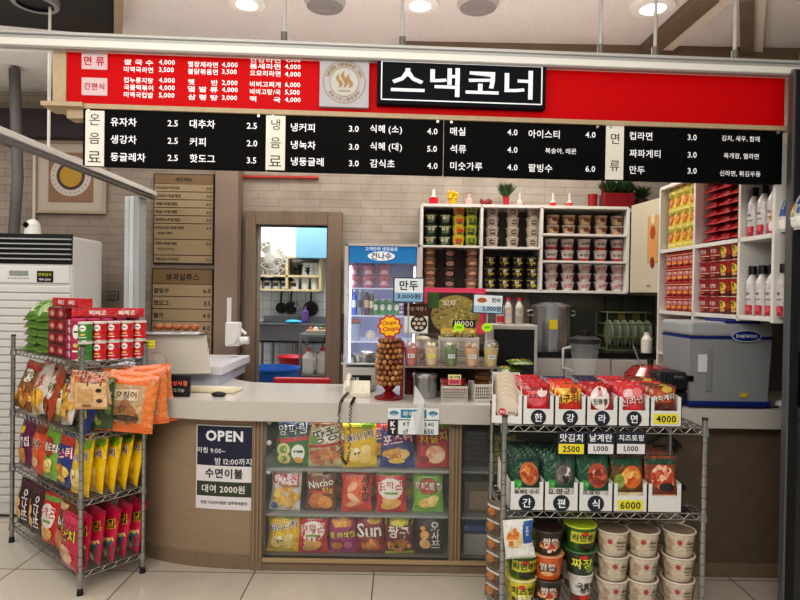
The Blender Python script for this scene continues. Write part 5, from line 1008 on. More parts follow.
def d4(m, w, h):
    m.box(-w * .44, w * .34, -.002, 0, 0, h * .9, M('#3c2a1c', .5)); rs = random.Random(3)
    cx, cz, R = w * .02, h * .40, h * .48
    m.add([(cx + R * 1.12 * math.cos(t), -.003, cz + R * .92 * math.sin(t)) for t in [2 * PI * k / 30 for k in range(30)]], [tuple(range(30))], M('#a89a54', .5))
    for k in range(90):
        t = rs.uniform(0, 2 * PI); r = R * rs.random() ** .5 * .95; x, z = cx + r * 1.1 * math.cos(t), cz + r * .9 * math.sin(t); q = R * .07; m.add([(x + q * math.cos(u), -.004 - k * .00001, z + q * .7 * math.sin(u)) for u in [2 * PI * j / 6 for j in range(6)]], [tuple(range(6))], M(rs.choice(['#8a7a3c', '#c8b86a', '#7a5a2c', '#6a7a34', '#d8c87a']), .5))
    m.box(-w * .44, -w * .25, -.0045, -.003, h * .55, h * .9, M('#3f6a2c', .5)); m.text('피자', -w * .08, h * .66, M('#f0ead8', .5), w=w * .2, y=-.006, bold=.03)
    m.box(-w * .02, w * .34, -.006, -.004, h * .14, h * .3, M('#16120f', .5)); m.text('10000', w * .16, h * .22, M('#f4f0e8', .5), w=w * .3, y=-.007, bold=.03)
board('pizza_poster', 'pizza poster with a bright pink border behind the smoothie cups', 423.5, 287.5, 485, 334, 3.88, d4, frame='#e8466e', base='#e8466e', stand_z=sz)
for px, dd in ((430, 0),):
    p = P(423, 350, 3.70); e = empty('glass_jar', 'round glass jar with brown and pink contents behind the cups', 'jar', (p.x - .0, 3.72, sz + .001))
    m = MB(); m.lathe([(.0001, 0), (.055, 0), (.06, .02), (.06, .10), (.045, .125), (.045, .135)], M('#dfe4e4', .06, alpha=.3, coat=.6), n=20); m.part('glass', e); m = MB(); rs = random.Random(5)
    for k in range(22): m.ball((rs.uniform(-.035, .035), rs.uniform(-.035, .035), .02 + rs.uniform(0, .075)), .016, M(rs.choice(['#5a2c1c', '#c8707a', '#8a4a34', '#7a8a4a']), .4), 8)
    o = m.part('contents', e); m = MB(); m.ball((0, 0, .14), .05, M('#b8b49c', .3, noise=.2), 12, (1, 1, .45)); m.part('lid', e)
# green packets and brown carton right of the stand
gg = flat_pack('p', '#4f6a24', [('q', -1, .55, 1, .9, '#a8903c'), ('c', 0, .35, .8, .2, 16, ['#3f6a24', '#8aa83c', '#c83a2c'])], .17, .12, .04, 15).thing('green_food_pack', 'x', 'snack pack')
for i in range(4): put(gg, USED, (P([512, 520, 510, 522][i], 370, 3.9).x, 3.88, CZ + .03 + .047 * i), (-PI / 2 + .12, 0, .1 * (i % 2)), 'green and yellow food pack, %s from bottom of the pile right of the stand' % ORD[i], 'green food packs')
# cooking appliances on the counter behind the right rack
p = at(644, 3.75); e = empty('red_grill_pan', 'glossy red electric cooker with black base behind the right rack', 'cooker', p)
m = MB(); m.lathe([(.0001, .0), (.14, .0), (.15, .03), (.15, .05)], M('#1c1a1a', .4), n=28); m.part('base', e)
m = MB(); m.lathe([(.155, .05), (.16, .07), (.15, .11), (.10, .145), (.03, .155), (.0001, .155)], M('#8a0f16', .12, coat=1), n=28); m.part('lid', e, 'glossy red domed lid'); e.scale = (1, 1, 1.35); e.location.y = 3.66; m = MB(); m.cyl((0, 0, .155), (0, 0, .18), .018, M('#1a1a1a', .4)); m.tube([(-.06, 0, .15), (-.1, .02, .24)], .004, steel); m.part('knob', e)
p = at(686, 3.62); e = empty('sandwich_press', 'black ribbed sandwich press beside the red cooker', 'cooker', p)
bkp = M('#17171a', .4); m = MB(); m.box(-.17, .15, -.1, .13, 0, .04, bkp, .01); m.part('base', e); m = MB(); m.box(-.17, .16, -.1, .13, .045, .10, bkp, .022)
for k in range(12): m.box(-.15 + k * .025, -.142 + k * .025, -.104, -.098, .05, .092, M('#2e2e33', .3))
m.part('lid', e); m = MB(); m.tube([(-.06, -.1, .08), (-.05, -.14, .085), (.05, -.14, .085), (.06, -.1, .08)], .01, bkp); m.part('handle', e); e.scale = (.85, .8, 1.9); e.location = at(676, 3.50)
# cool box
a = P(688, 406, 3.39); b = P(771, 406, 3.39); w = b.x - a.x; hz = P(728, 322, 3.39).z - CZ
e = empty('cool_box', 'large grey cool box with blue trim and oval badge on the right of the counter', 'cooler', ((a.x + b.x) / 2, 3.40, CZ), .02)
gm = M('#8f9296', .45); bl = M('#1c2f7a', .35)
m = MB(); z1 = hz * .80
vs = [(-w / 2 + .012, 0, .03), (w / 2 - .012, 0, .03), (w / 2 - .012, .32, .03), (-w / 2 + .012, .32, .03), (-w / 2, -.01, z1), (w / 2, -.01, z1), (w / 2, .33, z1), (-w / 2, .33, z1)]
m.add(vs, [(3, 2, 1, 0), (4, 5, 6, 7), (0, 1, 5, 4), (1, 2, 6, 5), (2, 3, 7, 6), (3, 0, 4, 7)], gm); m.box(-w / 2 + .1, -w / 2 + .13, -.012, 0, .09, z1 - .06, M('#83868a', .5), .002); m.part('body', e)
MB().box(-w / 2, w / 2, -.012, .332, 0, .035, bl, .005).part('base', e, 'blue base rim')
MB().box(-w / 2, w / 2, -.014, .334, z1, z1 + .014, bl).part('seal', e)
m = MB(); m.box(-w / 2 - .004, w / 2 + .004, -.02, .34, z1 + .014, hz, M('#a0a3a7', .4), .018); m.box(-.04, .16, -.022, .2, hz - .008, hz + .012, bl, .004); m.part('lid', e)
m = MB(); cx, cz = w * .17, z1 + (hz - z1) * .2; n = 28
m.add([(cx + .085 * math.cos(t), -.026, cz + .034 * math.sin(t)) for t in [2 * PI * k / n for k in range(n)]], [tuple(range(n))], M('#c8ccd4', .3)); m.add([(cx + .079 * math.cos(t), -.027, cz + .029 * math.sin(t)) for t in [2 * PI * k / n for k in range(n)]], [tuple(range(n))], bl); m.text('DAEWOO', cx, cz, M('#e8ecf4', .4), w=.12, y=-.029, bold=.03); m.part('badge', e, 'blue oval badge with white letters')
m = MB(); m.box(-w / 2 + .05, -w / 2 + .10, -.013, -.008, .20, .30, M('#d8dade', .4)); m.part('instruction_label', e)
m = MB(); m.box(.06, .10, -.012, -.006, .06, .085, M('#c8b83c', .5)); m.part('warning_label', e)
# cable on the counter
m = MB(); m.tube([(a.x - .0, 3.37, CZ + .006), (a.x + .15, 3.365, CZ + .006), (a.x + .4, 3.37, CZ + .006), (a.x + .65, 3.45, CZ + .006)], .005, M('#161616', .5)); m.thing('power_cable', 'black power cable lying in front of the cool box', 'cable')
m = MB(); m.ball((0, 0, .02), .05, M('#c8ccd0', .35), 12, (1, .7, .5)); m.thing('plug_adapter', 'pale rounded adapter on the counter at the right of the cool box', 'adapter', (P(784, 402, 3.42).x, 3.42, CZ))
# hangers behind the rack
for i, (px, py) in enumerate([(668, 440), (672, 482), (676, 505)]):
    p = P(px, py, 3.38); m = MB(); m.tube([(-.10, 0, -.05), (-.07, 0, -.02), (-.01, 0, .02), (0, 0, .05), (.01, 0, .02), (.07, 0, -.02), (.10, 0, -.05)], .008, M('#1c211c', .4)); m.tube([(-.10, 0, -.05), (.10, 0, -.05)], .006, M('#1c211c', .4)); m.tube([(0, 0, .05), (.012, 0, .07), (0, 0, .085), (-.012, 0, .075)], .004, M('#1c211c', .4))
    for s in (-.07, .07): m.box(s - .01, s + .01, -.008, .008, -.08, -.045, M('#1c211c', .4))
    m.thing('clothes_hanger', 'dark clip hanger hooked on the counter front behind the right rack, %s of three' % ['uppermost', 'middle', 'lowest'][i], 'hanger', (p.x, 3.43, p.z), group='hangers behind the rack')
# ================================================================ left back corner
p0 = P(-22, 236, 4.15); p1 = P(73, 236, 4.15); H = P(60, 236, 4.15).z
e = empty('air_conditioner', 'tall white floor standing air conditioner with black louvres at the far left', 'air conditioner', ((p0.x + p1.x) / 2, 4.15, 0)); w = (p1.x - p0.x) / 2
wa = M('#cdccc9', .4); m = MB(); m.box(-w, w, 0, .42, .02, H, wa, .02); m.part('body', e)
zf = lambda y: P(40, y, 4.15).z
MB().box(-w + .02, w - .005, -.004, .01, zf(264), zf(234), M('#0e0f10', .5)).part('air_outlet', e, 'black air outlet')
for k in range(5):
    y = 239 + k * 5; m = MB(); m.box(-w + .02, w - .006, -.02, .0, zf(y) - .006, zf(y) + .004, M('#9fa3a5', .35), .002); m.part('louvre', e)
m = MB(); m.box(-w + .03, w - .02, -.008, 0, zf(283), zf(266), M('#d8d8d6', .4), .003); x0 = P(10, 270, 4.15).x - (p0.x + p1.x) / 2; x1 = P(29, 270, 4.15).x - (p0.x + p1.x) / 2
m.box(x0, x1, -.010, -.008, zf(276), zf(271), M('#8f9896', .3)); 
for k in range(7): m.box(x0 - .01 + k * .022, x0 + .003 + k * .022, -.010, -.008, zf(279), zf(278), M('#888', .5))
m.part('control_panel', e)
x0 = P(38, 270, 4.15).x - (p0.x + p1.x) / 2; x1 = P(54, 270, 4.15).x - (p0.x + p1.x) / 2; m = MB(); m.box(x0, x1, -.012, -.008, zf(282), zf(271), M('#14181c', .4)); m.text('만취금지', (x0 + x1) / 2, zf(274.5), M('#c8c83c', .5), w=(x1 - x0) * .8, y=-.014, bold=.02); m.text('789-2554', (x0 + x1) / 2, zf(279.5), M('#e0e0e0', .5), w=(x1 - x0) * .75, y=-.014); m.part('sticker', e, 'black sticker with yellow letters')
m = MB(); z = zf(286)
while z > .15:
    m.box(-w + .01, w - .012, -.010, 0, z - .045, z, M('#d2d1ce', .4), .006); z -= .054
m.part('lower_grille', e); m = MB(); m.box(-w, -w + .01, -.002, .42, .02, H, wa); 
m = MB(); m.box(w * .2, w * .9, -.012, -.009, .62, .66, M('#26282c', .5)); m.box(w * .1, w * .9, -.012, -.009, .5, .57, M('#54565a', .5)); m.text('에코스', w * .5, .70, M('#26282c', .5), w=.12, y=-.012); m.part('notice_sticker', e)
p = P(31, 229, 4.25); e = empty('security_camera', 'small white dome camera with black lens on top of the air conditioner', 'camera', (p.x, 4.27, H + .0))
m = MB(); m.box(-.09, .06, -.04, .05, 0, .008, M('#3c5a4c', .5)); m.lathe([(.0001, .008), (.055, .008), (.05, .06), (.048, .075)], M('#d4d4d0', .35)); m.part('base', e); m = MB(); m.ball((0, 0, .08), .048, M('#d4d4d0', .35), 14); m.part('dome', e); m = MB(); m.cyl((-.02, -.05, .082), (-.02, -.035, .082), .02, M('#101012', .2), n=14); m.part('lens', e, 'black lens')
# framed picture on the brick wall
a, b = P(33.5, 213, 4.87), P(106.5, 141, 4.87); cx = (a.x + b.x) / 2; w = (b.x - a.x) / 2; h = b.z - a.z
e = empty('framed_picture', 'square pale framed picture of a yellow disc on the grey brick wall', 'picture', (cx, 4.893, a.z))
m = MB(); fm = M('#a3947e', .5)
for bx_ in ((-w, w, 0, .022), (-w, w, h - .022, h)): m.box(bx_[0], bx_[1], -.03, .0, bx_[2], bx_[3], fm, .003)
for s in (-1, 1): m.box(s * w, s * (w - .022), -.03, 0, .02, h - .02, fm, .003)
m.part('frame', e); m = MB(); m.box(-w + .02, w - .02, -.006, 0, .02, h - .02, M('#b5ab9c', .6)); m.part('mount', e)
m = MB(); m.box(-w * .62, w * .62, -.010, -.006, h * .16, h * .84, M('#8a6a52', .6)); cz = h * .52
for r, c in ((.165, '#bfb8ae'), (.115, '#4a3428'), (.09, '#b08a2c')):
    m.add([(r * math.cos(t), -.011 - (.2 - r) * .02, cz + r * math.sin(t)) for t in [2 * PI * k / 32 for k in range(32)]], [tuple(range(32))], M(c, .6))
for k in range(24): t = 2 * PI * k / 24; m.box(.14 * math.cos(t) - .004, .14 * math.cos(t) + .004, -.0145, -.013, cz + .14 * math.sin(t) - .004, cz + .14 * math.sin(t) + .004, M('#7a6a5c', .6))
m.part('print', e)
# menu lists on the wall
kr = M('#9c8a6c', .6, noise=.04, nscale=6, stretch=(1, 1, 8)); dkt = M('#2c241c', .6)
def menu_list(label, px0, py0, px1, py1, title, rows):
    a = P(px0, py1, 4.87); b = P(px1, py0, 4.87); w = b.x - a.x; h = b.z - a.z; e = empty('menu_list', label, 'menu board', ((a.x + b.x) / 2, 4.884, a.z))
    m = MB(); m.box(-w / 2, w / 2, 0, .015, 0, h, dkt, .003); n = sum(r[2] for r in rows) + 1.2; u = (h - .016) / n; z = h - .008
    m.box(-w / 2 + .01, w / 2 - .01, -.004, 0, z - u * 1.15, z, M('#7a6244', .6)); m.text(title, 0, z - u * .6, dkt, h=u * .55, y=-.006, bold=.03); z -= u * 1.2
    for t, pr, k in rows:
        m.box(-w / 2 + .01, w / 2 - .01, -.004, 0, z - u * k + .006, z, kr); ts = t.split('|')
        m.text(ts[0], -w / 2 + .02, z - u * .5, dkt, h=u * .42, y=-.006, align='L'); m.text(pr, w / 2 - .02, z - u * .5, dkt, h=u * .36, y=-.006, align='R')
        if len(ts) > 1: m.text(ts[1], -w / 2 + .04, z - u * 1.2, dkt, h=u * .34, y=-.006, align='L')
        z -= u * k
    m.part('board', e)
menu_list('tan wooden set menu list with black Korean lines on the left back wall, upper one', 152, 174, 214, 264, '세트메뉴', [('커피(대)+구운계란', '6.0', 1), ('감식초+구운계란', '6.0', 1), ('석류+구운계란', '6.0', 1), ('매실+구운계란', '6.0', 1), ('대추차+구운계란', '6.0', 1), ('아이스티+구운계란|(복숭아, 레몬)', '6.0', 2), ('커피+구운계란|(아이스+사이다)', '5.0', 2), ('식혜(대)+구운계란', '7.0', 1)])
menu_list('tan wooden fruit juice menu list on the left back wall, lower one', 150, 269, 213, 372, '생과일쥬스', [('팥빙수', '6.0', 1), ('핫도그', '3.5', 1), ('딸기', '4.0', 1), ('바나나', '4.0', 1), ('토마토', '4.0', 1), ('키위', '5.0', 1), ('망고', '5.0', 1)])
m = MB(); p = P(113, 300, 4.89); m.box(-.045, .045, 0, .006, 0, .07, M('#2c2a28', .5)); m.box(-.038, .038, -.001, 0, .006, .064, M('#8a857c', .5)); m.text('금연', 0, .035, M('#222', .5), w=.05, y=-.002); m.thing('wall_notice', 'tiny framed grey notice on the brick wall behind the chip cans', 'notice', p)
# white wall fan base / clamp beside doorway
p = P(236, 372, 4.5); e = empty('wall_clamp_arm', 'white plastic jointed clamp arm standing beside the kitchen doorway', 'stand', (p.x, 4.42, 0))
wc = M('#d4d4d2', .4); zq = lambda y: P(240, y, 4.42).z
m = MB(); m.box(-.02, .02, -.02, .02, 1.116, zq(355), wc, .006); m.part('post', e); m = MB(); m.box(-.055, .055, -.035, .035, zq(346), zq(322), wc, .012); m.cyl((.0, -.06, zq(338)), (.0, .0, zq(338)), .04, wc, n=16); m.part('joint', e)
m = MB(); m.box(-.05, -.02, -.01, .01, zq(322), zq(298), wc, .004); m.tube([(-.02, 0, zq(325)), (.04, 0, zq(328)), (.09, 0, zq(334))], .014, wc); m.cyl((.06, -.03, zq(340)), (.12, -.03, zq(340)), .028, wc); m.part('arm', e)

# ================================================================ kitchen seen through the doorway
def kp(px, py, D_): return P(px, py, D_)
a, b = kp(300, 258, 6.6), kp(329, 200, 6.6)
e = empty('wall_cabinet', 'pale blue kitchen wall cabinet seen through the doorway', 'cabinet', ((a.x + b.x) / 2 + .15, 6.65, a.z)); MB().box(-.36, .36, 0, .34, 0, .85, M('#7fa8b8', .4), .004).part('body', e)
for s in (0, 1): MB().box(-.356 + s * .358, -.004 + s * .358, -.016, 0, .004, .846, M('#7aa6b8', .35), .003).part('door', e)
a, b = kp(250, 289.5, 6.7), kp(320, 257, 6.7)
e = empty('kitchen_shelf', 'cream wooden wall shelf with jars in the kitchen', 'shelf', (a.x, 6.72, a.z)); w = b.x - a.x; h = b.z - a.z; wd_ = M('#ccb78c', .5)
for z in (0, h * .42, h * .98): MB().box(0, w, 0, .26, z - .012, z + .012, wd_, .002).part('board', e)
for x in (0, w * .52, w): MB().box(x - .014, x + .014, 0, .26, 0, h, wd_, .002).part('upright', e)
base = Vector((a.x, 6.72, a.z))
jar = MB(); jar.lathe([(.0001, 0), (.042, 0), (.045, .01), (.045, .09)], M('#c8ccc8', .15)); jar.lathe([(.046, .09), (.046, .12), (.0001, .12)], M('#1c1c1e', .4)); jar.box(-.03, .03, -.047, -.044, .03, .07, M('#3c2c24', .5)); jar = jar.thing('spice_jar', 'x', 'jar')
for i in range(5): put(jar, USED, base + Vector((.07 + i * .1, .10, .014)), 0, 'black lidded spice jar, %s from left on the lower kitchen shelf' % ORD[i], 'spice jars')
tub = MB(); tub.lathe([(.0001, 0), (.04, 0), (.05, .13)], M('#dcdcd8', .4)); tub.lathe([(.053, .13), (.053, .14), (.0001, .142)], M('#e8e8e4', .3)); tub = tub.thing('white_tub', 'x', 'tub')
for i in range(3): put(tub, USED, base + Vector((w * .56 + .05 + i * .11, .10, .014)), 0, 'white lidded tub, %s from left on the right half of the lower kitchen shelf' % ORD[i], 'white tubs')
bw = MB(); bw.lathe([(.0001, 0), (.03, 0), (.05, .05), (.055, .055)], M('#1e1e20', .4)); bw = bw.thing('black_bowl', 'x', 'bowl')
for i in range(5): put(bw, USED, base + Vector((w * .58 + .05 + (i % 2) * .12 + .05 * (i // 4), .12, h * .42 + .014 + .032 * (i // 2))), 0, 'black bowl, %s from left in the %s layer on the upper kitchen shelf' % (['first', 'second', 'first', 'second', 'middle'][i], ['lower', 'lower', 'middle', 'middle', 'top'][i]), 'black bowls')
for i in range(3): put(tub, USED, base + Vector((w * .82 + i * .07 - .04, .12, h * .42 + .014)), 0, 'white lidded tub, %s from left on the upper kitchen shelf' % ORD[i], 'white tubs upper')
# white wall fan
p = kp(268, 258, 5.9); e = empty('kitchen_fan', 'white wall fan with wire guard at the upper left of the kitchen doorway', 'fan', p, .5)
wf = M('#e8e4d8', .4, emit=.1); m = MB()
for k in range(20): t = 2 * PI * k / 20; m.tube([(.03 * math.cos(t), -.1, .03 * math.sin(t)), (.12 * math.cos(t), -.09, .12 * math.sin(t)), (.19 * math.cos(t), -.03, .19 * math.sin(t)), (.12 * math.cos(t), .03, .12 * math.sin(t))], .003, wf, 4)
for r, y in ((.19, -.03), (.12, -.09), (.03, -.1)): m.tube([(r * math.cos(2 * PI * k / 24), y, r * math.sin(2 * PI * k / 24)) for k in range(25)], .005, wf, 5)
m.part('guard', e); m = MB()
for k in range(4): t = 2 * PI * k / 4 + .4; m.grid(3, 3, lambda u, v: ((.03 + .13 * u) * math.cos(t + (v - .5) * .9), -.04 + .03 * (v - .5), (.03 + .13 * u) * math.sin(t + (v - .5) * .9)), M('#c8c4b4', .4))
m.part('blades', e); m = MB(); m.cyl((0, -.06, 0), (0, .14, 0), .055, wf, n=16); m.cyl((0, .1, .0), (.05, .14, .1), .03, wf); m.part('motor', e)
# sink
a, b = kp(250, 355, 6.3), kp(326, 335, 6.3); sxm = (a.x + b.x) / 2; w = (b.x - a.x) / 2; zs = kp(290, 324, 6.3).z
e = empty('kitchen_sink', 'stainless steel kitchen sink on legs seen through the doorway', 'sink', (sxm, 6.3, 0)); st = M('#8e9294', .3, metal=.7)
m = MB(); m.box(-w, w, 0, .02, zs - .2, zs, st, .004); m.box(-w, w, .6, .62, zs - .2, zs + .06, st); m.box(-w, -w + .02, 0, .6, zs - .2, zs, st); m.box(w - .02, w, 0, .6, zs - .2, zs, st); m.box(-w, w, 0, .6, zs - .2, zs - .18, st); m.box(-w, w, -.02, .06, zs - .012, zs + .004, st, .003); m.part('basin', e)
for x in (-w + .12, w * .1, w - .03):
    for y in (.03, .57): MB().cyl((x, y, 0), (x, y, zs - .19), .018, st).part('leg', e)
m = MB(); m.tube([(0, .55, zs), (0, .55, zs + .16), (0, .48, zs + .22), (0, .40, zs + .18)], .014, steel); m.part('tap', e); m = MB(); m.tube([(.05, .3, zs - .2), (.05, .3, .4), (.1, .4, .3), (.1, .5, .05)], .035, M('#9a9a94', .5)); m.part('drain_pipe', e)
for i, (px, py, r) in enumerate([(280, 308, .065), (290, 308, .075), (310, 309, .09)]):
    p = kp(px, py, 6.9); e = empty('frying_pan', 'black frying pan hanging on the kitchen wall, %s of three' % ['left', 'middle', 'right and largest'][i], 'pan', (p.x, 6.93, p.z), 0, 'pans on the kitchen wall'); bkm = M('#141416', .4)
    m = MB(); m.cyl((0, 0, 0), (0, .04, 0), r * .85, bkm, r1=r, n=20); m.part('dish', e); m = MB(); m.tube([(0, .02, r), (.005, .0, r + .06), (.01, .02, r + .14)], .012, bkm); m.part('handle', e)
p = kp(286, 337, 6.3); m = MB(); m.ball((0, 0, .02), .09, M('#3aa8d8', .5), 10, (1, .7, .25)); m.thing('blue_cloth', 'bright blue cloth lying on the sink edge', 'cloth', (kp(293, 337, 6.3).x, 6.33, zs + .003))
p = kp(300, 325, 6.5); m = MB(); m.lathe([(.0001, 0), (.035, 0), (.04, .02), (.038, .12), (.015, .14), (.015, .18), (.0001, .18)], M('#6a4a8a', .3)); m.thing('purple_bottle', 'purple soap bottle standing at the back of the sink', 'bottle', (p.x + .02, 6.72, zs + .0))
# trolley
a, b = kp(298, 380, 5.75), kp(330, 340, 5.75); zt = kp(310, 334, 5.75).z
e = empty('steel_trolley', 'steel kitchen trolley with a lower shelf inside the doorway at the right', 'trolley', (a.x, 5.75, 0)); w = .5
for z in (zt, kp(310, 375, 5.75).z): m = MB(); m.box(0, w, 0, .45, z - .03, z, st, .004); m.part('shelf', e)
for x in (.015, w - .015):
    for y in (.015, .435): MB().cyl((x, y, .05), (x, y, zt), .014, st).part('leg', e)
zl_ = kp(310, 375, 5.75).z
jg = MB(); jg.lathe([(.0001, 0), (.055, 0), (.06, .02), (.06, .15), (.02, .21), (.02, .225)], M('#d8d4cc', .35)); jg.lathe([(.024, .22), (.024, .25), (.0001, .25)], M('#c84a3c', .4)); jg.tube([(.02, 0, .2), (.065, 0, .19), (.06, 0, .12)], .01, M('#d8d4cc', .35)); jg = jg.thing('white_jug', 'x', 'jug')
for i in range(3): put(jg, USED, (a.x + .09 + i * .13, 5.85 + .05 * (i % 2), zl_ + .001), .4 * i, 'white plastic jug with red cap, %s from left on the trolley shelf' % ORD[i], 'jugs on the trolley')
m = MB(); m.box(0, .34, 0, .2, 0, .03, M('#b8a890', .6), .006)
for k in range(6): m.ball((.04 + k * .05, .08, .035), .025, M(['#c85a4a', '#e8e0d0', '#6a8a4a'][k % 3], .5), 8)
m.thing('food_tray', 'tray of small food pieces on top of the trolley', 'tray', (a.x + .05, 5.85, zt + .001))
# tubs
p = kp(273, 384, 5.45); m = MB(); bl_ = M('#1f63b0', .4); m.lathe([(.0001, .6), (.19, .6), (.225, 1.0), (.24, 1.01), (.24, 1.03), (.228, 1.03), (.2, .95), (.0001, .93)], bl_, n=28); m.v = [(x, y, z - .6) for x, y, z in m.v]; m.thing('blue_tub', 'round bright blue plastic tub on a stool just inside the kitchen doorway', 'tub', (p.x, 5.5, kp(273, 367, 5.5).z - .43))
tz = kp(273, 367, 5.5).z - .43; m = MB(); m.cyl((0, 0, tz - .03), (0, 0, tz), .17, M('#7a6a5c', .5), n=20)
for k in range(4): t = PI / 4 + k * PI / 2; m.cyl((.13 * math.cos(t), .13 * math.sin(t), 0), (.12 * math.cos(t), .12 * math.sin(t), tz - .02), .015, st)
m.thing('stool', 'small round stool under the blue tub', 'stool', (p.x, 5.5, 0))
p = kp(294, 366, 6.0); m = MB(); m.lathe([(.0001, 0), (.12, 0), (.18, .14), (.19, .14), (.19, .15), (.175, .15), (.0001, .04)], M('#b8202c', .35), n=24); m.thing('red_basin', 'red plastic basin beyond the blue tub', 'basin', (p.x, 6.05, kp(294, 371, 6.05).z)); zz_ = kp(294, 371, 6.05).z
m = MB(); m.box(-.14, .14, -.12, .12, 0, zz_ - .001, M('#8a2050', .5), .01); m.thing('magenta_crate', 'magenta plastic crate carrying the red basin', 'crate', (p.x, 6.05, 0))
# red chair back just behind the counter
a, b = P(274, 379, 4.35), P(331, 379, 4.35); e = empty('red_chair', 'red plastic chair whose back top shows behind the counter', 'chair', ((a.x + b.x) / 2, 4.35, 0)); w = (b.x - a.x) / 2; rdp = M('#b01c28', .4); zc_ = P(300, 377.5, 4.35).z
m = MB(); m.box(-w, w, -.02, .02, .62, zc_, rdp, .012); m.part('backrest', e); MB().box(-w, w, 0, .4, .43, .46, rdp, .01).part('seat', e)
for x in (-w + .02, w - .02):
    for y in (0, .38): MB().cyl((x, y, 0), (x, y, .62 if y == 0 else .44), .014, st).part('leg', e)

# ================================================================ drinks fridge
a, b = P(344, 300, 4.42), P(420, 300, 4.42); w = b.x - a.x; H = P(380, 243.5, 4.42).z; cx = (a.x + b.x) / 2
e = empty('drinks_fridge', 'upright glass door drinks fridge with blue header, lit inside', 'fridge', (cx, 4.42, 0)); fw = M('#d4d4d2', .35); h2 = w / 2
m = MB(); t = .035
m.box(-h2, -h2 + t, .04, .56, .06, H, fw, .004); m.box(h2 - t, h2, .04, .56, .06, H, fw, .004); m.box(-h2 + t, h2 - t, .53, .56, .06, H, M('#c8cce0', .4)); m.box(-h2 + t, h2 - t, .04, .56, H - .03, H, fw); m.box(-h2, h2, .04, .56, .06, .45, fw, .004); m.part('cabinet', e)
zf = lambda y: P(380, y, 4.42).z
m = MB(); z0, z1 = zf(263), zf(246.5); m.box(-h2 + t, h2 - t, .0, .05, z0, z1, M('#1c78b4', .35, emit=.3)); n = 28; cz = z0 + (z1 - z0) * .42
m.add([(-.01 + .10 * math.cos(q), -.002, cz + .034 * math.sin(q)) for q in [2 * PI * k / n for k in range(n)]], [tuple(range(n))], M('#e8ecf0', .4, emit=.3)); m.text('건나수', -.01, cz, M('#1c2c4a', .5), w=.15, y=-.004, bold=.02); m.text('고객만족 냉장음료', -.01, z1 - .018, M('#d8e8f4', .5, emit=.3), w=.24, y=-.003); m.part('header', e, 'blue header with a white oval emblem')
m = MB(); 
for s in (-1, 1): m.box(s * h2, s * (h2 - .028), -.005, .038, .47, H, fw, .004)
m.box(-h2, h2, -.005, .038, H - .02, H, fw); m.box(-h2, h2, -.005, .038, .46, .50, fw); m.part('door_frame', e); MB().box(-h2 + .028, h2 - .028, .012, .018, .50, z0, M('#e8f0f8', .03, alpha=.06)).part('door_glass', e)
MB().box(-h2 - .014, -h2, -.02, .01, 1.15, 1.45, M('#1c1c1e', .4), .004).part('handle', e, 'black door handle')
lv = [zf(y) for y in (287.5, 315.5, 342)]
for z in lv + [.62]: MB().box(-h2 + t, h2 - t, .06, .52, z - .012, z - .004, M('#cfd6ea', .3, emit=.25), .001).part('shelf', e)
for s in (-1, 1): MB().box(s * (h2 - t - .012), s * (h2 - t - .002), .055, .068, .55, z0 - .02, M('#c8d8ff', .5, emit=5)).part('light_strip', e)
fx = lambda px: P(px, 300, 4.55).x
pc = bowl('#c87c88', '#d89aa2', [('e', 0, .5, .5, .2, '#f0dada'), ('q', -.8, .3, .8, .36, '#f0dada')], '#e0b8bc'); pc.v = [(x * .72, y * .72, z * .72) for x, y, z in pc.v]; pc = pc.thing('pink_cup', 'x', 'cup food')
for c in range(3):
    for r in range(3): put(pc, USED, (fx(353 + c * 15.5), 4.54, lv[0] - .003 + r * .081), 0, 'pink lidded cup in the fridge, %s layer from bottom, %s stack' % (ORD[r], ['left', 'middle', 'right'][c]), 'pink cups in the fridge')
def drink(name, cat, r, h, body, ops, cap=None, label='', px=0, z=0, y=4.53, group=None):
    m = MB(); pr = [(.0001, 0), (r, 0), (r, h * .72), (r * .95, h * .76)]; mm = [film(body)] * 3
    if cap: pr += [(r * .42, h * .9), (r * .42, h * .93), (r * .46, h * .93), (r * .46, h), (.0001, h)]; mm += [film(body)] * 2 + [M(cap, .4)] * 3
    else: pr = [(.0001, 0), (r * .9, 0), (r, .006), (r, h - .008), (r * .85, h), (.0001, h - .003)]; mm = [steel, steel, film(body), steel, steel]
    m.lathe(pr, mm, n=16); draw(m, ops, 2 * r, h, lambda x, zz, L: ((r + L) * math.sin(x / r), -(r + L) * 1.01 * math.cos(x / r), zz)); return m.thing(name, label, cat, (fx(px), y, z), group=group)
for i, (px, c, c2, h_) in enumerate([(349, '#2456a0', '#e8ecf0', .20), (354.5, '#2a5cb0', '#c8d4e0', .19), (360.5, '#8a8a9c', '#2a2a34', .19), (367, '#4a3c38', '#d8c8a0', .19), (372, '#6a5a50', '#e8e0d0', .18)]):
    drink('drink_bottle', 'bottle', .021, h_, c, [('q', -.8, .3, .8, .6, c2)], '#d8dce0', 'drink bottle, %s from left on the second fridge shelf' % ORD[i], px, lv[1] - .003)
for i in range(4): drink('green_can', 'can', .024, .122, '#2f9a4c', [('e', 0, .5, .7, .2, '#dfe8e0'), ('q', -.8, .7, .8, .78, '#1c6a34')], None, 'green drink can, %s from left on the second fridge shelf' % ORD[i], 376 + i * 6.9, lv[1] - .003, group='green cans')
for i in range(6): drink('purple_can', 'can', .019, .058, '#6a5a9a', [('q', -.8, .3, .8, .6, '#d8d0e8')], None, 'small purple can, %s layer, %s from left on the second fridge shelf' % (['lower', 'upper'][i // 3], ORD[i % 3]), 401 + (i % 3) * 5.2, lv[1] - .003 + (i // 3) * .059, group='purple cans')
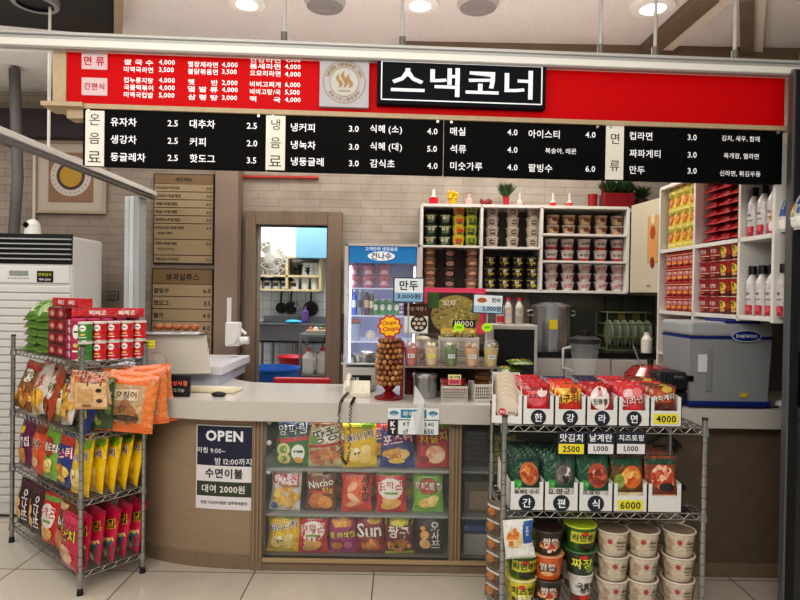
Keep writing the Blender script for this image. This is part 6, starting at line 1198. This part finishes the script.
m = MB(); m.box(-.05, .05, 0, .1, 0, .13, M('#b0b8c0', .1, alpha=.5), .01); m.thing('clear_container', 'clear plastic container on the third fridge shelf', 'container', (fx(354), 4.52, lv[2] - .003)); m = MB()
for k in range(5): m.ball((-.03 + .016 * k, .0, .0), .018, M('#b8604c', .5), 8)
m.thing('red_fruit', 'red fruit pieces heaped on the clear container', 'fruit', (fx(354), 4.57, lv[2] + .145))
m = MB(); m.ball((0, 0, .04), .04, M('#e8dcc8', .4), 12); m.thing('steamed_bun', 'round pale bun in the fridge beside the lollipop sign', 'bun', (fx(371), 4.55, lv[2]))
for i in range(2):
    m = MB(); m.lathe([(.0001, 0), (.05, 0), (.075, .03), (.078, .032), (.0001, .01)], steel); m.thing('steel_dish', 'shallow steel dish on the bottom fridge shelf, %s one' % ['left', 'right'][i], 'dish', (fx(366 + i * 20), 4.56, .9)); 
MB().box(-.2, .2, .06, .5, .885, .899, M('#cfd6ea', .3, emit=.2)).part('shelf', e)

# ================================================================ wall shelf with noodle cups
SD = 4.72
sx = lambda px: P(px, 250, SD).x
Zs = lambda px, py: P(px, py, SD).z
ws = M('#d9d8d3', .35); cab = MB()
X = [sx(421.5), sx(481.5), sx(541.5), sx(628)]; zt = Zs(525, 206.5); zb = Zs(525, 291)
mid = [Zs(451, 246.5), Zs(512, 248), Zs(585, 235), Zs(585, 262)]
e = empty('noodle_wall_shelf', 'white wall shelf unit with cubbies of stacked noodle cups', 'shelf', ((X[0] + X[3]) / 2, SD, zb)); cxs = (X[0] + X[3]) / 2
def lb(*a): return MB().box(a[0] - cxs, a[1] - cxs, a[2], a[3], a[4] - zb, a[5] - zb, ws, .002)
for z in (zb, zt): lb(X[0], X[3], 0, .27, z - .011, z + .011).part('panel', e)
for x in X: lb(x - .011, x + .011, 0, .27, zb, zt).part('upright', e)
lb(X[0], X[1], 0, .27, mid[0] - .009, mid[0] + .009).part('cubby_shelf', e); lb(X[1], X[2], 0, .27, mid[1] - .009, mid[1] + .009).part('cubby_shelf', e)
for z in mid[2:]: lb(X[2], X[3], 0, .27, z - .009, z + .009).part('cubby_shelf', e)
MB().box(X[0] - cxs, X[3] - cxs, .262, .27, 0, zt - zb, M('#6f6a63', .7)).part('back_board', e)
def small(body, lid, ops, r0=.040, r1=.052, h=.078, prim=None): return cup_mesh(r0, r1, h, [(.75, body), (1, body)], lid, ops, n=18, liprim=prim)
def stack(mb, name, desc, pxs, zbase, rows, pitch, group, where, y=SD + .10, jit=.002):
    pr = mb.thing(name, 'x', 'cup food')
    for c, px in enumerate(pxs):
        for r in range(rows):
            put(pr, USED, (P(px, 250, y).x + random.uniform(-jit, jit), y, zbase + r * pitch), random.uniform(-.2, .2), '%s, %s from bottom, %s stack in the %s' % (desc, ORD[r], ORD[c], where), group)
YN = SD + .11
stack(small('#22382c', '#2c4030', [('t', '짜장', 0, .6, .6, '#e8e0c0'), ('e', 0, .3, .5, .14, '#5a7a4a'), ('q', -1, .82, 1, .9, '#c8d0a0')]), 'green_noodle_cup', 'dark green noodle cup', [430.5, 444.5], mid[0] + .0095, 3, .088, 'dark green cups on the wall shelf', 'upper left cubby')
stack(small('#c8b42c', '#d8c83c', [('e', 0, .6, .6, .2, '#c83c2c'), ('e', 0, .3, .5, .14, '#7a5a2c')]), 'yellow_noodle_cup', 'yellow noodle cup', [458], mid[0] + .0095, 4, .080, 'yellow cups on the wall shelf', 'upper left cubby')
stack(small('#a8b83c', '#d8cc3c', [('t', '참깨', 0, .6, .6, '#2a3a1c'), ('e', 0, .28, .6, .16, '#3a4a24')]), 'lime_noodle_cup', 'lime noodle cup', [471], mid[0] + .0095, 4, .080, 'lime cups on the wall shelf', 'upper left cubby')
stack(small('#94705a', '#b89a84', [('e', 0, .5, .6, .24, '#d8a888'), ('q', -.7, .3, .7, .4, '#5a2c20')]), 'brown_noodle_bowl', 'reddish brown noodle bowl', [430, 472], zb + .012, 4, .080, 'brown bowls on the wall shelf', 'lower left cubby')
stack(small('#3c2c28', '#6a5248', [('e', 0, .5, .6, .22, '#c8a898'), ('t', '짬뽕', 0, .5, .4, '#8a1c1c')]), 'dark_noodle_bowl', 'dark brown noodle bowl', [450], zb + .012, 4, .080, 'dark bowls on the wall shelf', 'lower left cubby')
stack(small('#bdb4a6', '#d8d0c4', [('e', 0, .55, .5, .24, '#4a3c34'), ('t', '누룽지', 0, .55, .45, '#e8e0d4'), ('q', -.6, .2, .6, .26, '#8a7a6a')]), 'pale_noodle_cup', 'pale grey noodle cup', [492, 512, 532], mid[1] + .0095, 4, .080, 'pale cups on the wall shelf', 'upper middle cubby')
stack(small('#1c1b1a', '#2c2a28', [('t', '참', 0, .62, .35, '#f0ece0'), ('c', 0, .35, .7, .18, 10, ['#d8c83c', '#c8a82c', '#8a8a2c']), ('q', -.9, .84, .9, .9, '#c8b83c')], h=.086), 'black_noodle_cup', 'black and yellow noodle cup', [489.5, 503.5, 517.5, 531.5], zb + .012, 3, .089, 'black cups on the wall shelf', 'lower middle cubby')
stack(small('#b09c84', '#c8b8a0', [('e', .2, .55, .5, .26, '#6a2c1c'), ('q', -.9, .7, .0, .8, '#4a3a2c'), ('e', -.4, .3, .3, .12, '#c8a86a')], h=.072), 'tan_noodle_bowl', 'tan noodle bowl', [552, 568, 584, 600, 616], mid[2] + .0095, 2, .080, 'tan bowls on the wall shelf', 'upper right cubby')
stack(small('#cfc8c4', '#d8d4d0', [('q', -1, .0, 1, .26, '#a82c2c'), ('t', '육개장', 0, .58, .7, '#2a1c1c'), ('e', .4, .2, .3, .1, '#c84a3c')], h=.086), 'white_noodle_cup', 'red based white cup', [551, 567, 583.5, 600, 616.5], mid[3] + .0095, 2, .090, 'red based white cups on the wall shelf', 'middle right cubby')
stack(small('#ddd6d4', '#e4e0de', [('t', '새우탕', 0, .6, .7, '#b01c2c', .1), ('q', -.8, .3, .8, .36, '#c87a7a')], r0=.038, r1=.054, h=.068), 'white_noodle_bowl', 'white bowl with red letters', [551.5, 568, 584.5, 601, 617.5], zb + .012, 3, .070, 'white bowls on the wall shelf', 'lower right cubby')
# ornaments on top of the shelf
ot = zt + .012
def orn(px, dy=.12): p = P(px, 200, SD + dy); return (p.x, SD + dy, ot)
def vase(px, prof, mt, name, label, cat='ornament'): prof = [(a * 1.15, b * 1.3) for a, b in prof]; MB().lathe(prof, mt, n=16).thing(name, label, cat, orn(px))
vase(433.5, [(.0001, 0), (.03, 0), (.032, .05), (.014, .06), (.012, .10), (.018, .105)], [M('#c8242c', .3)] * 2 + [M('#d8d0cc', .2)] * 3, 'small_bottle', 'small red and clear bottle at the left end on top of the wall shelf', 'bottle')
e = empty('flower_pot', 'pot of yellow ball flowers on top of the wall shelf', 'plant', orn(452.5)); m = MB(); m.lathe([(.0001, 0), (.03, 0), (.035, .05), (.0001, .05)], M('#c8a02c', .4)); m.part('pot', e); m = MB(); rs = random.Random(8)
for k in range(26): m.ball((rs.uniform(-.035, .035), rs.uniform(-.03, .03), .05 + rs.uniform(0, .06)), .014, M('#e0b81c', .5), 8)
m.part('flowers', e)
vase(469, [(.0001, 0), (.028, 0), (.028, .04), (.012, .055), (.012, .08), (.02, .085)], M('#c8a8a0', .2), 'small_bottle', 'small pinkish glass bottle on the wall shelf top beside the yellow flowers', 'bottle')
m = MB(); rs = random.Random(9)
for k in range(24): m.ball((rs.uniform(-.04, .04), rs.uniform(-.03, .03), .015 + rs.uniform(0, .035)), .016, M('#7a1420', .5), 8)
m.thing('red_berries', 'heap of dark red berries on top of the wall shelf', 'ornament', orn(485.5))
def leafy(e, n, h, s, seed, z0, col=('#2f4a26', '#3f6030', '#25401f')):
    m = MB(); rs = random.Random(seed)
    for k in range(n):
        a = rs.uniform(0, 2 * PI); l = rs.uniform(.5, 1) * h; sp = rs.uniform(.1, 1) * s; b = Vector((0, 0, z0)); t = Vector((sp * math.cos(a), sp * math.sin(a), z0 + l)); q = Vector((-math.sin(a), math.cos(a), 0)) * .010; mm = (b + t) / 2 + Vector((0, 0, .01))
        m.add([b, mm - q, t, mm + q], [(0, 1, 2, 3)], M(rs.choice(col), .6))
    o = m.part('foliage', e); o['kind'] = 'stuff'; return o
e = empty('plant_vase', 'green leafy sprig in a red glass vase on the wall shelf', 'plant', orn(506)); m = MB(); m.lathe([(.0001, 0), (.022, 0), (.026, .08)], M('#b0343a', .2)); m.part('vase', e); leafy(e, 170, .14, .09, 1, .06)
for px, c in ((519.5, '#c8b0a8'), (553, '#c83a3a'), (569.5, '#c84a44')): vase(px, [(.0001, 0), (.022, 0), (.024, .03), (.008, .045), (.008, .085), (.012, .09)], [M(c, .25)] * 2 + [M('#d0c8c0', .15)] * 3, 'small_bottle', {519.5: 'tiny pale glass bottle right of the leafy vase', 553: 'clear necked bottle with red base, middle of the wall shelf top', 569.5: 'second clear necked bottle with red base, nearer the planter'}[px], 'bottle')
vase(592.5, [(.0001, 0), (.03, 0), (.034, .075), (.034, .085), (.0001, .085)], M('#8a1c20', .4), 'red_candle', 'dark red candle glass left of the red planter', 'candle')
e = empty('red_planter', 'red rectangular planter with green plants at the right end of the wall shelf', 'plant', orn(617)); m = MB(); m.box(-.12, .12, -.07, .07, 0, .115, M('#7a1018', .4), .004); m.box(-.125, -.11, -.01, .01, .10, .23, M('#7a1018', .4)); m.part('box', e)
for i, x in enumerate((-.06, .02, .08)):
    o = leafy(e, 190, .13, .11, 20 + i, .10); o.location = (x, 0, 0)
p = P(640, 205, 4.9); e = empty('potted_plant', 'small dark pot with green leaves right of the red planter', 'plant', (P(641, 200, 4.86).x, 4.86, zt + .011)); m = MB(); m.lathe([(.0001, 0), (.04, 0), (.055, .08), (.0001, .08)], M('#4a342c', .5)); m.part('pot', e); leafy(e, 190, .13, .10, 31, .06)
MB().box(X[3] + .012, X[3] + .2, SD + .06, 4.99, zt - .02, zt + .01, ws).thing('shelf_end_board', 'white board carrying the small pot beside the wall shelf', 'shelf')
# cream side door with a picture poster
p = Vector(sx_ := (X[3] + .02, SD, 0)); q = P(659, 250, 4.32); ang = math.atan2(q.y - p.y, q.x - p.x); L = (Vector((q.x, q.y)) - Vector((p.x, p.y))).length
e = empty('cabinet_end_panel', 'cream cabinet side panel with an orange food poster between the shelves', 'panel', (p.x, p.y, 0), ang); MB().box(0, L, 0, .02, zb, zt + .02, M('#c9c1ac', .4), .003).part('panel', e)
m = MB(); a0 = L * .62; m.box(a0, L * .98, -.003, 0, zb + .22, zt - .10, M('#c8a06a', .5)); 
for k, (dx, dz, r, c) in enumerate([(.18, .42, .05, '#a8542c'), (.18, .30, .07, '#d89a5a'), (.2, .52, .04, '#e0c8a0'), (.16, .2, .04, '#8a3c24')]):
    m.add([(L * .80 + r * .7 * math.cos(t), -.004 - k * .0005, zb + dz + .02 + r * math.sin(t)) for t in [2 * PI * j / 16 for j in range(16)]], [tuple(range(16))], M(c, .5))
m.part('poster', e); m = MB(); m.text('서비스', L * .68, zb + .05, M('#2a2622', .5), w=.06, y=-.003); m.part('badge', e)

# ================================================================ tall shelves along the right wall
q0 = P(659, 250, 4.30); AX = Vector((q0.x, 4.30, 0)); rdir = Vector((.038, -1, 0)).normalized(); ra = math.atan2(rdir.y, rdir.x)
RPl = VPlane(AX.x, AX.y, ra)
def rs_(px): return RPl.hit(px, 280)[0]
S = [0, rs_(693), rs_(738), 1.24]; zA = P(659, 252, 4.30).z; zB = P(659, 312, 4.30).z; zT = P(659, 192, 4.30).z; zA3 = RPl.hit(740, 239)[1]; zB3 = RPl.hit(740, 316)[1]
e = empty('tall_goods_shelf', 'tall white shelf unit running along the right wall full of packets', 'shelf', AX, ra)
# local x runs toward the camera, local y toward -X ... front face is y = 0, goods sit at negative... resolved below
sgn = 1 if RPl.n.x > 0 else -1                   # direction of the wall behind the goods
def bx5(m, s0, s1, z0, z1, d0=0, d1=.32): return m.box(s0, s1, sgn * d0, sgn * d1, z0, z1, ws, .002)
for z in (zA, zB, zT + .02): m = MB(); bx5(m, 0, S[3], z - .012, z + .012); m.part('shelf_board', e)
for i, s in enumerate(S): m = MB(); bx5(m, s - .011, s + .011, [0, CT + .001, zB - .02, zB - .02][i], zT + .02); m.part('upright', e)
m = MB(); m.box(0, S[3], sgn * .31, sgn * .32, zB - .02, zT + .02, M('#8a857c', .6)); m.box(0, S[1], sgn * .31, sgn * .32, CT + .001, zB, M('#8a857c', .6)); m.part('back_board', e)
m = MB(); bx5(m, 0, S[1], 1.20, 1.215); m.part('lower_shelf', e)
def RPp(s, d, z): return AX + rdir * s + RPl.n * sgn * d + Vector((0, 0, z))
FR = ra if sgn > 0 else ra + PI                  # things' own front (-y) turned to face out of the unit
YP = bag_mesh(.11, .145, .035, '#d8c43c', [('e', 0, .55, .7, .24, '#c86a2c'), ('e', 0, .55, .4, .12, '#e8b070'), ('t', '열라면', 0, .84, .7, '#3a5a2c'), ('q', -1, .1, 1, .26, '#e8dc7a')], seed=60, crimp='#e8d85a').thing('yellow_ramen_pack', 'x', 'ramen pack')
RP_ = bag_mesh(.145, .11, .04, '#b01820', [('e', 0, .5, .6, .22, '#d84a4a'), ('t', '신', .2, .5, .16, '#1c1214'), ('q', -1, .1, 1, .2, '#7a0f16')], seed=61, crimp='#c83a3c').thing('red_ramen_pack', 'x', 'ramen pack')
n = 4
for r in range(4):
    for c in range(n): put(YP, USED, RPp(.07 + c * (S[1] - .09) / n + .02, .05, zA + .014 + r * .120), (-.08, 0, FR), 'yellow ramen pack, %s row from bottom, %s from the corner of the top bright cubby' % (ORD[r], ORD[c]), 'yellow ramen packs')
for r in range(9):
    for c in range(3): put(RP_, USED, RPp(S[1] + .09 + c * (S[2] - S[1] - .04) / 3.1, .05, zA + .03 + r * .051), (Matrix.Rotation(FR, 3, 'Z') @ Matrix.Rotation(-PI / 2 + .55, 3, 'X') @ Matrix.Rotation(.1 * (((r + c) % 3) - 1), 3, 'Y')).to_euler(), 'glossy red ramen pack, %s from bottom in the %s pile of the middle top cubby' % (ORD[r], ORD[c]), 'red ramen packs')
RC1 = cup_mesh(.042, .054, .098, [(.2, '#8a1018'), (1, '#b82028')], '#c8483c', [('t', '신라면', 0, .6, .7, '#f0e0d8'), ('e', 0, .3, .6, .14, '#e0a05a'), ('q', -1, .84, 1, .9, '#e0c8a8')], n=18).thing('red_noodle_cup', 'x', 'cup food')
RC2 = cup_mesh(.042, .054, .104, [(.3, '#5a1014'), (1, '#a81c20')], '#b8a88a', [('e', .0, .55, .6, .26, '#e0c83c'), ('t', '열', 0, .6, .3, '#1c1412'), ('e', 0, .22, .5, .1, '#d8a86a')], n=18).thing('gold_noodle_cup', 'x', 'cup food')
RC3 = cup_mesh(.042, .054, .104, [(.3, '#6a1418'), (1, '#9c1c24')], '#a8504a', [('t', '육개장', 0, .6, .7, '#e8d8d0'), ('q', -1, .3, 1, .36, '#d8b0a0'), ('e', 0, .18, .5, .08, '#c8604a')], n=18).thing('crimson_noodle_cup', 'x', 'cup food')
for r in range(4):
    for c in range(5): put(RC1, USED, RPp(.07 + c * (S[1] - .08) / 5 + .02, .065, zB + .013 + r * .100), FR, 'red noodle cup, %s row from bottom, %s from the corner of the middle cubby' % (ORD[r], ORD[c]), 'red noodle cups')
    for c in range(4): put(RC3 if c < 2 else RC2, USED, RPp(S[1] + .065 + c * (S[2] - S[1] - .03) / 4, .065, zB + .013 + r * .106), FR, '%s noodle cup, %s row from bottom, %s column of the second middle cubby' % ('crimson' if c < 2 else 'red and gold', ORD[r], ORD[c]), 'noodle cups on the right wall')
for r in range(3):
    for c in range(5): put([RC1, RC2, RC3][(r + c) % 3], USED, RPp(.07 + c * (S[1] - .08) / 5 + .02, .065, [.99, 1.095, 1.217][r]), FR, 'noodle cup below the middle cubby, %s row from bottom, %s from the corner' % (ORD[r], ORD[c]), 'noodle cups low on the right wall')
def syrup(name):
    m = MB(); m.lathe([(.0001, 0), (.030, 0), (.0315, .01), (.0315, .18), (.026, .197), (.015, .215), (.015, .225)], [M('#8a1c2c', .2)] + [film('#c8c4c4')] * 1 + [film('#d0cccc')] + [film('#c8c4c4')] * 3, n=16)
    m.lathe([(.021, .225), (.021, .27), (.0001, .27)], M('#141214', .35), n=16); draw(m, [('q', -1, .02, 1, .3, '#a81c30'), ('t', '석류', 0, .62, .5, '#3a3436'), ('e', .2, .2, .5, .08, '#d84a5a'), ('q', -.7, .45, .7, .48, '#8a8486')], .063, .19, lambda x, z, L: ((.0315 + L) * math.sin(x / .0315), -(.0315 + L) * math.cos(x / .0315), z)); return m.thing(name, 'x', 'bottle')
SB = syrup('syrup_bottle')
for i in range(8): put(SB, USED, RPp(S[2] + .05 + i * .042, .05 + .075 * (i % 2), zB + .013), FR, 'white and red syrup bottle with black cap, %s from left on the lower right shelf' % ORD[i], 'syrup bottles lower shelf')
for i in range(5): put(SB, USED, RPp(S[2] + .05 + i * .042, .05 + .075 * (i % 2), zA + .013), FR, 'white and red syrup bottle with black cap, %s from left on the upper right shelf' % ORD[i], 'syrup bottles upper shelf')
for i in range(3): put_bag('bluewhite', RPp(S[2] + .27 + i * .13, .03, zA + .014), .15, .19, 'beside the syrup bottles, %s of three' % ORD[i], rz=FR, lean=-.2, t=.05, group='pouches on the right shelf')
# back counter and appliances below the wall shelf
bc0, bc1 = P(425, 350, 4.4).x, AX.x + .05
e = empty('back_counter', 'low white back counter with black worktop under the wall shelf', 'counter', ((bc0 + bc1) / 2, 4.4, 0)); hw = (bc1 - bc0) / 2; bz = P(600, 352, 4.45).z
m = MB(); m.box(-hw, hw, .02, .58, 0, bz - .04, M('#b5b3ae', .4)); m.part('body', e); MB().box(-hw, hw, 0, .59, bz - .04, bz, M('#1a1a1c', .25), .004).part('worktop', e, 'black worktop')
for k in range(5): w_ = 2 * hw / 5; MB().box(-hw + k * w_ + .006, -hw + (k + 1) * w_ - .006, 0, .02, .1, bz - .05, M('#c4c2bd', .35), .004).part('door', e)
a, b = P(489, 366, 4.15), P(538, 327, 4.15); zt_ = P(512, 325, 4.15).z
e = empty('glass_front_cabinet', 'white framed cabinet with a dark glass front behind the counter', 'cabinet', ((a.x + b.x) / 2, 4.15, 0)); w = (b.x - a.x) / 2
zz = zt_
MB().box(-w, w, .0, .24, 0, zz, M('#b9b9b4', .4), .006).part('body', e); MB().box(-w + .03, w - .025, -.008, 0, .75, zz - .03, M('#101214', .3), .003).part('door', e, 'black glass door'); MB().box(w - .10, w - .06, -.012, -.008, .04, .07, M('#2a4a9a', .4)).part('button', e)
# juice bottles on the oven
for i, (px, c) in enumerate([(500, '#c8343c'), (508, '#d8ccc4'), (519, '#9aa88a')]):
    m = MB(); m.lathe([(.0001, 0), (.034, 0), (.036, .01), (.036, .15), (.015, .20), (.015, .21)], film('#cfc8c2'), n=16); m.lathe([(.019, .21), (.019, .235), (.0001, .235)], M('#c8242c' if i else '#2a2a2a', .4), n=16)
    draw(m, [('q', -1, .1, 1, .45, c), ('e', 0, .7, .6, .12, c)], .072, .16, lambda x, z, L: ((.036 + L) * math.sin(x / .036), -(.036 + L) * math.cos(x / .036), z))
    m.thing('juice_bottle', 'white juice bottle with coloured label on the oven, %s of three' % ['left', 'middle', 'right'][i], 'bottle', (P(px, 320, 4.25).x, 4.25, zt_ + .001), group='juice bottles').scale = (.8, .8, .8)
# pots, racks and screens
p = P(552, 340, 4.62); e = empty('stock_pot', 'tall stainless stock pot with a yellow sticker on the back counter', 'pot', (p.x, 4.66, bz + .001)); hp = P(552, 302, 4.6).z - bz
m = MB(); m.lathe([(.0001, 0), (.15, 0), (.15, hp - .05), (.158, hp - .045)], steel, n=28); m.part('body', e); m = MB(); m.lathe([(.16, hp - .05), (.16, hp - .03), (.08, hp - .005), (.0001, hp)], steel, n=28); m.cyl((0, 0, hp), (0, 0, hp + .03), .02, M('#222', .4)); m.part('lid', e)
m = MB(); m.box(-.05, .01, -.155, -.15, .16, .23, M('#d8c81c', .5)); m.part('sticker', e, 'yellow sticker')
for s in (-1, 1): m = MB(); m.tube([(s * .15, 0, hp * .7), (s * .185, 0, hp * .72), (s * .185, 0, hp * .8), (s * .15, 0, hp * .82)], .007, steel); m.part('handle', e)
p = P(592, 330, 4.9); m = MB(); x0, x1 = P(530, 300, 4.97).x, P(655, 300, 4.97).x; m.box(x0, x1, 4.96, 4.985, bz, zb - .02, M('#5c6058', .25, metal=.5, noise=.1, nscale=4)); m.thing('steel_splashback', 'dark reflective steel sheet on the wall under the wall shelf', 'panel')
e = empty('dish_rack', 'green wire dish rack standing in the corner of the back counter', 'rack', (P(632, 345, 4.62).x, 4.6, bz + .001)); m = MB(); gw = M('#66734e', .5)
for z in (.0, .10, .20, .29):
    m.tube([(-.2, 0, z), (.2, 0, z), (.2, .26, z), (-.2, .26, z), (-.2, 0, z)], .005, gw)
for k in range(15): x = -.2 + k * .4 / 14; m.cyl((x, 0, 0), (x, 0, .2), .0025, gw, n=4); m.cyl((x, 0, 0), (x, .26, 0), .0025, gw, n=4)
for x in (-.2, .2):
    for y in (0, .26): m.cyl((x, y, 0), (x, y, .3), .006, gw)
m.part('frame', e); m = MB()
for k in range(6): m.cyl((-.15 + k * .06, .13, .13), (-.14 + k * .06, .13, .13), .10, M('#9aa490', .3, alpha=.8), n=20)
o = m.part('plates', e)
p = P(585, 371, 4.15); e = empty('blender', 'clear jug blender with black lid behind the noodle trays', 'blender', (P(584.5, 360, 3.9).x, 3.9, CZ)); e.scale = (1, 1, 1.2)
m = MB(); m.lathe([(.0001, 0), (.085, 0), (.075, .03), (.055, .07), (.0001, .075)], M('#2a2a2c', .3), n=20); m.part('base', e); m = MB(); m.lathe([(.055, .075), (.062, .09), (.10, .26), (.10, .265)], M('#dfe8e8', .05, alpha=.16, coat=1), n=10, smooth=False); m.tube([(-.09, 0, .24), (-.14, 0, .23), (-.14, 0, .13), (-.075, 0, .11)], .009, M('#c8d0d0', .1, alpha=.6)); m.part('jug', e); m = MB(); m.lathe([(.102, .262), (.102, .285), (.06, .30), (.0001, .30)], M('#2c2c2e', .4), n=16); m.cyl((0, 0, .3), (0, 0, .33), .03, M('#1c1c1e', .4)); m.part('lid', e)
m = MB(); m.lathe([(.0001, 0), (.04, 0), (.04, .10), (.02, .13), (.02, .15), (.0001, .15)], M('#d8d4cc', .4)); m.thing('white_bottle', 'white squeeze bottle beside the dish rack', 'bottle', (P(652, 350, 4.45).x - .04, 4.45, bz + .001))
# hanging utensils under the shelf
for i, px in enumerate((606, 622, 637)):
    p = P(px, 300, 4.93); m = MB(); m.cyl((0, 0, -.02), (0, 0, .1), .006, M('#222', .5)); m.box(-.03, .03, -.006, .006, -.14, -.02, M(['#1c1c1c', '#8a7a3c', '#6a6a3c'][i], .6), .004); m.thing('hanging_utensil', '%s kitchen utensil hanging under the wall shelf' % ['black', 'straw coloured', 'olive'][i], 'utensil', (p.x, 4.94, p.z - .08))
# door to the right: dim metal cabinet under the right shelf
a = P(659, 400, 4.3); m = MB(); m.box(2.0, 2.6, 4.08, 4.28, 0, .96, M('#b5b3ae', .5)); m.thing('right_base_cabinet', 'pale base cabinet below the tall right shelves', 'cabinet')
